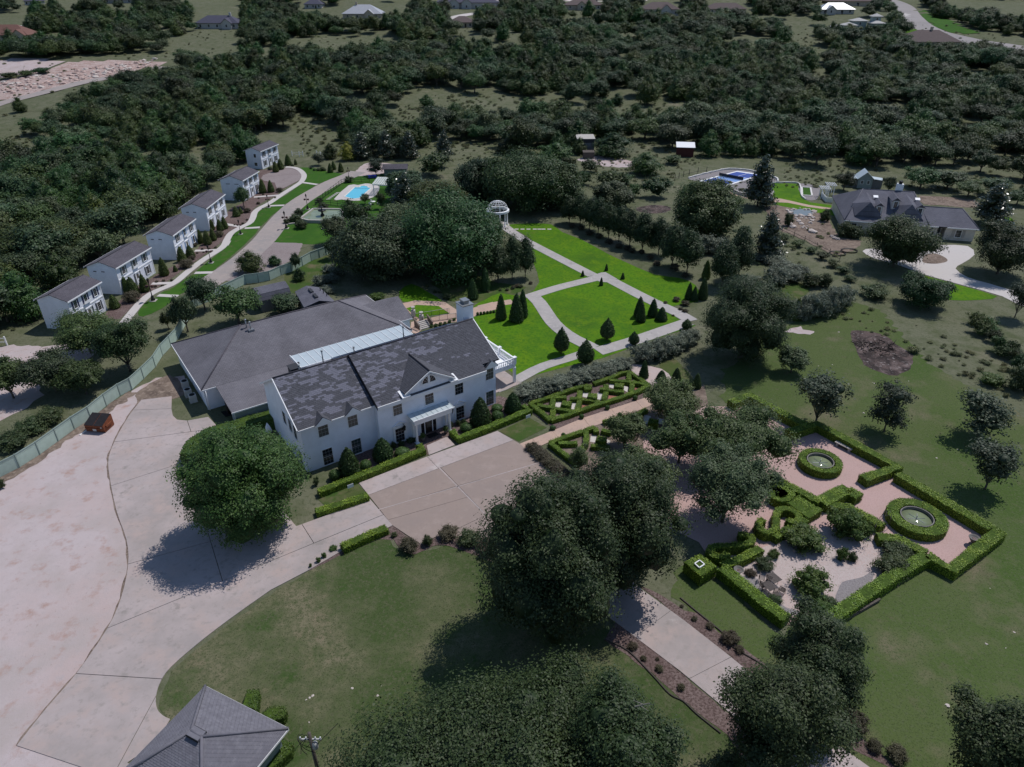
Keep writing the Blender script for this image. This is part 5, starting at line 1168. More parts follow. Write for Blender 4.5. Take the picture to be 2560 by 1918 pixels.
m = MB(); m.slab([(q[0].x,q[0].y,2.9),(q[3].x,q[3].y,2.9),(ridge1.x,ridge1.y,3.6),(ridge0.x,ridge0.y,3.6)],.1); m.slab([(ridge0.x,ridge0.y,3.6),(ridge1.x,ridge1.y,3.6),(q[2].x,q[2].y,2.9),(q[1].x,q[1].y,2.9)],.1); m.build('roof','roof_slate',ft)
for k in (.25,.6): 
    p = ridge0.lerp(ridge1,k); MB().obox(p,p+(ridge1-ridge0)*.22,.5,3.55,3.8).build('ridge_vent','charcoal_paint',ft)
for k in (.2,.45,.7):
    p = q[1].lerp(q[2],k)*.8; MB().bar((p.x,p.y,3.0),(p.x,p.y,3.6),.08).build('vent_pipe','charcoal_paint',ft)
# ------------------------------------------------------------------ dumpster
simple('rust_paint', (.19,.060,.028), .75, .35, 3.0, .3); simple('dark_lid', (.022,.020,.022), .6, .25, 3.0); simple('sticker', (.55,.55,.53), .6, .1, 5.0); simple('hvac_grey', (.42,.42,.40), .5, .1)
dp = Vector(at('d',560,1130)); dq = Vector(at('d',692,1140)); da = math.atan2((dq-dp).y,(dq-dp).x)
ds = tag(empty('dumpster', (*dp,0), da), 'rusty brown steel dumpster with black ribbed lids on the dirt lot', 'dumpster'); W_ = 2.6
m = MB(); m.add([(0,0,.1),(W_,0,.1),(W_,1.9,.1),(0,1.9,.1),(0,-.12,1.15),(W_,-.12,1.15),(W_,1.9,1.75),(0,1.9,1.75)],[(0,3,2,1),(0,1,5,4),(1,2,6,5),(2,3,7,6),(3,0,4,7),(4,5,6,7)]); m.build('bin','rust_paint',ds)
for i in range(2):
    a = i*W_/2+.04; b = a+W_/2-.08; l = MB().slab([(a,-.2,1.18),(b,-.2,1.18),(b,1.85,1.80),(a,1.85,1.80)],.05).build('lid','dark_lid',ds)
    for k in range(6):
        x = a+.1+k*(b-a-.2)/5; MB().slab([(x-.03,-.2,1.215),(x+.03,-.2,1.215),(x+.03,1.8,1.82),(x-.03,1.8,1.82)],.035).build('rib','dark_lid',l)
for x in (-.18, W_+.02): MB().box(x,x+.16,.3,1.5,.7,.95).build('lift_pocket','rust_paint',ds)
MB().box(-.03,W_+.03,-.16,-.06,.6,.7).build('stiffener','rust_paint',ds); MB().box(1.0,1.5,-.125,-.105,.25,.65).build('sticker','sticker',ds); MB().box(2.15,2.35,-.125,-.105,.75,.9).build('sticker','sticker',ds)
tag(MB().obox(at('d',515,1157), at('d',570,1115), .15, .02, .14).build('timber_post','white_vinyl'), 'white timber lying on the dirt beside the dumpster', 'timber')
# ------------------------------------------------------------------ air conditioners by the hall
ac = [('A',250,1320),('A',215,1260),('A',180,1195)]
for i, (z, x, y) in enumerate((('d',1245,935),('d',1215,900),('d',1195,845))):
    X, Y = at(z, x, y); t = tag(empty('air_conditioner', (X,Y,0), HA), 'grey air conditioner with round black fan grille in the hall shadow', 'air conditioner', 'air conditioners beside the hall wall')
    MB().box(-.5,.5,-.5,.5,0,.1).build('pad','stone_cap',t); MB().box(-.45,.45,-.45,.45,.1,1.1).build('casing','hvac_grey',t); MB().lathe([(.38,0),(.38,.02),(.0,.025)],(0,0,1.1),16).build('fan_grille','mat_black',t)
tag(MB().prism(ccw(pts_of('d',[(1420,1005),(1470,995),(1500,1025),(1450,1035)])),.03,.1).build('doormat','mat_black'), 'black mat outside the hall side door', 'mat')
# ------------------------------------------------------------------ gazebo
X, Y = -3.3, 160.2
gz = tag(empty('gazebo', (X,Y,0)), 'white round gazebo with open wire dome on slender columns', 'gazebo'); zr0 = 3.4; r_ = 2.55
MB().lathe([(2.7,0),(2.7,.25),(2.5,.25)],(0,0,0),28).build('base','stone_cap',gz)
m = MB(); n = 40
for i in range(n):
    a0, a1 = 2*math.pi*i/n, 2*math.pi*(i+1)/n
    ring = [(r_-.28,zr0),(r_+.12,zr0),(r_+.12,zr0+.42),(r_+.02,zr0+.5),(r_-.28,zr0+.5)]
    vs = [(r*math.cos(a),r*math.sin(a),z) for a in (a0,a1) for r,z in ring]; m.add(vs,[(k,(k+1)%5,5+(k+1)%5,5+k) for k in range(5)])
m.build('ring_beam','white_trim',gz)
for i in range(6):
    a = 2*math.pi*(i+.3)/6; c = (2.3*math.cos(a),2.3*math.sin(a),0); MB().lathe([(.22,.25),(.22,.4),(.15,.45),(.135,3.2),(.2,3.3),(.2,3.4)],c,10).build('column','white_trim',gz)
for i in range(14):
    a = 2*math.pi*i/14; m = MB(); pts = [((r_-.2)*math.cos(t_)*math.cos(a),(r_-.2)*math.cos(t_)*math.sin(a),zr0+.45+2.0*math.sin(t_)) for t_ in np.linspace(0,math.pi/2-.05,9)]
    for p, q in zip(pts,pts[1:]): m.bar(p,q,.05,n=4)
    m.build('dome_rib','white_trim',gz)
for t_ in (.25,.55,.85,1.15):
    m = MB(); rr = (r_-.2)*math.cos(t_); zz = zr0+.45+2.0*math.sin(t_)
    for i in range(28): m.bar((rr*math.cos(2*math.pi*i/28),rr*math.sin(2*math.pi*i/28),zz),(rr*math.cos(2*math.pi*(i+1)/28),rr*math.sin(2*math.pi*(i+1)/28),zz),.035,n=4)
    m.build('dome_hoop','white_trim',gz)
for i, x in enumerate((360,410,465,520,578,620,658,712)):
    X, Y = at('H',x,345); tag(MB().box(-.45,.45,-.3,.3,0,.05).build('paver','pale_drive',None,(X,Y,.02)), 'pale square paver in the row crossing the bright lawn', 'paver', 'pavers crossing the lawn')
# ------------------------------------------------------------------ pool, deck, pergola, pond fountain
pd, _ = sheet('pool_deck', 'L', [(1215,745),(1380,590),(1480,590),(1560,572),(1640,580),(1720,610),(1680,700),(1600,740),(1500,760),(1400,762),(1300,748)], .07, 'pale_drive', soft=2, thick=.07)
simple('coping', (.62,.60,.57), .8, .06); simple('pool_tile', (.10,.30,.42), .3, .08)
m_, t_, b_ = _mat('pool_water'); b_.inputs['Base Color'].default_value = (.10,.50,.66,1); b_.inputs['Roughness'].default_value = .08; b_.inputs['Specular IOR Level'].default_value = .5
bump(t_, b_, noise(t_, coords(t_), 2.5, 2), .15, .05)
m_, t_, b_ = _mat('pond_water'); t_.links.new(ramp(t_, noise(t_, coords(t_), .5, 4), [(.35,(.16,.20,.12)),(.7,(.24,.27,.17))]), b_.inputs['Base Color']); b_.inputs['Roughness'].default_value = .1
m_, t_, b_ = _mat('grey_water'); b_.inputs['Base Color'].default_value = (.16,.18,.18,1); b_.inputs['Roughness'].default_value = .08
PL = pts_of('L', [(1328,718),(1445,612),(1490,615),(1510,600),(1550,596),(1590,605),(1598,620),(1632,620),(1500,735),(1420,745)])
c = np.mean(PL,axis=0); pool = tag(empty('swimming_pool', (*c,0)), 'turquoise swimming pool with rounded end set in a pale deck', 'pool'); PLl = ccw([(p[0]-c[0],p[1]-c[1]) for p in PL])
MB().prism(PLl,.0,.085).build('water','pool_water',pool)
m = MB()
for p, q in zip(PLl,PLl[1:]+PLl[:1]): m.obox(p,q,.35,.05,.13)
m.build('coping','coping',pool)
for k, pts in enumerate(([(1440,625),(1600,628)],)): MB().obox(Vector(at('L',*pts[0]))-Vector(c),Vector(at('L',*pts[1]))-Vector(c),.5,.086,.10).build('pool_step','pool_tile',pool)
pg = [Vector(p) for p in ((-36.4,185.7),(-36.1,192.9),(-31.3,192.5),(-31.7,184.8))]; c = sum(pg,Vector((0,0)))/4; pr = tag(empty('pergola', (*c,0)), 'white slatted pergola roof on posts beside the swimming pool', 'pergola'); pg = [p-c for p in pg]
for p in pg: MB().box(p.x*.92-.09,p.x*.92+.09,p.y*.92-.09,p.y*.92+.09,0,2.7).build('post','white_vinyl',pr)
for a, b in ((0,3),(1,2)): MB().obox(pg[a],pg[b],.14,2.6,2.8).build('beam','white_vinyl',pr)
for i in range(17):
    k = i/16; MB().obox(pg[0].lerp(pg[3],k),pg[1].lerp(pg[2],k),.17 if i % 2 else .07,2.8+.002*(i%2),2.92).build('slat','white_vinyl',pr)
for i in range(13): p = at('L', 1150+i*9, 745-i*6); tag(MB().obox((-.5,0),(.5,0),.4,0,.06).build('stepping_stone','pale_drive',None,(p[0],p[1],.03),R(20)), 'pale stepping stone in the grass beside the pool deck', 'stone', 'stepping stones by the pool') if i % 2 == 0 else None
PF = pts_of('L', [(845,985),(990,875),(1290,880),(1330,930),(1300,1000),(1200,1010),(940,1005)]); c = np.mean(PF,axis=0); fo = tag(empty('pond_fountain', (*c,0)), 'large octagonal stone basin of green water with tiered fountain', 'fountain'); q = ccw([(p[0]-c[0],p[1]-c[1]) for p in PF])
for a, b in zip(q,q[1:]+q[:1]): MB().obox(a,b,.45,0,.75).build('basin_wall','stone_cap',fo)
MB().prism(q,.0,.52).build('water','pond_water',fo)
fc = Vector(at('L',1092,950))-Vector(c); MB().lathe([(.5,.4),(.45,.9),(.28,1.0),(.22,1.5),(.9,1.75),(.95,1.9),(.3,1.9),(.15,2.0),(.12,2.4),(.42,2.55),(.45,2.65),(.1,2.65),(.08,3.0),(.02,3.2)],(fc.x,fc.y,0),14).build('pedestal','black_iron',fo)
for x, y, lb in ((800,935,'grey stone bench slab west of the pond fountain'),(750,1020,'pale stone slab in the grass before the pond fountain'),(1110,1075,'pale stone slab at the corner of the pond fountain bed')):
    X, Y = at('L',x,y); tag(MB().box(-.7,.7,-.2,.2,0,.3).build('stone_slab','stone_cap',None,(X,Y,0),R(25)), lb, 'slab')
X, Y = at('L',1900,470); t = tag(empty('pool_shed', (X,Y,0), R(4)), 'small shed with dark brown roof beyond the pergola', 'shed'); gable_wall(-3.2,3.2,-1.6,1.6,2.1,0,2.1).build('wall','grey_siding',t); m = MB(); m.slab([(-3.6,-2,2.0),(3.6,-2,2.0),(3.6,0,3.0),(-3.6,0,3.0)],.1); m.slab([(-3.6,0,3.0),(3.6,0,3.0),(3.6,2,2.0),(-3.6,2,2.0)],.1); m.build('roof','roof_mauve',t)
simple('blue_plastic', (.02,.03,.28), .4, .1); X, Y = at('L',1640,510); t = tag(empty('picnic_table', (X,Y,0), R(15)), 'blue picnic table under the tree by the pool fence', 'table')
MB().box(-1.2,1.2,-.45,.45,.7,.78).build('top','blue_plastic',t)
for s_ in (-1,1): MB().box(-1.2,1.2,s_*.8-.15,s_*.8+.15,.42,.48).build('bench','blue_plastic',t); MB().obox((s_*.8,-.8),(s_*.8,.8),.1,0,.7).build('frame','blue_plastic',t)
X, Y = at('L',1650,800); t = tag(empty('patio_table', (X,Y,0)), 'white patio table with chairs near the pool corner', 'table'); MB().lathe([(.6,.7),(.6,.75),(0,.76)],(0,0,0),14).build('top','white_vinyl',t); MB().bar((0,0,0),(0,0,.7),.06).build('pedestal','white_vinyl',t)
for i in range(3):
    a = i*2.1; X2, Y2 = X+1.2*math.cos(a), Y+1.2*math.sin(a); t = tag(empty('patio_chair', (X2,Y2,0), a-math.pi/2), 'white patio chair drawn up to the white pool table', 'chair', 'chairs at the pool table'); MB().box(-.25,.25,-.25,.25,.4,.45).build('seat','white_vinyl',t); MB().box(-.25,.25,.2,.26,.45,.9).build('backrest','white_vinyl',t)
    for sx in (-.22,.22):
        for sy in (-.22,.22): MB().box(sx-.03,sx+.03,sy-.03,sy+.03,0,.4).build('leg','white_vinyl',t)
# ------------------------------------------------------------------ lane lamps
lamp_lb = ['the cottage with sage shutters','the cottage with slate and blue shutters','the cottage with charcoal shutters','the slot-vent cottage','the stone pond on the lane verge','the pool hedge on the lane verge','the gravel turnaround']
for (z, x, y, ty), lb in zip((('k',1022,1335,1150),('k',1478,1035,890),('L',185,1130,965),('L',495,835,690),('L',690,1068,870),('L',925,855,680),('L',1380,512,385)), lamp_lb):
    X, Y = at(z, x, y); hh = max(3.2, min(4.6, height_at(X,Y,0,px(z,x,ty)[1]))); k = hh/4.0
    t = tag(empty('street_lamp', (X,Y,0)), 'black iron lamp post with flower baskets opposite '+lb if 'verge' not in lb and 'turn' not in lb else 'black iron lamp post with flower baskets by '+lb, 'lamp', 'lamp posts along the lane'); t.scale = (k,k,k)
    MB().box(-.5,.5,-.5,.5,0,.12).build('plinth','stone_cap',t); MB().lathe([(.34,.12),(.32,.4),(.2,.5),(.22,.8),(.1,.95),(.07,1.2),(.06,3.0),(.1,3.05)],(0,0,0),10).build('post','black_iron',t)
    MB().lathe([(.06,3.05),(.12,3.15),(.2,3.55),(.24,3.6),(.1,3.8),(.02,4.0)],(0,0,0),6).build('lantern','black_iron',t)
    for sx in (-.42,.42): MB().lathe([(.05,2.25),(.22,2.35),(.3,2.55),(.2,2.68),(.02,2.72)],(sx,0,0),9).build('flower_basket','basket_red' if 'basket_red' in MAT else simple('basket_red',(.09,.045,.04),.9,.4,8.0,.8).name,t); MB().bar((0,0,2.5),(sx,0,2.7),.025).build('bracket','black_iron',t)
# ------------------------------------------------------------------ small huts at the edge of the wood
X, Y, Zz = att('b',1578,990); t = tag(empty('tall_shed', (X,Y,Zz), R(2)), 'tall grey plank shed with flat roof at the edge of the wood', 'shed'); MB().box(-2.7,2.7,0,4.5,-.5,4.6).build('wall','grey_siding',t); MB().slab([(-2.9,-.3,4.7),(2.9,-.3,4.7),(2.9,4.8,5.1),(-2.9,4.8,5.1)],.12).build('roof','stone_cap',t); MB().box(-2.6,2.6,-.06,-.003,3.4,4.5).build('top_boards','charcoal_paint',t)
X, Y, Zz = att('b',1598,1022); t = tag(empty('lean_to', (X,Y,Zz), R(2)), 'low dark brown lean-to in front of the tall plank shed', 'shed'); MB().box(-1.7,1.7,0,1.6,0,2.0).build('wall','old_wood',t); MB().slab([(-1.8,-.2,2.0),(1.8,-.2,2.0),(1.8,1.7,2.3),(-1.8,1.7,2.3)],.08).build('roof','old_wood',t)
X, Y, Zz = att('c',30,1010); t = tag(empty('red_shed', (X,Y,Zz), R(-8)), 'dark red shed with white metal roof among the trees', 'shed'); simple('barn_red',(.075,.022,.02),.8,.2); MB().box(-2.6,2.6,0,3,-.3,3.0).build('wall','barn_red',t); MB().slab([(-2.9,-.4,3.0),(2.9,-.4,3.0),(2.9,3.4,3.9),(-2.9,3.4,3.9)],.1).build('roof','white_trim',t)
# ------------------------------------------------------------------ blue sports court, rock pond, walls
simple('court_blue', (.035,.075,.30), .7, .05, .5); simple('court_light', (.16,.28,.56), .7, .05, .5); simple('line_white', (.78,.78,.78), .7, .03)
CQ = [Vector(p) for p in pts_of('M', [(295,235),(720,125),(1010,165),(560,305)])]
def bl(u, v): return tuple(CQ[0].lerp(CQ[1],u).lerp(CQ[3].lerp(CQ[2],u),v))
crt = empty('sports_court', (0,0,0)); tag(crt, 'blue sports court with light blue centre and white border', 'court')
MB().prism(ccw([bl(0,0),bl(1,0),bl(1,1),bl(0,1)]),.03,.09).build('border','line_white',crt)
for (u0_,u1_,v0_,v1_,mt) in ((.06,.34,.08,.49,'court_blue'),(.06,.34,.51,.92,'court_blue'),(.355,.645,.08,.92,'court_light'),(.66,.94,.08,.49,'court_blue'),(.66,.94,.51,.92,'court_blue')):
    MB().prism(ccw([bl(u0_,v0_),bl(u1_,v0_),bl(u1_,v1_),bl(u0_,v1_)]),.085,.10).build('court_panel',mt,crt)
a, b = Vector(bl(.5,.03)), Vector(bl(.5,.97)); MB().obox(a,b,.04,.15,1.0).build('net','charcoal_paint',crt)
for p in (a,b): MB().bar((p.x,p.y,0),(p.x,p.y,1.15),.06).build('net_post','black_iron',crt)
X, Y = at('M',1100,245); t = tag(empty('hoop_pole', (X,Y,0)), 'dark basketball pole standing at the edge of the blue court', 'pole'); MB().bar((0,0,0),(0,0,3.3),.12).build('pole','black_iron',t); MB().box(-.9,.2,-.05,.05,2.8,3.9).build('backboard','charcoal_paint',t)
def stone_line(name, label, z, lst, h, wd, cat, mat='stone_cap', seed=1, size=.9):
    L_ = even(catmull(pts_of(z,lst),False,4), size); t = tag(empty(name,(*L_[0],0)),label,cat); rnd = random.Random(seed); o = Vector(L_[0])
    for a, b in zip(L_,L_[1:]):
        a2, b2 = Vector(a)-o, Vector(b)-o; d = (b2-a2)*.02; MB().obox(a2+d,b2-d,wd*rnd.uniform(.8,1.15),0,h*rnd.uniform(.85,1.1)).build('stone',mat,t)
stone_line('garden_wall','curved limestone wall below the blue sports court','M',[(620,330),(700,370),(790,400),(900,425),(1000,430),(1090,420),(1110,380)],.9,.5,'wall',seed=2)
stone_line('garden_wall','limestone edging of the raised turf lawn','M',[(1050,262),(1200,255),(1380,258),(1418,300),(1430,400),(1480,440)],.35,.3,'wall','coping',seed=3)
stone_line('garden_wall','low stone rim round the grey gravel beside the court','M',[(180,205),(330,165),(480,130),(620,105),(800,112),(1000,150),(1150,205),(1170,245)],.4,.4,'wall','coping',seed=4)
t = tag(empty('turf_panel',(*at('M',1490,350),0)),'small rectangle of turf framed by pale kerb','turf'); q = [Vector(p)-Vector(at('M',1490,350)) for p in pts_of('M',[(1435,305),(1530,310),(1548,400),(1440,395)])]
MB().prism(ccw([tuple(p) for p in q]),.02,.08).build('turf','verge_grass',t)
for a, b in zip(q,q[1:]+q[:1]): MB().obox(a,b,.4,.01,.2).build('kerb','coping',t)
rb_ = random.Random(9)
def rock(label, X, Y, Zz, s, mat='rock_pale', group=None, name='boulder'):
    bm = bmesh.new(); bmesh.ops.create_icosphere(bm, subdivisions=2, radius=1)
    for v in bm.verts:
        k = 1+.55*mnoise.noise(v.co*1.9+Vector((X,Y,0))); v.co *= k; v.co.z *= .6
    me = bpy.data.meshes.new('boulder'); bm.to_mesh(me); bm.free(); me.materials.append(MAT[mat])
    o = link(name, me, None, (X,Y,Zz+s*.2), rb_.uniform(0,6)); o.scale = (s*rb_.uniform(.8,1.3),s*rb_.uniform(.8,1.2),s*rb_.uniform(.7,1)); return tag(o, label, 'rock', group)
simple('rock_pale', (.50,.44,.40), .95, .25, 2.0, .8); simple('rock_grey', (.30,.27,.26), .95, .25, 2.0, .8)
wp = pts_of('M',[(1290,570),(1330,550),(1450,545),(1540,560),(1570,590),(1540,615),(1470,625),(1380,612),(1310,590)])
tag(MB().prism(ccw(wp),.0,.08).build('rock_pond','grey_water'), 'grey rock-edged pond in the neighbour bare soil', 'pond')
for i in range(26):
    p = catmull(wp,True,3); q = p[int(i/26*len(p))]; rock('pale boulder on the rim of the rock pond', q[0]+rb_.uniform(-.5,.5), q[1]+rb_.uniform(-.4,.9), 0, rb_.uniform(.25,.6), group='boulders round the rock pond')
for (x, y) in ((1370,650),(1400,680),(1430,710),(1460,740),(1500,735),(1530,700),(1550,670),(1480,650),(1430,640),(1380,625),(1520,650),(1560,640),(1490,760),(1440,750)):
    X, Y = at('M',x,y); rock('pale boulder tumbling down the slope below the rock pond', X, Y, 0, rb_.uniform(.25,.6), group='boulders below the rock pond')
for (x, y, lb) in ((1555,800,'single pale boulder on bare soil below the pond'),(1300,710,'white boulder beside the round bush near the pond'),(1335,745,'flat pale rock by the wire fence below the pond')):
    X, Y = at('M',x,y); rock(lb, X, Y, 0, .8)
for (x, y) in ((1770,850),(1800,870),(1830,880)): X, Y = at('M',x,y); rock('grey rock in the heap beside the dark soil pile', X, Y, 0, .6, 'rock_grey', 'rocks by the soil pile')
# hose coils, white stones on lawns
for x, y, lb in ((1830,1040,'black hose coil lying on the grass by the bare soil'),(1960,1010,'thin black hose loop beside the dark bush')):
    X, Y = at('M',x,y); m = MB(); n = 20
    for k in range(3):
        for i in range(n): r1_ = 1.5+.1*k; m.bar((r1_*math.cos(2*math.pi*i/n),r1_*.8*math.sin(2*math.pi*i/n),.06+.07*k),(r1_*math.cos(2*math.pi*(i+1)/n),r1_*.8*math.sin(2*math.pi*(i+1)/n),.06+.07*k),.05,n=5)
    tag(m.build('hose_coil','black_iron',None,(X,Y,.02)), lb, 'hose')
for z, pts, gl in (('K',[(1560,300),(1590,285),(1615,268),(1945,205),(2160,265),(2195,185),(1585,490)],'pale stones on the dry front lawn'),('f',[(980,700),(890,708),(1090,372),(1240,815),(1250,820),(1470,805),(1785,1245),(1650,1300),(1020,490),(1180,1010)],'pale stones on the side lawn'),('i',[(1993,497),(1720,1250),(2150,780),(1970,855),(2095,880)],'pale stones on the grass beyond the garden hedge')):
    for x, y in pts: X, Y = at(z,x,y); rock('small pale limestone among the '+gl, X, Y, -.03, rb_.uniform(.08,.16), group=gl)
# ------------------------------------------------------------------ clipped hedges round the house
def HL(z, lst, h): return pts_of(z, lst, h)
hedge('low box hedge hooking round the mansion bed before three ball bushes', HL('m',[(490,1412),(700,1330),(900,1252),(1120,1160),(1322,1078),(1285,1042)],.8), .95, .8)
hedge('low box hedge enclosing the bed between the portico and the knot garden', HL('m',[(1548,930),(1598,990),(1780,922),(2000,835),(2160,768),(2105,732)],.8), .95, .8)
hedge('short low hedge between the mown strip and the concrete drive', HL('m',[(470,1570),(680,1508),(885,1440)],.7), .95, .7)
hedge('short clipped hedge beside the lawn edge and forecourt corner', HL('h',[(10,225),(150,160),(300,98)],.8), 1.0, .8)
hedge('tall bushy hedge curving along the drive up to the mansion end wall', HL('d',[(1215,1270),(1255,1190),(1350,1130),(1500,1085),(1650,1040),(1770,1010)],1.7), 2.3, 1.7, mat='box_ball_leaf', name='bushy_hedge', dens=60, leaf=.2)
for x, y, wd in ((2145,245,60),(2086,290,36),(2050,320,34),(1998,350,22)):
    plant_px('brightbush','g',x,y+12,y-28,wd,'box_shrub','small rounded box shrub in the row at the drive edge','shrub','box shrubs along the drive edge')
hedge('box hedge strip at the gatehouse corner nearest the lawn', poly=pts_of('K',[(1065,215),(1170,215),(1150,390),(1020,350)],.9), h=.95, mat='bright_bush_leaf')
hedge('oval clipped bush beside the gatehouse eave', poly=catmull(pts_of('K',[(1190,410),(1260,360),(1370,355),(1400,400),(1370,450),(1290,480),(1220,450)],.9),True,2), h=.95, mat='bright_bush_leaf')
hedge('clipped hedge along the gatehouse wall facing the utility pole', poly=pts_of('K',[(1320,610),(1450,660),(1440,740),(1300,860),(1200,920),(1150,880),(1290,760),(1330,700)],.9), h=.95, mat='bright_bush_leaf')
# ------------------------------------------------------------------ knot gardens
def knot(label, runs, h=.65, wd=.72):
    o = at('E', *runs[0][0], h); t = tag(empty('knot_hedge', (*o,0)), label, 'hedge')
    for k, r in enumerate(runs):
        L_ = [(p[0]-o[0],p[1]-o[1]) for p in pts_of('E', r, h)]; l, rr = strip_pts(L_, wd)
        link('hedge_run', hedge_mesh(l+rr[::-1], h-.012*(k % 5), HR, 150, .11), t)
    return t
knot('long knot-garden hedge of crossing diamonds above the tan path', [
 [(120,515),(250,615),(370,715)], [(370,715),(600,640),(880,540),(1180,450),(1400,372),(1550,296)], [(120,515),(350,440),(560,365),(740,305),(865,305)], [(885,268),(1060,215),(1200,150),(1310,128),(1450,220),(1550,290)],
 [(400,440),(385,570)], [(400,445),(560,440)], [(205,535),(390,565),(640,612)], [(400,590),(388,690)], [(720,480),(680,605)], [(600,452),(700,455)], [(720,365),(710,470)], [(700,462),(960,492)], [(770,335),(855,335)], [(1035,370),(1005,470)],
 [(1030,285),(1040,360)], [(960,340),(1040,345)], [(1045,352),(1250,378)], [(1075,232),(1340,256)], [(1350,260),(1338,372)], [(1310,140),(1310,232)], [(1345,258),(1530,292)]])
knot('shorter knot-garden hedge below the tan path, partly under the trees', [
 [(360,985),(520,1110),(700,1245)], [(360,985),(560,910),(760,843)], [(460,992),(690,985)], [(785,820),(800,900),(790,1000)], [(850,1020),(1080,1035)], [(790,830),(900,800)], [(900,800),(920,860)], [(980,830),(1100,860)], [(790,1000),(700,1100)],
 [(1000,730),(1200,690),(1380,650),(1440,625),(1520,580)], [(1420,640),(1440,740)], [(1300,740),(1460,760)]])
for x, y, lb in ((555,520,'lowest'),(868,425,'middle'),(1188,300,'upper')):
    o = at('E',x,y,.95); t = hedge('clipped box cube on white gravel, '+{'lowest':'beside the low box hedge end','middle':'in the middle diamond of the long knot garden','upper':'at the cypress end of the long knot garden'}[lb], poly=[(o[0]+a,o[1]+b) for a,b in ((-.75,-.35),(.45,-.75),(.8,.35),(-.4,.75))], h=.95, name='box_cube')
for x, y, lb in ((975,945,'clipped box cube on white gravel in the shorter knot garden'),(1600,735,'shaded box cube between two pale gravel squares')):
    o = at('E',x,y,.95); hedge(lb, poly=[(o[0]+a,o[1]+b) for a,b in ((-.75,-.35),(.45,-.75),(.8,.35),(-.4,.75))], h=.95, name='box_cube')
for lst in ([(425,505),(495,505),(480,575),(415,570)],[(605,515),(675,520),(660,600),(600,590)],[(760,395),(820,395),(810,455),(750,445)],[(935,395),(995,410),(970,485),(910,470)],[(1075,290),(1130,290),(1120,345),(1070,330)],[(1240,310),(1300,330),(1290,390),(1230,360)],[(850,915),(920,905),(900,995),(840,985)],[(1030,950),(1085,975),(1070,1020),(1020,1010)],[(1490,660),(1570,680),(1540,780),(1500,770),(1480,710)],[(1655,700),(1730,720),(1710,775),(1640,765)]):
    sheet('gravel_square','E',lst,.05,'white_stone' if 'white_stone' in MAT else ground('white_stone',[(.56,.52,.48),(5.,.45,.65,(.48,.44,.41),3,70)],bscale=20,bstr=.4,bdist=.02).name)
for lst in ([(1065,430),(1180,430),(1170,470),(1060,475)],[(750,545),(830,550),(810,590),(740,590)],[(1370,330),(1450,335),(1380,365)],[(1330,690),(1410,690),(1390,715)]):
    sheet('red_mulch','E',lst,.05,'red_chip' if 'red_chip' in MAT else ground('red_chip',[(.34,.15,.11),(5.,.45,.65,(.24,.10,.08),3,71)],bscale=20,bstr=.5,bdist=.02).name)
for x, y in ((393,815),(738,680),(1047,572),(1380,455),(520,905),(1195,660)):
    plant_px('ball','E',x,y+30,y-32,72 if x < 500 else 58,'box_ball','small round box ball edging the tan path','shrub','box balls along the tan path')
# ------------------------------------------------------------------ clipped garden on the pink gravel
GH = 1.1
simple('urn_grey',(.17,.16,.15),.85,.2,3.0,.3)
hedge('long clipped hedge framing the pink gravel rooms on the lawn-tree side', HL('f',[(330,940),(450,890),(640,995),(810,1085)],GH), 1.3, GH)
hedge('clipped hedge angle behind the stone bench and round fountain', HL('f',[(700,1128),(885,1075),(1150,1215),(1400,1352),(1180,1425)],GH), 1.35, GH)
hedge('long outer hedge beside the lawn ending at the urn corner', HL('f',[(1400,1395),(1700,1570),(2000,1745)],GH)+HL('i',[(2060,125),(1900,250),(1750,368),(1590,275)],GH), 1.3, GH)
hedge('clipped hedge below the pale gravel room above the old timbers', HL('i',[(1588,282),(1400,390),(1200,520),(1000,660),(940,700)],GH), 1.3, GH)
hedge('straight clipped hedge from the hedge cube down to the pale gravel corner', HL('F',[(545,1130),(800,1330),(1050,1540),(1270,1700)],GH), 1.3, GH)
hedge('short clipped hedge beside the lowest scroll', HL('F',[(560,1120),(780,1030),(985,920)],GH-.2), .95, GH-.2)
hedge('clipped hedge dividing the round fountain room from the scrolls', HL('F',[(1090,110),(1250,210),(1450,310),(1640,410)],GH), 1.1, GH)
hedge('broad T of clipped hedge between the two pink gravel rooms', HL('F',[(1640,418),(1800,330),(1950,262)],GH), 1.7, GH)
hedge('short hedge stub at the end of the broad hedge bar', HL('F',[(1935,275),(2075,355)],GH), 1.5, GH)
hedge('hedge sloping down behind the leafy shrubs to the iron arch', HL('F',[(1690,420),(1950,470),(2209,600),(2330,680)],GH-.1), 1.1, GH-.1)
hedge('pale sunlit square hedge block between two scrolls', poly=HL('F',[(1265,420),(1400,345),(1665,510),(1510,600)],GH-.15), h=GH-.15)
hedge('straight sunlit hedge beside the middle scroll', HL('F',[(1130,805),(1300,700),(1490,605)],GH-.2), .8, GH-.2)
hedge('grassy overgrown hedge between the arch and the urn room', HL('i',[(1270,160),(1400,170),(1585,265)],GH-.1), 1.2, GH-.1)
hedge('S-shaped hedge scroll nearest the round fountain', catmull(HL('F',[(1095,170),(1090,230),(1160,235),(1260,275),(1320,325),(1290,370),(1200,390),(1110,345),(1130,315),(1175,325)],GH),False,6), .78, GH, name='hedge_scroll')
hedge('S-shaped hedge scroll in the middle of the garden', catmull(HL('F',[(1015,600),(965,635),(965,700),(1030,745),(1110,735),(1155,670),(1150,580),(1175,510),(1245,480),(1330,505),(1400,560),(1400,615),(1335,635),(1275,600)],GH),False,6), .8, GH, name='hedge_scroll')
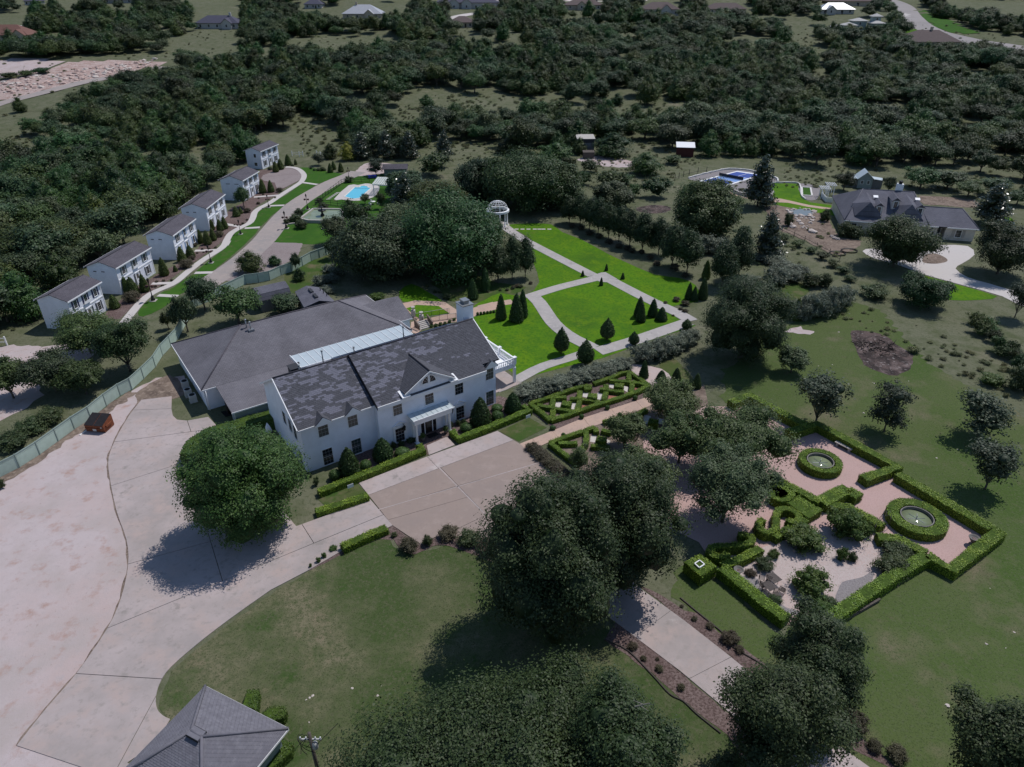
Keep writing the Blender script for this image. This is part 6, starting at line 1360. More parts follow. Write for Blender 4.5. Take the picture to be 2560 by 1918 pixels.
hedge('S-shaped hedge scroll beside the hedge cube', catmull(HL('F',[(620,975),(560,1015),(460,1000),(420,950),(470,905),(620,895),(780,885),(870,850),(880,805),(830,775),(740,770)],GH),False,6), .8, GH, name='hedge_scroll')
cu = hedge('big clipped hedge cube with a white square frame on top', poly=HL('F',[(130,1080),(310,990),(500,1130),(320,1240)],1.4), h=1.4, name='hedge_cube')
fp = [Vector(p) for p in pts_of('F',[(250,1105),(305,1070),(358,1115),(300,1152)],1.45)]; fo_ = tag(empty('square_frame',(*fp[0],1.44)),'small white square frame set into the top of the hedge cube','frame')
for a, b in zip(fp,fp[1:]+fp[:1]): MB().obox(a-fp[0],b-fp[0],.1,0,.12).build('frame_side','white_trim',fo_)
MB().prism(ccw([tuple((p-fp[0])) for p in fp]),.0,.03).build('frame_floor','hedge_inner',fo_)
def ring_hedge(label, z, x, y, rx_out, rx_in, flabel):
    X, Y = at(z,x,y,1.0); f = proj(X,Y,1.0)[2]; ro = rx_out/ZN[z][2]*f/FPX; ri = rx_in/ZN[z][2]*f/FPX
    t = tag(empty('ring_hedge',(X,Y,0)),label,'hedge'); n = 28
    for k in range(7):
        a0, a1 = 2*math.pi*k/7, 2*math.pi*(k+1)/7; aa = np.linspace(a0,a1,6)
        poly = [(ro*math.cos(a),ro*math.sin(a)) for a in aa]+[(ri*math.cos(a),ri*math.sin(a)) for a in aa[::-1]]
        link('hedge_segment', hedge_mesh(poly,1.0,HR,130,.12,round_=.03), t)
    p = tag(empty('round_fountain',(X,Y,0)),flabel,'fountain'); rr = ri-.08; n = 32; m = MB()
    for i in range(n):
        a0, a1 = 2*math.pi*i/n, 2*math.pi*(i+1)/n; vs = [(r*math.cos(a),r*math.sin(a),z_) for a in (a0,a1) for r,z_ in ((rr,0),(rr,.95),(rr-.12,.95),(rr-.12,0))]; m.add(vs,[(0,1,5,4),(1,2,6,5),(2,3,7,6)])
    m.build('basin','urn_grey',p); MB().lathe([(rr-.1,.3),(rr-.1,.62),(0,.621)],(0,0,0),28).build('water','pond_water',p); MB().bar((0,0,.6),(0,0,1.0),.04,n=6).build('jet_nozzle','grey_metal',p)
    for i in range(6): a = i*1.05; MB().bar((0,0,.62),(.9*math.cos(a),.9*math.sin(a),.64),.03,n=5).build('spray_arm','grey_metal',p)
ring_hedge('round ring of clipped hedge in the room with the stone bench','f',905,1312,135,88,'round basin with spray jet inside the ring hedge near the bench')
ring_hedge('round ring of clipped hedge in the room with the stone urn','i',1527,30,182,105,'round basin with spray jet inside the ring hedge near the urn')
X, Y = at('f',1090,1255); ba = math.atan2(at('f',1125,1250)[1]-at('f',1045,1210)[1], at('f',1125,1250)[0]-at('f',1045,1210)[0]); t = tag(empty('stone_bench',(X-.6,Y+.5,.04),ba),'pale stone bench against the hedge in the fountain room','bench'); MB().box(-1.1,1.1,-.28,.28,.42,.54).build('seat','stone_cap',t)
for s_ in (-.8,.8): MB().box(s_-.12,s_+.12,-.22,.22,0,.42).build('leg','stone_cap',t)
for z, x, y, s_, lb in (('i',1875,215,1.0,'grey footed urn in the corner of the pink gravel room'),('F',722,1235,.9,'dark round planter pot beside the long straight hedge')):
    X, Y = at(z,x,y); t = tag(empty('planter_urn',(X,Y,.04)),lb,'urn'); MB().lathe([(.32*s_,0),(.3*s_,.1),(.16*s_,.2),(.2*s_,.35),(.5*s_,.85*s_),(.56*s_,.95*s_),(.5*s_,.97*s_),(.44*s_,.8*s_)],(0,0,0),16).build('bowl','urn_grey',t); MB().lathe([(.44*s_,.78*s_),(.0,.82*s_)],(0,0,0),14,closed=False).build('soil','mulch',t)
# iron arch and patio set
p0, p1 = Vector(at('i',1225,175)), Vector(at('i',1340,110)); t = tag(empty('iron_arch',(*p0,0)),'thin black iron arch over the opening between hedges','arch')
for off in (Vector((0,0)),Vector((.5,.8))):
    m = MB(); d = p1-p0; n = 14; pts = [(off.x+d.x*.5*(1-math.cos(math.pi*i/n)),off.y+d.y*.5*(1-math.cos(math.pi*i/n)),.3+2.1*math.sin(math.pi*i/n)) for i in range(n+1)]
    for a, b in zip([(pts[0][0],pts[0][1],0)]+pts,pts+[(pts[-1][0],pts[-1][1],0)]): m.bar(a,b,.025,n=5)
    m.build('hoop','black_iron',t)
m = MB(); d = p1-p0
for k in range(1,6): q = d*.5*(1-math.cos(math.pi*k/6)); z_ = .3+2.1*math.sin(math.pi*k/6); m.bar((q.x,q.y,z_),(q.x+.5,q.y+.8,z_),.02,n=4)
m.build('cross_bars','black_iron',t)
simple('bronze_iron',(.085,.07,.065),.6,.2,4.0)
def iron_chair(X, Y, rz, lb):
    t = tag(empty('garden_chair',(X,Y,.05),rz),lb,'chair','iron chairs in the pale gravel room')
    m = MB()
    for i in range(6): m.box(-.25,.25,-.25+i*.1,-.19+i*.1,.42,.45)
    m.build('seat','bronze_iron',t); m = MB(); m.box(-.27,-.23,.24,.28,.44,1.0); m.box(.23,.27,.24,.28,.44,1.0); m.box(-.27,.27,.24,.28,.96,1.0)
    for i in range(5): m.box(-.2+i*.09,-.17+i*.09,.25,.27,.45,.96)
    m.build('backrest','bronze_iron',t)
    for a in (-.23,.23):
        for b in (-.23,.23): MB().bar((a,b,0),(a,b,.43),.02,n=5).build('leg','bronze_iron',t)
def iron_table(X, Y, lb, w_=.85):
    t = tag(empty('garden_table',(X,Y,.05),.5),lb,'table'); n = 9
    for i in range(n): MB().box(-w_/2+i*w_/n+.01,-w_/2+(i+1)*w_/n-.02,-w_/2,w_/2,.72,.75).build('slat','bronze_iron',t)
    m = MB(); m.box(-w_/2,w_/2,-w_/2-.04,-w_/2,.70,.76); m.box(-w_/2,w_/2,w_/2,w_/2+.04,.70,.76); m.build('rim','bronze_iron',t)
    for a in (-.35,.35):
        for b in (-.35,.35): MB().bar((a,b,0),(a,b,.72),.022,n=5).build('leg','bronze_iron',t)
X, Y = at('F',1105,1320); iron_table(X,Y,'square slatted iron garden table on the pale gravel',1.1); X, Y = at('F',1060,1410); iron_table(X,Y,'second slatted iron table partly hidden by its chairs',.95)
for x, y, r in ((985,1300,1.2),(1050,1340,-.6),(1215,1430,2.4),(1150,1480,.2),(1000,1385,1.8)): X, Y = at('F',x,y); iron_chair(X,Y,r,'bronze slatted iron chair grouped round the garden tables')
# old timbers below the hedge, lawn-sign, small sign
for a, b, lb in ((('i',1010,735),('i',1280,580),'weathered timber sleepers along the foot of the clipped hedge'),(('i',1390,480),('i',1580,360),'weathered timber sleepers near the outer hedge corner')):
    A_, B_ = Vector(at(*a)), Vector(at(*b)); t = tag(empty('timber_edging',(*A_,0)),lb,'timber'); d = B_-A_; n = max(2,int(d.length/2.4))
    for i in range(n):
        for k in range(2): MB().obox(d*(i/n)+d.normalized()*.03,d*((i+1)/n)+Vector((0,.06*((i+k)%2))),.2,.2*k,.2*k+.19).build('sleeper','old_wood',t)
    
for z, x, y, lb in (('e',1210,1060,'small white sign on thin legs in front of the low box hedge end'),('e',72,1510,'small dark-backed sign on the mown strip by the drive')):
    X, Y = at(z,x,y); t = tag(empty('lawn_sign',(X,Y,.03),HA),lb,'sign')
    for s_ in (-.28,.28): MB().bar((s_,0,0),(s_,0,.85),.015,n=5).build('leg','grey_metal',t)
    MB().box(-.36,.36,-.015,.015,.42,.9).build('board','white_trim',t)
# kerb at the drive corner by the bushy hedge
L_ = catmull(pts_of('d',[(1215,1305),(1205,1340),(1225,1375),(1260,1392)]),False,4); m = MB(); c = L_[0]
for a, b in zip(L_,L_[1:]): m.obox(Vector(a)-Vector(c),Vector(b)-Vector(c),.22,0,.2)
tag(m.build('kerb','concrete',None,(*c,0)),'curved concrete kerb at the foot of the bushy hedge','kerb')
X, Y = at('d',1755,1190); t = tag(empty('patio_umbrella',(X-.3,Y,0)),'closed white parasol beside the mansion end wall','parasol'); MB().bar((0,0,0),(0,0,2.6),.03).build('pole','grey_metal',t); MB().lathe([(.45,1.5),(.3,2.1),(.04,2.75)],(0,0,0),10).build('canopy','white_trim',t)
# ------------------------------------------------------------------ planting round the house front
for x, y, ty, wd, lb in ((745,1290,1020,170,'big rounded-cone evergreen before the green ground-floor window'),(1010,1175,985,165,'big rounded-cone evergreen beside the pedimented window'),(1775,900,670,170,'big rounded-cone evergreen east of the portico'),(2028,800,630,140,'rounded-cone evergreen at the mansion corner by the side porch')):
    plant_px('bigyew','m',x,y,ty,wd,'clipped_evergreen',lb,'shrub')
for x, y, ty, wd, lb in ((1160,1145,1062,118,'smooth clipped ball bush beside the portico hedge hook'),(870,1250,1165,92,'smooth clipped ball bush between two big evergreens'),(630,1330,1240,95,'clipped ball bush near the mansion corner'),(1662,950,870,100,'clipped ball bush right beside the portico columns'),(1908,865,778,98,'clipped ball bush between evergreens by the side porch'),(1905,790,725,90,'rounded light green bush under the corner window')):
    plant_px('ball','m',x,y,ty,wd,'ball_bush',lb,'shrub')
for x, y, ty, wd in ((1090,1080,1020,50),(1150,1065,1010,60),(1215,1040,990,60),(1250,1030,985,55),(1540,920,860,45),(1600,900,850,50),(1640,885,840,45),(420,1310,1260,60),(480,1370,1240,55)):
    plant_px('shrub','m',x,y,ty,wd,'bed_shrub','dark spiky shrub in the bed against the mansion wall','shrub','shrubs in the mansion bed')
for x, y in ((1320,1020),(1500,960)):
    X, Y = at('m',x,y); t = tag(empty('planter_pot',(X,Y,.09)),'potted fern at the '+('hedge-hook side' if x < 1400 else 'lantern side')+' of the portico steps','planter'); MB().lathe([(.2,0),(.28,.45),(.3,.5)],(0,0,0),12).build('pot','urn_grey',t); cm, _ = get_proto('brightbush',0); o_ = link('plant',cm,t,(0,0,.4)); o_.scale = (.42,.42,.45)
# shrubs at forecourt edge
for x, y, ty, wd, k, lb in ((445,275,160,140,'redshrub','dark olive shrub at the wavy bed edge'),(565,225,150,75,'shrub','small rounded shrub at the forecourt drain edge'),(350,170,130,45,'shrub','tiny shrub at the corner of the forecourt bed'),(700,190,85,150,'redshrub','reddish shrub along the forecourt edge'),(830,235,115,170,'shrub','bushy green shrub along the forecourt edge'),(960,285,160,170,'redshrub','spreading shrub by the shaded forecourt edge')):
    plant_px(k,'h',x,y,ty,wd,'border_shrub',lb,'shrub')
for x, y, ty, wd in ((150,1110,975,200),(205,1160,1020,210),(265,1215,1070,215),(325,1270,1120,220),(390,1330,1170,225),(450,1385,1230,230),(520,1440,1290,230)):
    plant_px('redshrub','E',x,y,ty,wd,'informal_hedge_shrub','olive shrub in the loose hedge between forecourt and knot garden','shrub','loose hedge beside the forecourt')
# ------------------------------------------------------------------ evergreens of the lawn garden
for x, y, ty, wd, lb in ((1240,1375,1165,135,'clipped teardrop evergreen alone on the round-cornered lawn'),(820,1500,1250,140,'clipped teardrop evergreen beside the curving walk'),(1040,1610,1360,160,'large egg-shaped evergreen in the fork of the walks'),(1485,1420,1285,100,'small egg-shaped evergreen at the grey shrub bank'),(1972,1275,1170,95,'small rounded evergreen at the corner of two walks')):
    plant_px('tear','H',x,y,ty,wd,'clipped_evergreen',lb,'tree')
for x, y, ty, wd in ((1535,1165,965,110),(1550,1210,1010,100),(1660,1160,985,105),(1740,1200,1060,120)):
    plant_px('cone','H',x,y,ty,wd,'cone_evergreen','clipped cone evergreen in the gravel bed on the lawn','tree','cone evergreens in the lawn bed')
for x, y, ty, wd in ((268,1190,945,115),(410,1215,935,150),(465,1170,900,110)):
    plant_px('cone','H',x,y,ty,wd,'cone_evergreen','tall cone evergreen in the dark bed beside the tan walk','tree','cone evergreens beside the tan walk')
for x, y, ty, wd in ((125,925,700,110),(10,1000,800,110)):
    plant_px('cone','H',x,y,ty,wd,'cone_evergreen','tall narrow cone evergreen near the black letter box post','tree','cone evergreens by the shrub bed')
for x, y, ty, wd, lb in ((1018,782,722,36,'tiny cone evergreen in the grass triangle below the long walk'),(1236,730,662,36,'tiny cone evergreen north of the walk crossing'),(1386,808,742,42,'tiny cone evergreen east of the walk crossing'),(1188,868,786,40,'tiny cone evergreen on the lawn tip at the walk crossing')):
    plant_px('cone','H',x,y,ty,wd,'cone_evergreen',lb,'tree')
for x, y, ty, wd in ((1990,1000,835,80),(2040,1010,870,75),(2115,985,790,90)):
    plant_px('cone','H',x,y,ty,wd,'cone_evergreen','cone evergreen by the flower bed at the walk end','tree','cone evergreens by the flower bed')
for x, y, ty, wd in ((1480,235,10,130),(1690,270,125,140),(1870,260,95,125),(2110,360,160,125)):
    plant_px('cone','E',x,y,ty,wd,'cone_evergreen','dark cone evergreen on the gravel beyond the knot garden','tree','cone evergreens beyond the knot garden')
for x in range(6):
    plant_px('ball','G',1560+x*50,545-x*8,492-x*6,44,'box_ball','small box ball in the row edging the tan walk behind the chimney','shrub','box balls edging the tan walk')
for x, y in ((850,730),(920,720),(990,700),(1060,690),(1130,660),(1200,630)): plant_px('brightbush','G',x,y,y-55,70,'terrace_shrub','bright box shrub under the terrace railing','shrub','box shrubs under the railing')
# grey shrub banks
SG = 'silvery sage shrub in the bank between walk and knot garden'
for x, y, ty, wd in ((60,480,270,330),(150,455,240,330),(250,430,210,330),(350,405,190,310),(450,375,175,300),(550,340,160,290),(650,310,110,310),(750,280,75,310),(850,250,50,310),(950,215,20,310),(1050,180,0,300),(1150,150,-20,290),(1240,125,-40,260)):
    plant_px('sage','E',x,y,ty,wd,'sage_shrub',SG,'shrub','sage bank beside the knot garden')
for x, y, ty, wd in ((1540,1570,1390,220),(1620,1560,1370,230),(1700,1540,1350,230),(1780,1515,1330,230),(1860,1480,1310,220),(1940,1440,1280,210),(2010,1400,1250,190)):
    plant_px('sage','H',x,y,ty,wd,'sage_shrub','silvery sage shrub in the bank along the lower walk','shrub','sage bank along the lower walk')
for x, y, ty, wd in ((1330,1000,830,230),(1430,1030,840,230),(1540,1060,830,230),(1630,1060,800,250),(1710,1050,770,260),(1790,1030,740,270),(1870,1000,710,280),(1950,970,690,280),(2020,930,680,270),(2075,880,680,240)):
    plant_px('sage','I',x,y,ty,wd,'sage_shrub','silvery grey shrub in the curved bank at the lawn edge','shrub','curved grey bank at the lawn edge')
for x, y, ty, wd in ((1290,700,470,290),(1360,660,460,230),(1180,420,310,260),(1290,450,320,280),(1400,520,390,280),(1480,560,430,270),(1560,600,450,250),(1500,650,500,220),(540,330,115,290),(650,330,140,250),(900,690,555,260),(1000,680,560,230),(1090,650,570,200)):
    plant_px('sage','I',x,y,ty,wd,'sage_shrub','rounded grey-green mound shrub among the tall garden trees','shrub','grey mounds among garden trees')
for x, y, ty, wd in ((1720,700,530,260),(1860,700,540,170)): plant_px('shrub','I',x,y,ty,wd,'dark_shrub','dark green mound beside the grey shrubs','shrub','dark mounds beside grey shrubs')
plant_px('arborcone','I',1530,1080,820,150,'upright_shrub','green upright shrub in front of the curved grey bank','shrub'); plant_px('arborcone','I',545,620,400,110,'upright_shrub','yellow-green upright conifer beside the avenue end','shrub'); plant_px('cone','I',510,850,600,120,'cone_evergreen','slender cone evergreen next to the huge dark tree','tree')
# garden beds: low shrubs in cottage beds and elsewhere
for z, lst, kind, lb, gp in (('k',[(1050,1190,30),(1105,1183,30),(1168,1178,28),(1040,1228,30),(1097,1220,28),(1410,932,26),(1465,928,24),(1515,918,24),(1370,962,22),(1420,955,20),(1485,946,20),(1852,572,34),(1855,528,20),(1730,730,26),(1763,700,24),(1665,738,18),(1985,525,18),(1890,500,20)],'redshrub','low dark ball shrub in the cottage front beds','low ball shrubs by the cottages'),
                        ('k',[(860,1345,150),(1290,1075,120),(1545,830,80),(1765,638,62),(2020,475,60),(1350,905,50),(1330,1010,60)],'redshrub','broad purple-brown shrub in the cottage front beds','purple-brown shrubs by the cottages'),
                        ('L',[(790,1000,150),(700,1010,90),(860,1070,170),(830,920,120),(1100,860,140),(1060,780,90),(1380,560,110),(510,420,60),(1090,430,70),(1040,430,50),(1110,430,45),(960,410,40),(1000,430,40),(755,380,45)],'shrub','low green shrub on the lane verge by the pool and pond','shrubs on the lane verge'),
                        ('e',[(690,280,70),(610,240,30),(640,240,28),(560,200,30),(1160,205,40),(1110,215,30),(1075,225,30),(950,235,30),(1030,225,26)],'shrub','low dark shrub in the bed above the terrace','shrubs above the terrace'),
                        ('H',[(1560,570,70),(1640,620,80),(1470,560,70),(1700,680,80),(1860,720,110),(920,330,80),(1000,350,80),(1080,400,80),(1170,430,80),(1260,480,80),(1350,520,80),(1430,540,80),(1960,790,80),(420,880,60),(380,890,50),(540,850,45),(1880,1010,80),(1960,1050,90),(1780,1030,45),(1920,1090,50),(1960,1110,60),(1850,1145,30)],'redshrub','dark low shrub in the mulch under the avenue trees','shrubs under the avenue'),
                        ('i',[(90,705,45),(190,755,60),(315,850,130),(380,910,70),(1100,1400,200),(1240,1540,110),(1380,1600,150),(10,620,30)],'redshrub','brownish shrub in the bed on the hedge side of the gate drive','shrubs beside the gate drive'),
                        ('h',[(1880,890,75),(1950,960,45),(2050,1030,60),(2190,1150,60),(2040,960,30)],'redshrub','small reddish shrub in the mulch bed on the lawn side of the gate drive','shrubs in the lawn-side drive bed')):
    for q in lst: plant_px(kind,z,q[0],q[1],q[1]-q[2]*.62,q[2],'low_shrub',lb,'shrub',gp)
for x, y, ty, wd in ((725,1405,1285,92),(1115,1145,992,85),(870,1295,1145,112),(820,1280,1140,70),(962,1272,1122,82),(1255,1035,905,82),(1322,1005,895,82),(1402,885,770,52),(1455,898,780,76),(1500,865,760,62),(1555,788,690,66),(1590,772,668,62),(1490,780,692,52),(1682,675,590,70),(1715,650,597,42),(1890,488,375,66),(1955,482,385,62),(1992,322,235,56),(2030,302,215,62),(2090,268,180,62),(2148,262,215,30),(1200,1108,1052,42)):
    plant_px('arborcone','k',x,y,ty,wd,'cone_shrub','yellow-green cone shrub in front of the cottage row','shrub','cone shrubs before the cottages')
for x, y, ty, wd in ((1178,455,350,72),(1215,422,322,62),(1295,448,338,72)): plant_px('arborcone','L',x,y,ty,wd,'cone_shrub','cone conifer in the row facing the gravel turnaround','shrub','cone conifers by the turnaround')
plant_px('gold','L',1370,330,125,195,'golden_conifer','golden yellow conifer beyond the lane turnaround','tree')
for x, y, ty, wd in ((2005,560,525,90),(1950,545,520,60)): pass
# shrubs of the pale gravel room
for x, y, ty, wd, k, lb in ((1490,1470,1110,430,'brightbush','big round leafy bush alone on the pale gravel'),(1860,1070,905,150,'brightbush','small bright green round bush on the pale gravel'),(1975,1080,960,130,'shrub','wispy bush leaning on the bright round bush'),(1420,990,620,500,'brightbush','large leafy shrub below the middle scroll'),(1880,830,430,480,'brightbush','large leafy shrub under the broad hedge bar'),(2120,800,620,190,'brightbush','bright green bush at the end of the leafy shrub mass'),(1000,1190,1010,240,'shrub','loose shrub beside the short hedge and chairs'),(1110,1050,930,140,'brightbush','round shrub at the gap of the lower scroll'),(860,1250,1150,140,'redshrub','straggly plant beside the dark planter pot'),(1130,1540,1440,170,'shrub','small shrub below the iron tables'),(1640,1640,1500,300,'brightbush','broad shrub at the foot of the pale gravel room')):
    plant_px(k,'F',x,y,ty,wd,'garden_shrub',lb,'shrub')
for x, y, ty, wd, lb in ((1350,390,300,230,'feathery shrub overhanging the clipped hedge corner'),(1370,300,210,200,'ferny clump beside the iron arch'),(1480,290,210,140,'dark clump along the overgrown hedge'),(960,620,560,130,'leafy shrub in the corner of the pale gravel room')): plant_px('shrub','i',x,y,ty,wd,'garden_shrub',lb,'shrub')
# ------------------------------------------------------------------ single big trees
big_tree('shade_tree','d',1625,1760,1095,760,'large round bright-green shade tree casting shadow on the curving drive','drive_leaf',.22,2900,15,11,z0f=-.04,nlobe=18,cr=.024,full=True)
big_tree('shade_tree','h',1350,760,-220,940,'tall dark tree whose crown covers the corner of the forecourt','elm_leaf',.22,2900,14,12,z0f=-.03,nlobe=18,cr=.026,full=True)
big_tree('shade_tree','h',1760,440,-330,780,'dark spreading tree between the forecourt and the knot garden','elm_leaf',.22,2400,14,13,z0f=-.02,nlobe=16,cr=.026,full=True)
big_tree('live_oak','h',1080,2300,1090,2250,'huge gnarled live oak filling the front edge of the lawn','big_oak_leaf',.2,6000,16,14,z0f=.12,nlobe=26,dead=4,cr=.022,spread=.72)
big_tree('live_oak','h',1760,2040,1120,950,'rounded live oak crown leaning beside the gate drive','big_oak_leaf',.19,1900,14,15,z0f=.15,nlobe=12,dead=1,cr=.026)
big_tree('shade_tree','i',800,1250,600,660,'dark leafy tree standing at the outer corner of the hedge garden','elm_leaf',.19,2300,14,16,z0f=.03,nlobe=12,cr=.03)
big_tree('shade_tree','i',540,1680,890,800,'grey-green tree leaning over the gate drive','elm_leaf',.19,2500,14,17,z0f=.03,nlobe=14,cr=.03)
big_tree('shade_tree','i',1950,1900,1130,800,'dark tree on the grass beyond the brown drive bed','elm_leaf',.19,2300,14,18,z0f=.03,nlobe=12,cr=.03)
big_tree('shade_tree','I',930,1480,590,960,'huge dark evergreen tree beside the lower walk','pear_leaf',.23,2600,14,19,z0f=-.06,nlobe=18,cr=.026,full=True)
big_tree('garden_tree','I',1490,1640,1320,400,'bushy grey-green tree at the foot of the huge evergreen','oak_grey_leaf',.24,500,12,20,z0f=.05,nlobe=9)
big_tree('garden_tree','E',1800,760,240,760,'round green tree standing over the end of the tan path','garden_leaf',.24,900,13,21,z0f=.2,nlobe=12,cr=.032)
big_tree('garden_tree','E',1250,1060,640,520,'light green open tree over the shorter knot garden','garden_leaf',.22,600,12,22,z0f=.2,nlobe=10,cr=.035)
big_tree('garden_tree','E',1400,1600,1000,900,'pale leafy tree filling the gap between knot garden and dark trees','garden_leaf',.22,1000,12,23,z0f=.15,nlobe=14,cr=.03)
big_tree('garden_tree','f',330,1360,920,780,'green spreading tree at the corner of the bench room hedge','garden_leaf',.24,900,13,24,z0f=.2,nlobe=13,cr=.03)
big_tree('garden_tree','f',-10,1330,1000,460,'pale leafed tree beside the path end wall','garden_leaf',.22,600,12,25,z0f=.2,nlobe=10,cr=.03)
big_tree('garden_tree','f',270,1710,1230,640,'smoky grey-green tree shading the upper hedge scroll','oak_grey_leaf',.22,1300,13,26,z0f=.2,nlobe=14,cr=.03)
big_tree('garden_tree','E',700,1350,1000,330,'small light tree rising inside the shorter knot garden','garden_leaf',.15,350,11,27,z0f=.1,nlobe=8)
# neighbour's trees
big_tree('live_oak','C',700,1130,500,860,'broad dark live oak in front of the slate-roofed house','oak_leaf',.33,1400,12,31,z0f=-.08,nlobe=14)
big_tree('live_oak','C',1900,1220,620,760,'broad dark live oak beside the pale driveway','oak_leaf',.33,1400,12,32,z0f=-.08,nlobe=14)
big_tree('live_oak','C',1010,1600,1240,620,'round dark oak on the neighbour grass verge','oak_leaf',.3,1200,12,33,z0f=-.05,nlobe=12)
plant_px('magnolia','C',1790,650,180,400,'magnolia_tree','tall glossy magnolia behind the gable end of the slate house','tree'); plant_px('magnolia','M',1040,1080,585,320,'magnolia_tree','glossy magnolia with pale leaf backs by the wire fence','tree'); plant_px('magnolia','M',940,520,-30,330,'magnolia_tree','tall narrow-topped tree in front of the blue court','tree'); plant_px('young','C',2100,1720,1310,330,'young_tree','light green young tree at the end of the pale driveway','tree')
big_tree('garden_tree','M',320,800,240,760,'big rounded oak in front of the blue sports court','oak_leaf',.32,1400,12,34,z0f=-.06,nlobe=14)
big_tree('garden_tree','M',740,1100,640,300,'upright leafy tree beside the magnolia','pear_leaf',.3,500,12,35,z0f=-.05,nlobe=9)
for x, y, ty, wd, lb in ((1280,730,590,120,'round bush at the rim of the rock pond'),(1680,680,545,130,'round bush on the house side of the rock pond'),(1900,850,680,220,'dark bush below the slate roof corner'),(2010,860,720,220,'olive bush by the limestone wall')): plant_px('shrub','M',x,y,ty,wd,'round_bush',lb,'shrub')
# avenue along the lawn
for x, y, ty, wd in ((895,290,60,130),(995,300,30,150),(1080,350,70,150),(1160,390,80,150),(1255,430,130,150),(1350,460,140,150),(1450,500,170,160),(1565,555,200,165),(1715,580,250,170),(1840,690,300,190),(1975,750,360,190)):
    plant_px('pear','H',x,y,ty-15,wd*1.3,'avenue_tree','dark ovoid avenue tree on a clear stem beside the lawn','tree','avenue of trees along the lawn')
for x, y, ty, wd, lb in ((240,840,480,200,'dark upright tree at the edge of the gazebo thicket'),(370,810,400,200,'tall dark tree beside the long walk'),(490,790,410,170,'tall dark tree with its foot in the shrub bed'),(190,420,190,160,'slim dark tree in front of the gazebo')): plant_px('pear','H',x,y,ty,wd*1.1,'upright_tree',lb,'tree')
for x, y, ty, wd, lb in ((725,690,190,300,'dark upright tree next to the yellow-green conifer'),(900,600,60,290,'tall dark tree between grey mounds')): plant_px('pear','I',x,y,ty,wd,'upright_tree',lb,'tree')
# gazebo thicket and pool-side oaks
for z, x, y, ty, wd, sd, lb in (('b',720,1760,1265,720,41,'broad live oak beside the gazebo dome'),('b',480,1600,1320,480,42,'live oak hanging over the panel fence'),('b',1200,1330,985,600,43,'rounded oak thicket tree north of the gazebo'),('b',900,1290,1030,330,44,'oak behind the gazebo dome'),('b',1400,1330,1050,330,45,'oak at the head of the avenue'),('e',240,130,-230,560,46,'dark oak above the box mound behind the hall'),('b',860,1700,1400,380,47,'dark oak shading the long walk'),('b',430,1290,1110,250,48,'dark oak beside the pergola'),('b',620,1370,1180,420,49,'grey-green oak inland from the panel fence'),('b',1750,1330,1180,260,50,'light oak beyond the avenue'),('b',2350,1520,1180,420,51,'dark oak clump behind the magnolias')):
    big_tree('live_oak',z,x,y,ty,wd,lb,'oak_leaf' if sd % 2 else 'oak_grey_leaf',.44,1900,12,sd,z0f=-.08,nlobe=15,full=True,core=.64)
for z, x, y, ty, wd, lb in (('L',1460,1090,770,360,'round dark tree hiding the end of the pond'),('L',1240,1240,950,330,'feathery tree above the panel fence'),('L',1200,1400,1180,190,'small dark tree rooted at the panel fence'),('L',1860,1140,950,210,'round dark shrub-tree outside the fence turn'),('L',1960,1280,1130,260,'round green tree on the yard grass'),('L',1560,800,690,120,'small dark tree at the pool corner'),('L',1740,850,680,110,'small dark tree by the patio set')): plant_px('oak',z,x,y,ty,wd,'garden_oak',lb,'tree')
plant_px('magnolia','L',2000,900,470,330,'magnolia_tree','tall dark tree beside the pergola and fence end','tree')
for x, y, ty, wd in ((1530,300,10,220),(1800,300,0,220),(2050,300,5,200)): plant_px('magnolia','L',x,y,ty,wd,'magnolia_tree','glossy pyramid tree in the row north of the turnaround','tree','pyramid trees north of the turnaround')
plant_px('magnolia','b',670,1030,850,115,'magnolia_tree','glossy pyramid tree at the meadow end of the row','tree')
for z, x, y, ty, wd, lb, k in (('L',1680,480,290,190,'open young tree by the gravel turnaround','young'),('L',1050,370,230,140,'flat-topped young tree by the white rail fence','young'),('L',1180,310,130,170,'round green tree behind the white rail fence','cedar'),('L',310,1590,1310,290,'light green conifer by the gravel yard','cedar'),('L',570,1490,1360,140,'small conifer between gravel yard and fence','cedar'),('L',800,1540,1350,120,'small bushy tree against the panel fence','oak'),('L',840,1660,1500,140,'small round tree on the grass by the fence','cedar'),('k',1740,600,440,145,'dark round tree in front of the slot-vent cottage','oak'),('f',870,1080,750,340,'open grey-green young tree on the side lawn by the bench hedge','young'),('f',1310,1130,810,270,'slim young tree with a support stake on the side lawn','young'),('f',1915,1160,840,350,'round-headed young tree on a slender trunk on the side lawn','young'),('f',1960,1500,1180,330,'leaning young tree near the outer hedge','young'),('I',2420,1000,0,10,'','')):
    if k: plant_px(k,z,x,y,ty,wd,'young_tree' if k == 'young' else 'small_tree',lb,'tree')
for z, x, y, ty, wd, lb in (('d',1320,350,140,210,'dark conifer-like tree on the hall side of the fence'),('d',1540,440,200,320,'broad dark tree behind the hall ridge'),('d',1210,490,260,190,'grey-green tree beside the fence corner'),('d',1085,470,360,90,'small dark tree by the lane fence'),('d',1860,370,240,220,'round dark clipped tree in front of the service roof'),('e',360,110,-60,300,'dark tree shading the green slope'),('d',10,1500,1420,70,'small green bush at the fence foot')): plant_px('oak' if wd > 80 else 'shrub',z,x,y,ty,wd,'yard_tree',lb,'tree' if wd > 80 else 'shrub')
plant_px('brightbush','B',1525,410,305,200,'box_mound','bright green clipped mound behind the hall roof','shrub')
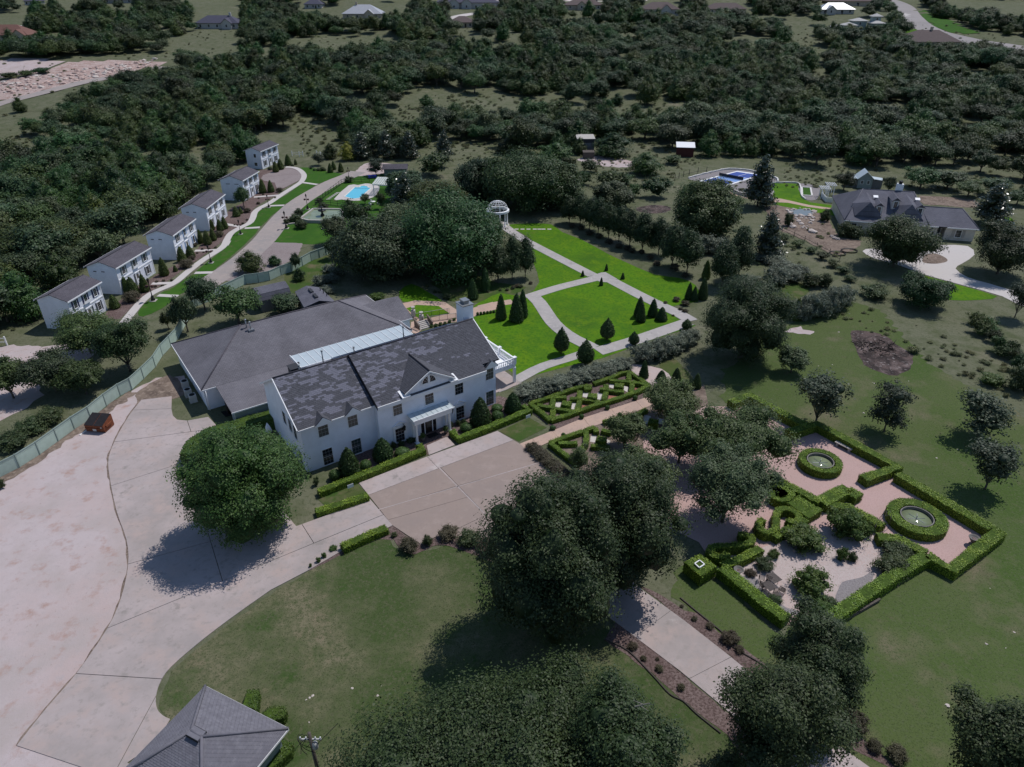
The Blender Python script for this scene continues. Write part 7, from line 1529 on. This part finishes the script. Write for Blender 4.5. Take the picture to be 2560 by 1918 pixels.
for x, y, ty, wd in ((900,250,110,200),(1000,200,120,200),(1080,130,20,200),(960,330,230,200),(1000,90,0,200)): plant_px('sage','B',x,y,ty,wd,'grey_shrub','grey-green clipped shrub beside the service building','shrub','grey shrubs by the service building')
# oaks by the turning area
for z, x, y, ty, wd, sd, lb in (('N',1050,1120,650,760,61,'spreading dark tree in front of the navy-shuttered cottage'),('N',1500,1330,700,700,62,'spreading dark tree leaning over the pale green fence'),('N',650,1560,1090,640,63,'grey-leaved tree beside the turning area'),('N',1000,1590,1200,560,64,'dark tree crowding the fence near the dumpster'),('N',160,1640,1150,520,65,'dark oak at the edge of the turning area')):
    big_tree('live_oak',z,x,y,ty,wd,lb,'oak_grey_leaf' if sd == 63 else 'oak_leaf',.27,900,12,sd,z0f=.2,nlobe=13,cr=.036)
for (z, x, y, ty, wd, lb) in (('d',330,1090,960,220,'low dark bush behind the dumpster fence'),('d',80,1240,1130,230,'low weedy bush outside the panel fence'),('d',210,1140,1030,220,'dark bush between fence and turning area')): plant_px('shrub',z,x,y,ty,wd,'fence_bush',lb,'shrub')
# vine-grown fence line on the neighbour side
for i in range(16):
    k = i/15; x = 1880+k*330; y = 440+k*330+40*math.sin(i); plant_px('scrub','f',x,y,y-85-20*math.sin(i*2.1),110,'vine_bush','dark vine-grown bush on the old fence line','shrub','vine-grown fence line')
for x, y, ty, wd, lb in ((2000,820,760,170,'bright yellow-green weed clump in the rough grass'),(2170,870,690,200,'dark bush at the vine fence end'),(1240,260,190,200,'loose green bush in the rough grass strip')): plant_px('brightbush' if wd < 180 else 'shrub','f',x,y,ty,wd,'rough_bush',lb,'shrub')
# burnt brush pile: charred branches on the lawn patch
c = Vector(at('f',1260,590)); t = tag(empty('brush_pile',(*c,0)),'charred heap of branches on the burnt patch of lawn','brush pile'); rr = random.Random(3); simple('char',(.03,.024,.022),1,.4,3.0)
for i in range(90):
    a = rr.uniform(0,6.28); d = rr.uniform(0,1)**.6; p = Vector((math.cos(a)*d*3.2,math.sin(a)*d*3.0,rr.uniform(.02,.5)*(1-d))); q = p+Vector((rr.uniform(-1.2,1.2),rr.uniform(-1.2,1.2),rr.uniform(-.1,.6)))
    MB().bar(p,q,rr.uniform(.04,.11),r2=.02,n=4).build('branch','char' if i % 3 else 'bark',t)
# utility pole
X, Y = at('K',1690,900); up = tag(empty('utility_pole',(X+.2,Y-1.0,0)),'wooden utility pole top with insulators and looping wires','utility pole'); hp = 6.2
MB().bar((0,0,0),(0,0,hp),.16,r2=.12,n=10).build('pole','old_wood',up); MB().box(-.75,.75,-.045,.045,hp-.75,hp-.65).build('crossarm','hvac_grey',up)
for x in (-.7,-.3,.35,.7): MB().lathe([(.03,0),(.06,.06),(.035,.1),(.06,.15),(.02,.2)],(x,0,hp-.63),8).build('insulator','white_trim',up)
MB().lathe([(.16,-.6),(.2,-.5),(.2,0),(.1,.1)],(.28,-.1,hp-1.0),10).build('fuse_can','hvac_grey',up)
for k in range(7):
    m = MB(); a0 = rr.uniform(-.9,.2); pts = [(a0+.9*math.sin(s*3.1+k)*s, -.25*math.sin(s*5+k), hp-.5-1.6*s+.5*math.sin(s*3.14)) for s in np.linspace(0,1,10)]
    for p, q in zip(pts,pts[1:]): m.bar(p,q,.022,n=4)
    m.build('wire','black_iron',up)
MB().bar((.3,-.2,hp-1.2),(1.9,.6,hp+.2),.02,n=4).build('guy_wire','black_iron',up)

# bushes and small trees on the open meadow and behind the neighbour's house
for z, kind, lst, lb, gp in (('b','cedar',[(1085,1000,890,165),(1390,1060,915,200),(1750,1025,860,240),(1960,1140,985,210),(1120,1165,1040,150),(560,700,615,95),(740,735,665,90)],'dark cedar standing alone on the open meadow','cedars on the open meadow'),
    ('b','scrub',[(1610,1110,1030,140),(1575,1190,1110,110),(1720,1210,1095,230),(2030,1275,1150,200),(870,1175,1030,150),(600,1135,1000,230),(650,1080,980,150),(1480,1110,1020,120),(1820,1190,1120,140),(1330,1000,940,130),(2130,1060,1000,140),(1890,1270,1190,100)],'loose grey-green bush on the rough meadow','bushes on the rough meadow'),
    ('C','oak',[(640,290,110,190),(1010,240,0,430),(1320,240,30,420),(1560,330,150,330),(130,260,60,260),(2120,430,250,300),(1850,320,120,330)],'dark bushy tree crowding behind the slate-roofed house','trees behind the slate-roofed house'),
    ('I','scrub',[(1420,200,110,160),(1560,260,180,150),(1700,330,250,150),(1830,400,310,160),(1950,480,390,150),(2060,560,470,170),(2130,640,560,160)],'weedy bush along the thin wire fence','bushes along the wire fence')):
    for q in lst: plant_px(kind,z,*q,'meadow_bush' if kind == 'scrub' else 'meadow_tree',lb,'shrub' if kind == 'scrub' else 'tree',gp)
big_tree('shade_tree','h',1560,600,-200,520,'dark leafy tree squeezed between two larger forecourt trees','elm_leaf',.22,1500,13,29,z0f=0,nlobe=14,cr=.028,full=True)
# ------------------------------------------------------------------ upper ground: dirt road, rock heaps, streets
def ribbon(name, z, lst, width, mat, lift=.12, step=6, kind='structure'):
    P_ = [att(z,*q) if not isinstance(q[0],str) else att(*q) for q in lst]; L_ = even(catmull([p[:2] for p in P_],False,5),step); l, r = strip_pts(L_,width); V = []; nseg = 3
    for a, b in zip(l,r):
        for k in range(nseg+1): x = a[0]+(b[0]-a[0])*k/nseg; y = a[1]+(b[1]-a[1])*k/nseg; V.append((x,y,terrain(x,y)+lift))
    w_ = nseg+1; F_ = [(i*w_+k,i*w_+k+1,(i+1)*w_+k+1,(i+1)*w_+k) for i in range(len(l)-1) for k in range(nseg)]
    o = MB().add(V,F_,0,True).build(name,mat); o['kind'] = kind; return L_
ribbon('dirt_road','a',[(-60,690),(0,668),(300,592),(600,518),(900,478),(1050,430)],7,'lane',.16)
def drape(name, z, lst, mat, lift=.1, soft=2):
    p = ccw(catmull([att(z,*q)[:2] for q in lst],True,soft)); xs = [a for a,_ in p]; ys = [b for _,b in p]; st = 5.0
    V = []; F_ = []; idx = {}
    nx = int((max(xs)-min(xs))/st)+2; ny = int((max(ys)-min(ys))/st)+2
    def vid(i,j):
        if (i,j) not in idx: x = min(xs)+i*st; y = min(ys)+j*st; idx[(i,j)] = len(V); V.append((x,y,terrain(x,y)+lift))
        return idx[(i,j)]
    for i in range(nx):
        for j in range(ny):
            if inside((min(xs)+(i+.5)*st,min(ys)+(j+.5)*st),p): F_.append((vid(i,j),vid(i+1,j),vid(i+1,j+1),vid(i,j+1)))
    if F_: o = MB().add(V,F_,0,True).build(name,mat); o['kind'] = 'structure'
drape('scree_ground','a',[(-80,560),(100,500),(350,430),(500,395),(700,390),(1000,395),(1030,410),(880,460),(600,510),(300,580),(0,650),(-100,660)],'scree')
drape('bare_soil','a',[(-50,400),(180,380),(370,390),(350,430),(100,480),(-50,500)],'caliche')
drape('dry_grass','a',[(-50,690),(300,610),(700,515),(740,540),(560,600),(300,690),(100,760),(-60,790)],'meadow',.05)
simple('rock_pink',(.46,.34,.30),.95,.25,1.5,.8)
rr = random.Random(21)
for i in range(260):
    s_ = rr.random(); x = s_*1000; yb = 560-s_*165+rr.uniform(-35,60)*(1-s_*.5)
    X, Y, Zz = att('a',x,yb); rock('broken pinkish limestone rock in the quarry heap by the dirt road', X, Y, Zz, rr.uniform(.35,1.25), 'rock_pink' if rr.random() < .6 else 'rock_pale', 'rocks of the quarry heap')
X, Y, Zz = att('a',150,500)
for k, (x, y) in enumerate(((60,505),(180,490),(270,475))):
    X, Y, Zz = att('a',x,y); plant('scrub',X,Y,Zz,9,2.4,'cleared_brush','dark heap of cleared brush among the quarry rocks','brush pile','cleared brush heaps')
RQ = ribbon('street','Q',[(700,-25),(850,0),(960,35),(1050,90),(1110,170),(1180,240),(1330,320),(1500,365),(1750,420),(2000,455),(2300,500)],13,'street')
ribbon('driveway','O',[(20,180),(90,160),(220,158),(330,135)],9,'pale_drive'); ribbon('street','O',[(330,135),(450,105),(560,90),(720,62),(850,40)],8,'pale_drive'); ribbon('street','O',[(600,8),(850,14),(1200,5),(1700,0)],11,'pale_drive')
for lst in ([(940,70),(1100,72),(1080,88),(950,86)],[(1340,100),(1500,98),(1490,120),(1350,118)]): drape('driveway','O',lst,'pale_drive',.15)
drape('driveway','Q',[(900,125),(1040,128),(1060,165),(900,165)],'pale_drive',.15); drape('lawn','Q',[(1040,310),(1100,290),(1160,325),(1050,335)],'bright_grass',.15); drape('driveway','R',[(-60,225),(250,230),(300,255),(-60,250)],'pale_drive',.15); drape('rough_grass','Q',[(1170,110),(1300,120),(1650,290),(1750,330),(1500,320),(1250,220)],'verge_grass',.1)
# ------------------------------------------------------------------ distant houses
simple('red_tile',(.16,.082,.066),.85,.15,2.0,.4); simple('brown_roof',(.115,.088,.085),.9,.12,1.0); simple('blue_roof',(.070,.070,.10),.9,.12,1.0); simple('white_metal',(.42,.42,.44),.4,.06,1.0,metal=.2); simple('pale_stone',(.40,.39,.38),.85,.12,1.0)
def far_house(z, x0, x1, yb, wall_h, roof_h, depth, wallm, roofm, label, rz=0, gable=None, chim=None, nwin=4, porch=False):
    X, Y, Zz = att(z,(x0+x1)/2,yb); f = proj(X,Y,Zz)[2]; W = (x1-x0)/ZN[z][2]*f/FPX; W = min(W,46)
    t = tag(empty('house',(X,Y,Zz),rz),label,'house'); a = W/2; h = wall_h
    MB().box(-a,a,0,depth,-1.5,h).build('wall',wallm,t); o = .7; k = min(depth/2+o,a)
    A_,B_,C_,D_ = (-a-o,-o,h-.1),(a+o,-o,h-.1),(a+o,depth+o,h-.1),(-a-o,depth+o,h-.1); ra_,rb_2 = (-a-o+k,depth/2,h+roof_h),(a+o-k,depth/2,h+roof_h)
    if a+o-k <= .3: ra_ = (-.3,depth/2,h+roof_h); rb_2 = (.3,depth/2,h+roof_h)
    m = MB(); m.slab([A_,B_,rb_2,ra_],.2); m.slab([B_,C_,rb_2],.2); m.slab([C_,D_,ra_,rb_2],.2); m.slab([D_,A_,ra_],.2); m.build('roof',roofm,t)
    for g in (gable or []):
        u, gw_, gh = g; m = MB(); m.box(u-gw_,u+gw_,-2.2,.5,-1.5,h); m.add([(u-gw_,-2.2,h),(u+gw_,-2.2,h),(u,-2.2,h+gh)],[(0,1,2)]); m.build('gable_wall',wallm,t); m = MB()
        for s_ in (-1,1): m.slab([(u+s_*(gw_+.5),-2.7,h-.2),(u,-2.7,h+gh+.15),(u,depth*.45,h+gh+.15),(u+s_*(gw_+.5),2.0,h-.2)],.18)
        m.build('gable_roof',roofm,t); window(t,u-.6,-2.203,.9,1.2,1.5)
    for i in range(nwin):
        u = -a+2*a*(i+.5)/nwin; window(t,u-.6,0,.8,1.2,1.5)
    MB().box(-.5+a*.3,.5+a*.3,-.08,-.01,0,2.1).build('door','door_dark',t)
    if chim is not None: MB().box(chim*a-.6,chim*a+.6,depth/2-.6,depth/2+.6,h,h+roof_h+1.6).build('chimney',wallm,t)
    return t
FH = [('R',-160,240,360,3.4,4.6,14,'tan_stone','red_tile','red-tiled stone house beside the quarry heap',.1,[(9,3.2,2.6)],None,3),
 ('R',1700,2060,248,3.2,3.8,12,'pale_stone','blue_roof','dark blue-roofed house with small portico among oaks',0,[(6.5,3,2.4)],.55,5),
 ('R',900,1150,30,3,3.4,12,'pale_stone','blue_roof','grey-roofed house at the ridge above the oaks',0,None,None,4),
 ('R',218,325,48,3,2.6,10,'pale_stone','blue_roof','small pale house with blue-grey roof in the far oaks',0,None,None,3),
 ('b',20,265,122,3.2,5.0,16,'tan_stone','white_metal','stone house with shining white metal hip roof',0,[(5,3,2.4)],-.35,4),
 ('b',610,1020,58,4.2,2.8,13,'pale_stone','blue_roof','long grey-walled house with several windows by the pale street',0,[(-9,3.5,2.6),(0,3.5,2.6)],None,7),
 ('b',700,865,178,3,3.0,12,'tan_stone','brown_roof','low house with dark brown roof among the trees',0,None,None,3),
 ('b',1450,1690,62,3,3.4,14,'tan_stone','brown_roof','broad brown-roofed house below the pale street',0,[(-2,3,2.2)],.7,4),
 ('b',1945,2180,98,3.6,4.0,14,'pale_stone','brown_roof','grey stone house with tall brown hip roof and arched windows',0,[(3,3.2,2.8)],None,5),
 ('a',1960,2070,56,3,3.6,12,'pale_stone','blue_roof','house with pale blue-grey roof peeking over the far oaks',0,None,None,3),
 ('Q',200,530,140,3,3.6,12,'pale_stone','white_metal','house with ribbed pale metal roof near the curving street',0,[(-5,3,2.2)],None,4),
 ('Q',1040,1570,470,3.0,5.2,18,'tan_stone','brown_roof','big brown hip-roofed house beside the curving street',0,None,.12,5),
 ('Q',280,730,60,3.2,4.2,14,'tan_stone','brown_roof','dark brown-roofed house above the ribbed metal roof',0,None,None,4),
 ('c',175,420,90,3.2,3.4,12,'tan_stone','brown_roof','dark-roofed house half hidden by the ridge oaks',0,None,None,4)]
HB = []
for h in FH:
    far_house(*h); a = px(h[0],h[1],h[3]); b = px(h[0],h[2],h[3]); HB.append((a[0]-8,b[0]+8,a[1]-70,a[1]+20))
# cluster of small hip-roofed pavilions
X, Y, Zz = att('Q',640,320); t = tag(empty('pavilion_house',(X,Y,Zz)),'cluster house of stepped blue-grey hip roofs with a low tower','house')
for (u, v, w_, d_, h) in ((-10,2,7,7,4),(-2,8,8,7,6),(7,3,7,8,5),(7.5,6,4.6,4.6,8.5),(-19,0,5,5,3)):
    MB().box(u-w_/2,u+w_/2,v-d_/2,v+d_/2,-1,h).build('wall','sage_siding',t); m = MB(); e = w_/2+.9; g = d_/2+.9
    cs = [(u-e,v-g,h),(u+e,v-g,h),(u+e,v+g,h),(u-e,v+g,h)]; ap_ = (u,v,h+1.6)
    for i in range(4): m.slab([cs[i],cs[(i+1)%4],ap_],.12)
    m.build('roof','pale_stone',t); window(t,u-.6,v-d_/2,h-2.2,1.2,1.4)
a = px('Q',180,180); b = px('Q',900,330); HB.append((a[0],b[0],a[1],b[1]+14))
# ------------------------------------------------------------------ woodland
def W_(l): return [(x/.864,y/.864) for x,y in l]
EDGE = W_([(-2000,800),(-400,760),(0,742),(72,700),(60,620),(180,535),(300,452),(382,402),(468,348),(520,292),(640,282),(660,345),(760,345),(1000,348),(1160,330),(1235,340),(1300,352),(1400,345),(1450,345),(1480,372),(1530,340),(1700,345),(1750,372),(1900,378),(1990,402),(2100,402),(2212,424),(2700,470),(4000,560)])
def edge_y(x):
    for (x0,y0),(x1,y1) in zip(EDGE,EDGE[1:]):
        if x0 <= x <= x1: return y0+(y1-y0)*(x-x0)/max(1e-6,x1-x0)
    return 900
CLEAR = [W_(l) for l in ([(-60,128),(120,128),(230,120),(330,126),(400,138),(395,170),(300,186),(150,238),(0,305),(-60,330)],[(-60,310),(60,290),(130,335),(80,365),(-60,372)],[(95,400),(150,410),(130,460),(100,450)],
 [(850,238),(960,205),(1100,208),(1250,222),(1480,238),(1440,268),(1250,272),(1180,255),(1060,272),(910,285),(840,296),(800,280)],[(690,232),(790,206),(850,216),(840,240),(700,248)],[(620,92),(700,78),(830,88),(860,112),(790,132),(640,128)],
 [(1720,165),(1790,150),(1785,215),(1725,195)],[(1820,235),(1960,222),(2000,262),(1850,262)],[(1690,72),(1750,55),(1790,150),(1730,150)],[(640,240),(720,262),(770,342),(660,345),(640,285)],[(905,300),(1000,306),(1090,310),(1080,350),(920,350)],
 [(1255,300),(1500,310),(1530,340),(1480,372),(1400,345),(1250,345)],[(1900,395),(2050,370),(2212,395),(2212,430),(2000,410)],[(1560,395),(1660,390),(1640,420),(1560,415)],[(300,120),(500,112),(560,128),(480,148),(400,140)],
 [(1030,95),(1180,100),(1170,118),(1040,112)],[(2100,330),(2240,350),(2240,385),(2120,360)])]
RP = [proj(p[0],p[1],terrain(*p)) for p in RQ]
SUNXY = np.array([SUN_DIR.x, SUN_DIR.y])
SPARSE = [(800,150,330,90,.55),(560,290,260,80,.35),(1080,270,420,90,.45),(250,110,330,80,.45),(2080,170,190,110,.5),(1450,110,420,60,.35),(160,390,160,120,.3),(2300,330,330,70,.25),(2450,420,260,60,.5),(1000,60,300,60,.3)]
rng = np.random.default_rng(4); cand = []
step = 6.2
for gy_ in np.arange(88, 760, step):
    half = gy_*1.05+60
    for gx_ in np.arange(-half, half, step):
        x = gx_+rng.uniform(-3,3); y = gy_+rng.uniform(-3,3); z = terrain(x,y); p = proj(x,y,z)
        if not (-650 < p[0] < 3210 and -110 < p[1] < 1000): continue
        if p[0] < 640 and y < 232:
            if x > -82 or y < 100: continue
        elif p[1] > edge_y(p[0])-3: continue
        d = mnoise.noise(Vector((x*.018,y*.018,3.3)))+.55*mnoise.noise(Vector((x*.06,y*.06,8.1)))
        for (cx_,cy_,rx_,ry_,k_) in SPARSE:
            q_ = ((p[0]-cx_)/rx_)**2+((p[1]-cy_)/ry_)**2
            if q_ < 1: d -= .55*k_*(1-q_)
        if any(inside(p[:2],c) for c in CLEAR):
            if rng.random() > .025: continue
        elif p[1] < 150: 
            if d < -.08+.15*(rng.random()-.5): continue
        elif d < -.32: 
            if rng.random() > .2: continue
        if any(a < p[0] < b and c < p[1] < e for a,b,c,e in HB): continue
        if any(abs(p[0]-q[0]) < 1776*9.5/q[2] and abs(p[1]-q[1]) < 1776*9.5/q[2]*.5+4 for q in RP): continue
        if p[0] < 420 and 120 < p[1] < 260 and p[1]-8 < 770/2.572: 
            if rng.random() > .12 and inside(p[:2],CLEAR[0]): continue
        k = mnoise.noise(Vector((x*.03+9,y*.03,1.7)))+rng.uniform(-.35,.35); cand.append((x,y,z,p,'cedar' if k > .05 else 'oak',rng.random()))
items = []
for x,y,z,p,k,r in cand:
    if k == 'oak': W = 6.2+6.3*r; H = W*rng.uniform(.6,.82)
    else: W = 4.6+4.4*r; H = W*rng.uniform(.95,1.3)
    items.append((W/p[2]*(1 if -30 < p[0] < 2590 and p[1] > -5 else .01),x,y,z,k,W,H))
items.sort(key=lambda q:-q[0]); cnt = {'oak':0,'cedar':0}; rest = []
LBK = {'oak':'grey-green live oak of the surrounding woodland','cedar':'dark green cedar of the surrounding woodland'}
for s_,x,y,z,k,W,H in items:
    if cnt[k] < 290: cnt[k] += 1; plant(k,x,y,z-.1,W,H,'live_oak' if k == 'oak' else 'cedar_tree',LBK[k],'tree','woodland '+('oaks' if k == 'oak' else 'cedars'))
    else: rest.append((x,y,z-.2,k,W,H))
print('woodland', len(items), 'stuff', len(rest))
def scatter_object(name, label, rows, protos, cat):
    """one object: points carry which, turn and size; geometry nodes set the plants"""
    me = bpy.data.meshes.new(name); me.vertices.add(len(rows)); me.vertices.foreach_set('co', np.array([r[:3] for r in rows],np.float32).ravel())
    a = me.attributes.new('which','INT','POINT'); a.data.foreach_set('value',[r[3] for r in rows]); a = me.attributes.new('turn','FLOAT_VECTOR','POINT'); a.data.foreach_set('vector',np.array([(0,0,r[4]) for r in rows],np.float32).ravel())
    a = me.attributes.new('size','FLOAT_VECTOR','POINT'); a.data.foreach_set('vector',np.array([r[5] for r in rows],np.float32).ravel())
    o = link(name, me); ng = bpy.data.node_groups.new(name,'GeometryNodeTree'); ng.interface.new_socket('Geometry',in_out='INPUT',socket_type='NodeSocketGeometry'); ng.interface.new_socket('Geometry',in_out='OUTPUT',socket_type='NodeSocketGeometry')
    gi = ng.nodes.new('NodeGroupInput'); go = ng.nodes.new('NodeGroupOutput'); ip = ng.nodes.new('GeometryNodeInstanceOnPoints'); ip.inputs['Pick Instance'].default_value = True
    jn = ng.nodes.new('GeometryNodeGeometryToInstance')
    for p in reversed(protos):
        oi = ng.nodes.new('GeometryNodeObjectInfo'); oi.transform_space = 'ORIGINAL'; oi.inputs['Object'].default_value = p; oi.inputs['As Instance'].default_value = False; ng.links.new(oi.outputs['Geometry'],jn.inputs[0])
    ng.links.new(gi.outputs[0],ip.inputs['Points']); ng.links.new(jn.outputs[0],ip.inputs['Instance'])
    for at_,ty,sock in (('which','INT','Instance Index'),('turn','FLOAT_VECTOR','Rotation'),('size','FLOAT_VECTOR','Scale')):
        n = ng.nodes.new('GeometryNodeInputNamedAttribute'); n.data_type = ty; n.inputs['Name'].default_value = at_
        src = n.outputs['Attribute']
        if at_ == 'turn': e = ng.nodes.new('FunctionNodeEulerToRotation'); ng.links.new(src,e.inputs[0]); src = e.outputs[0]
        ng.links.new(src,ip.inputs[sock])
    ng.links.new(ip.outputs[0],go.inputs[0]); md = o.modifiers.new('scatter','NODES'); md.node_group = ng
    return tag(o,label,cat,kind='stuff')
def first_with(me):
    for o in bpy.data.objects:
        if o.data == me: return o
prs = []; base = {}
for k in ('oak','cedar'):
    base[k] = len(prs)
    for v in range(NVAR[k]): prs.append(first_with(get_proto(k,v)[0]))
rows = [(x,y,z,base[k]+RND.randrange(NVAR[k]),RND.uniform(0,6.28),(W/NAT[k][0],W/NAT[k][0],H/NAT[k][1])) for x,y,z,k,W,H in rest]
scatter_object('distant_woodland','far oak and cedar woodland covering the rising ground',rows,prs,'woodland')
# low scrub and weeds in the open ground
wr = []; sr = []
for i in range(26000):
    u, v = rng.uniform(-20,2580), rng.uniform(60,1000); q = att('s',u,v) if False else None
    ok = any(inside((u,v),c) for c in CLEAR) or (2030 < u < 2560 and 690 < v < 1010 and v > 700+(u-2030)*.42 and v < 770+(u-2030)*.46 and rng.random() < .15) or (v < edge_y(u) and rng.random() < .25) or (1480 < u < 2120 and 400 < v < 470 and not 1690 < u < 1960) or (1700 < u < 2100 and 560 < v < 680 and rng.random() < .12)
    if not ok or (CLEAR and inside((u,v),CLEAR[0]) and rng.random() < .85): continue
    x,y,z = att('s',u,v); s_ = rng.uniform(.2,.75)*(1+.6*(y > 240)); wr.append((x,y,z,int(rng.integers(0,2)),rng.uniform(0,6.28),(s_,s_,s_*rng.uniform(.6,1.1))))
wp_ = [plant('weed',*att('f',1500,620)[:2],0,1.8,.8,'weed_tuft','leafy weed tuft in the rough grass by the burnt patch','plant','rough grass weeds',v) for v in (0,1)]
scatter_object('rough_weeds','rough weeds and tall grass in the open ground',wr[:9000],wp_,'weeds')
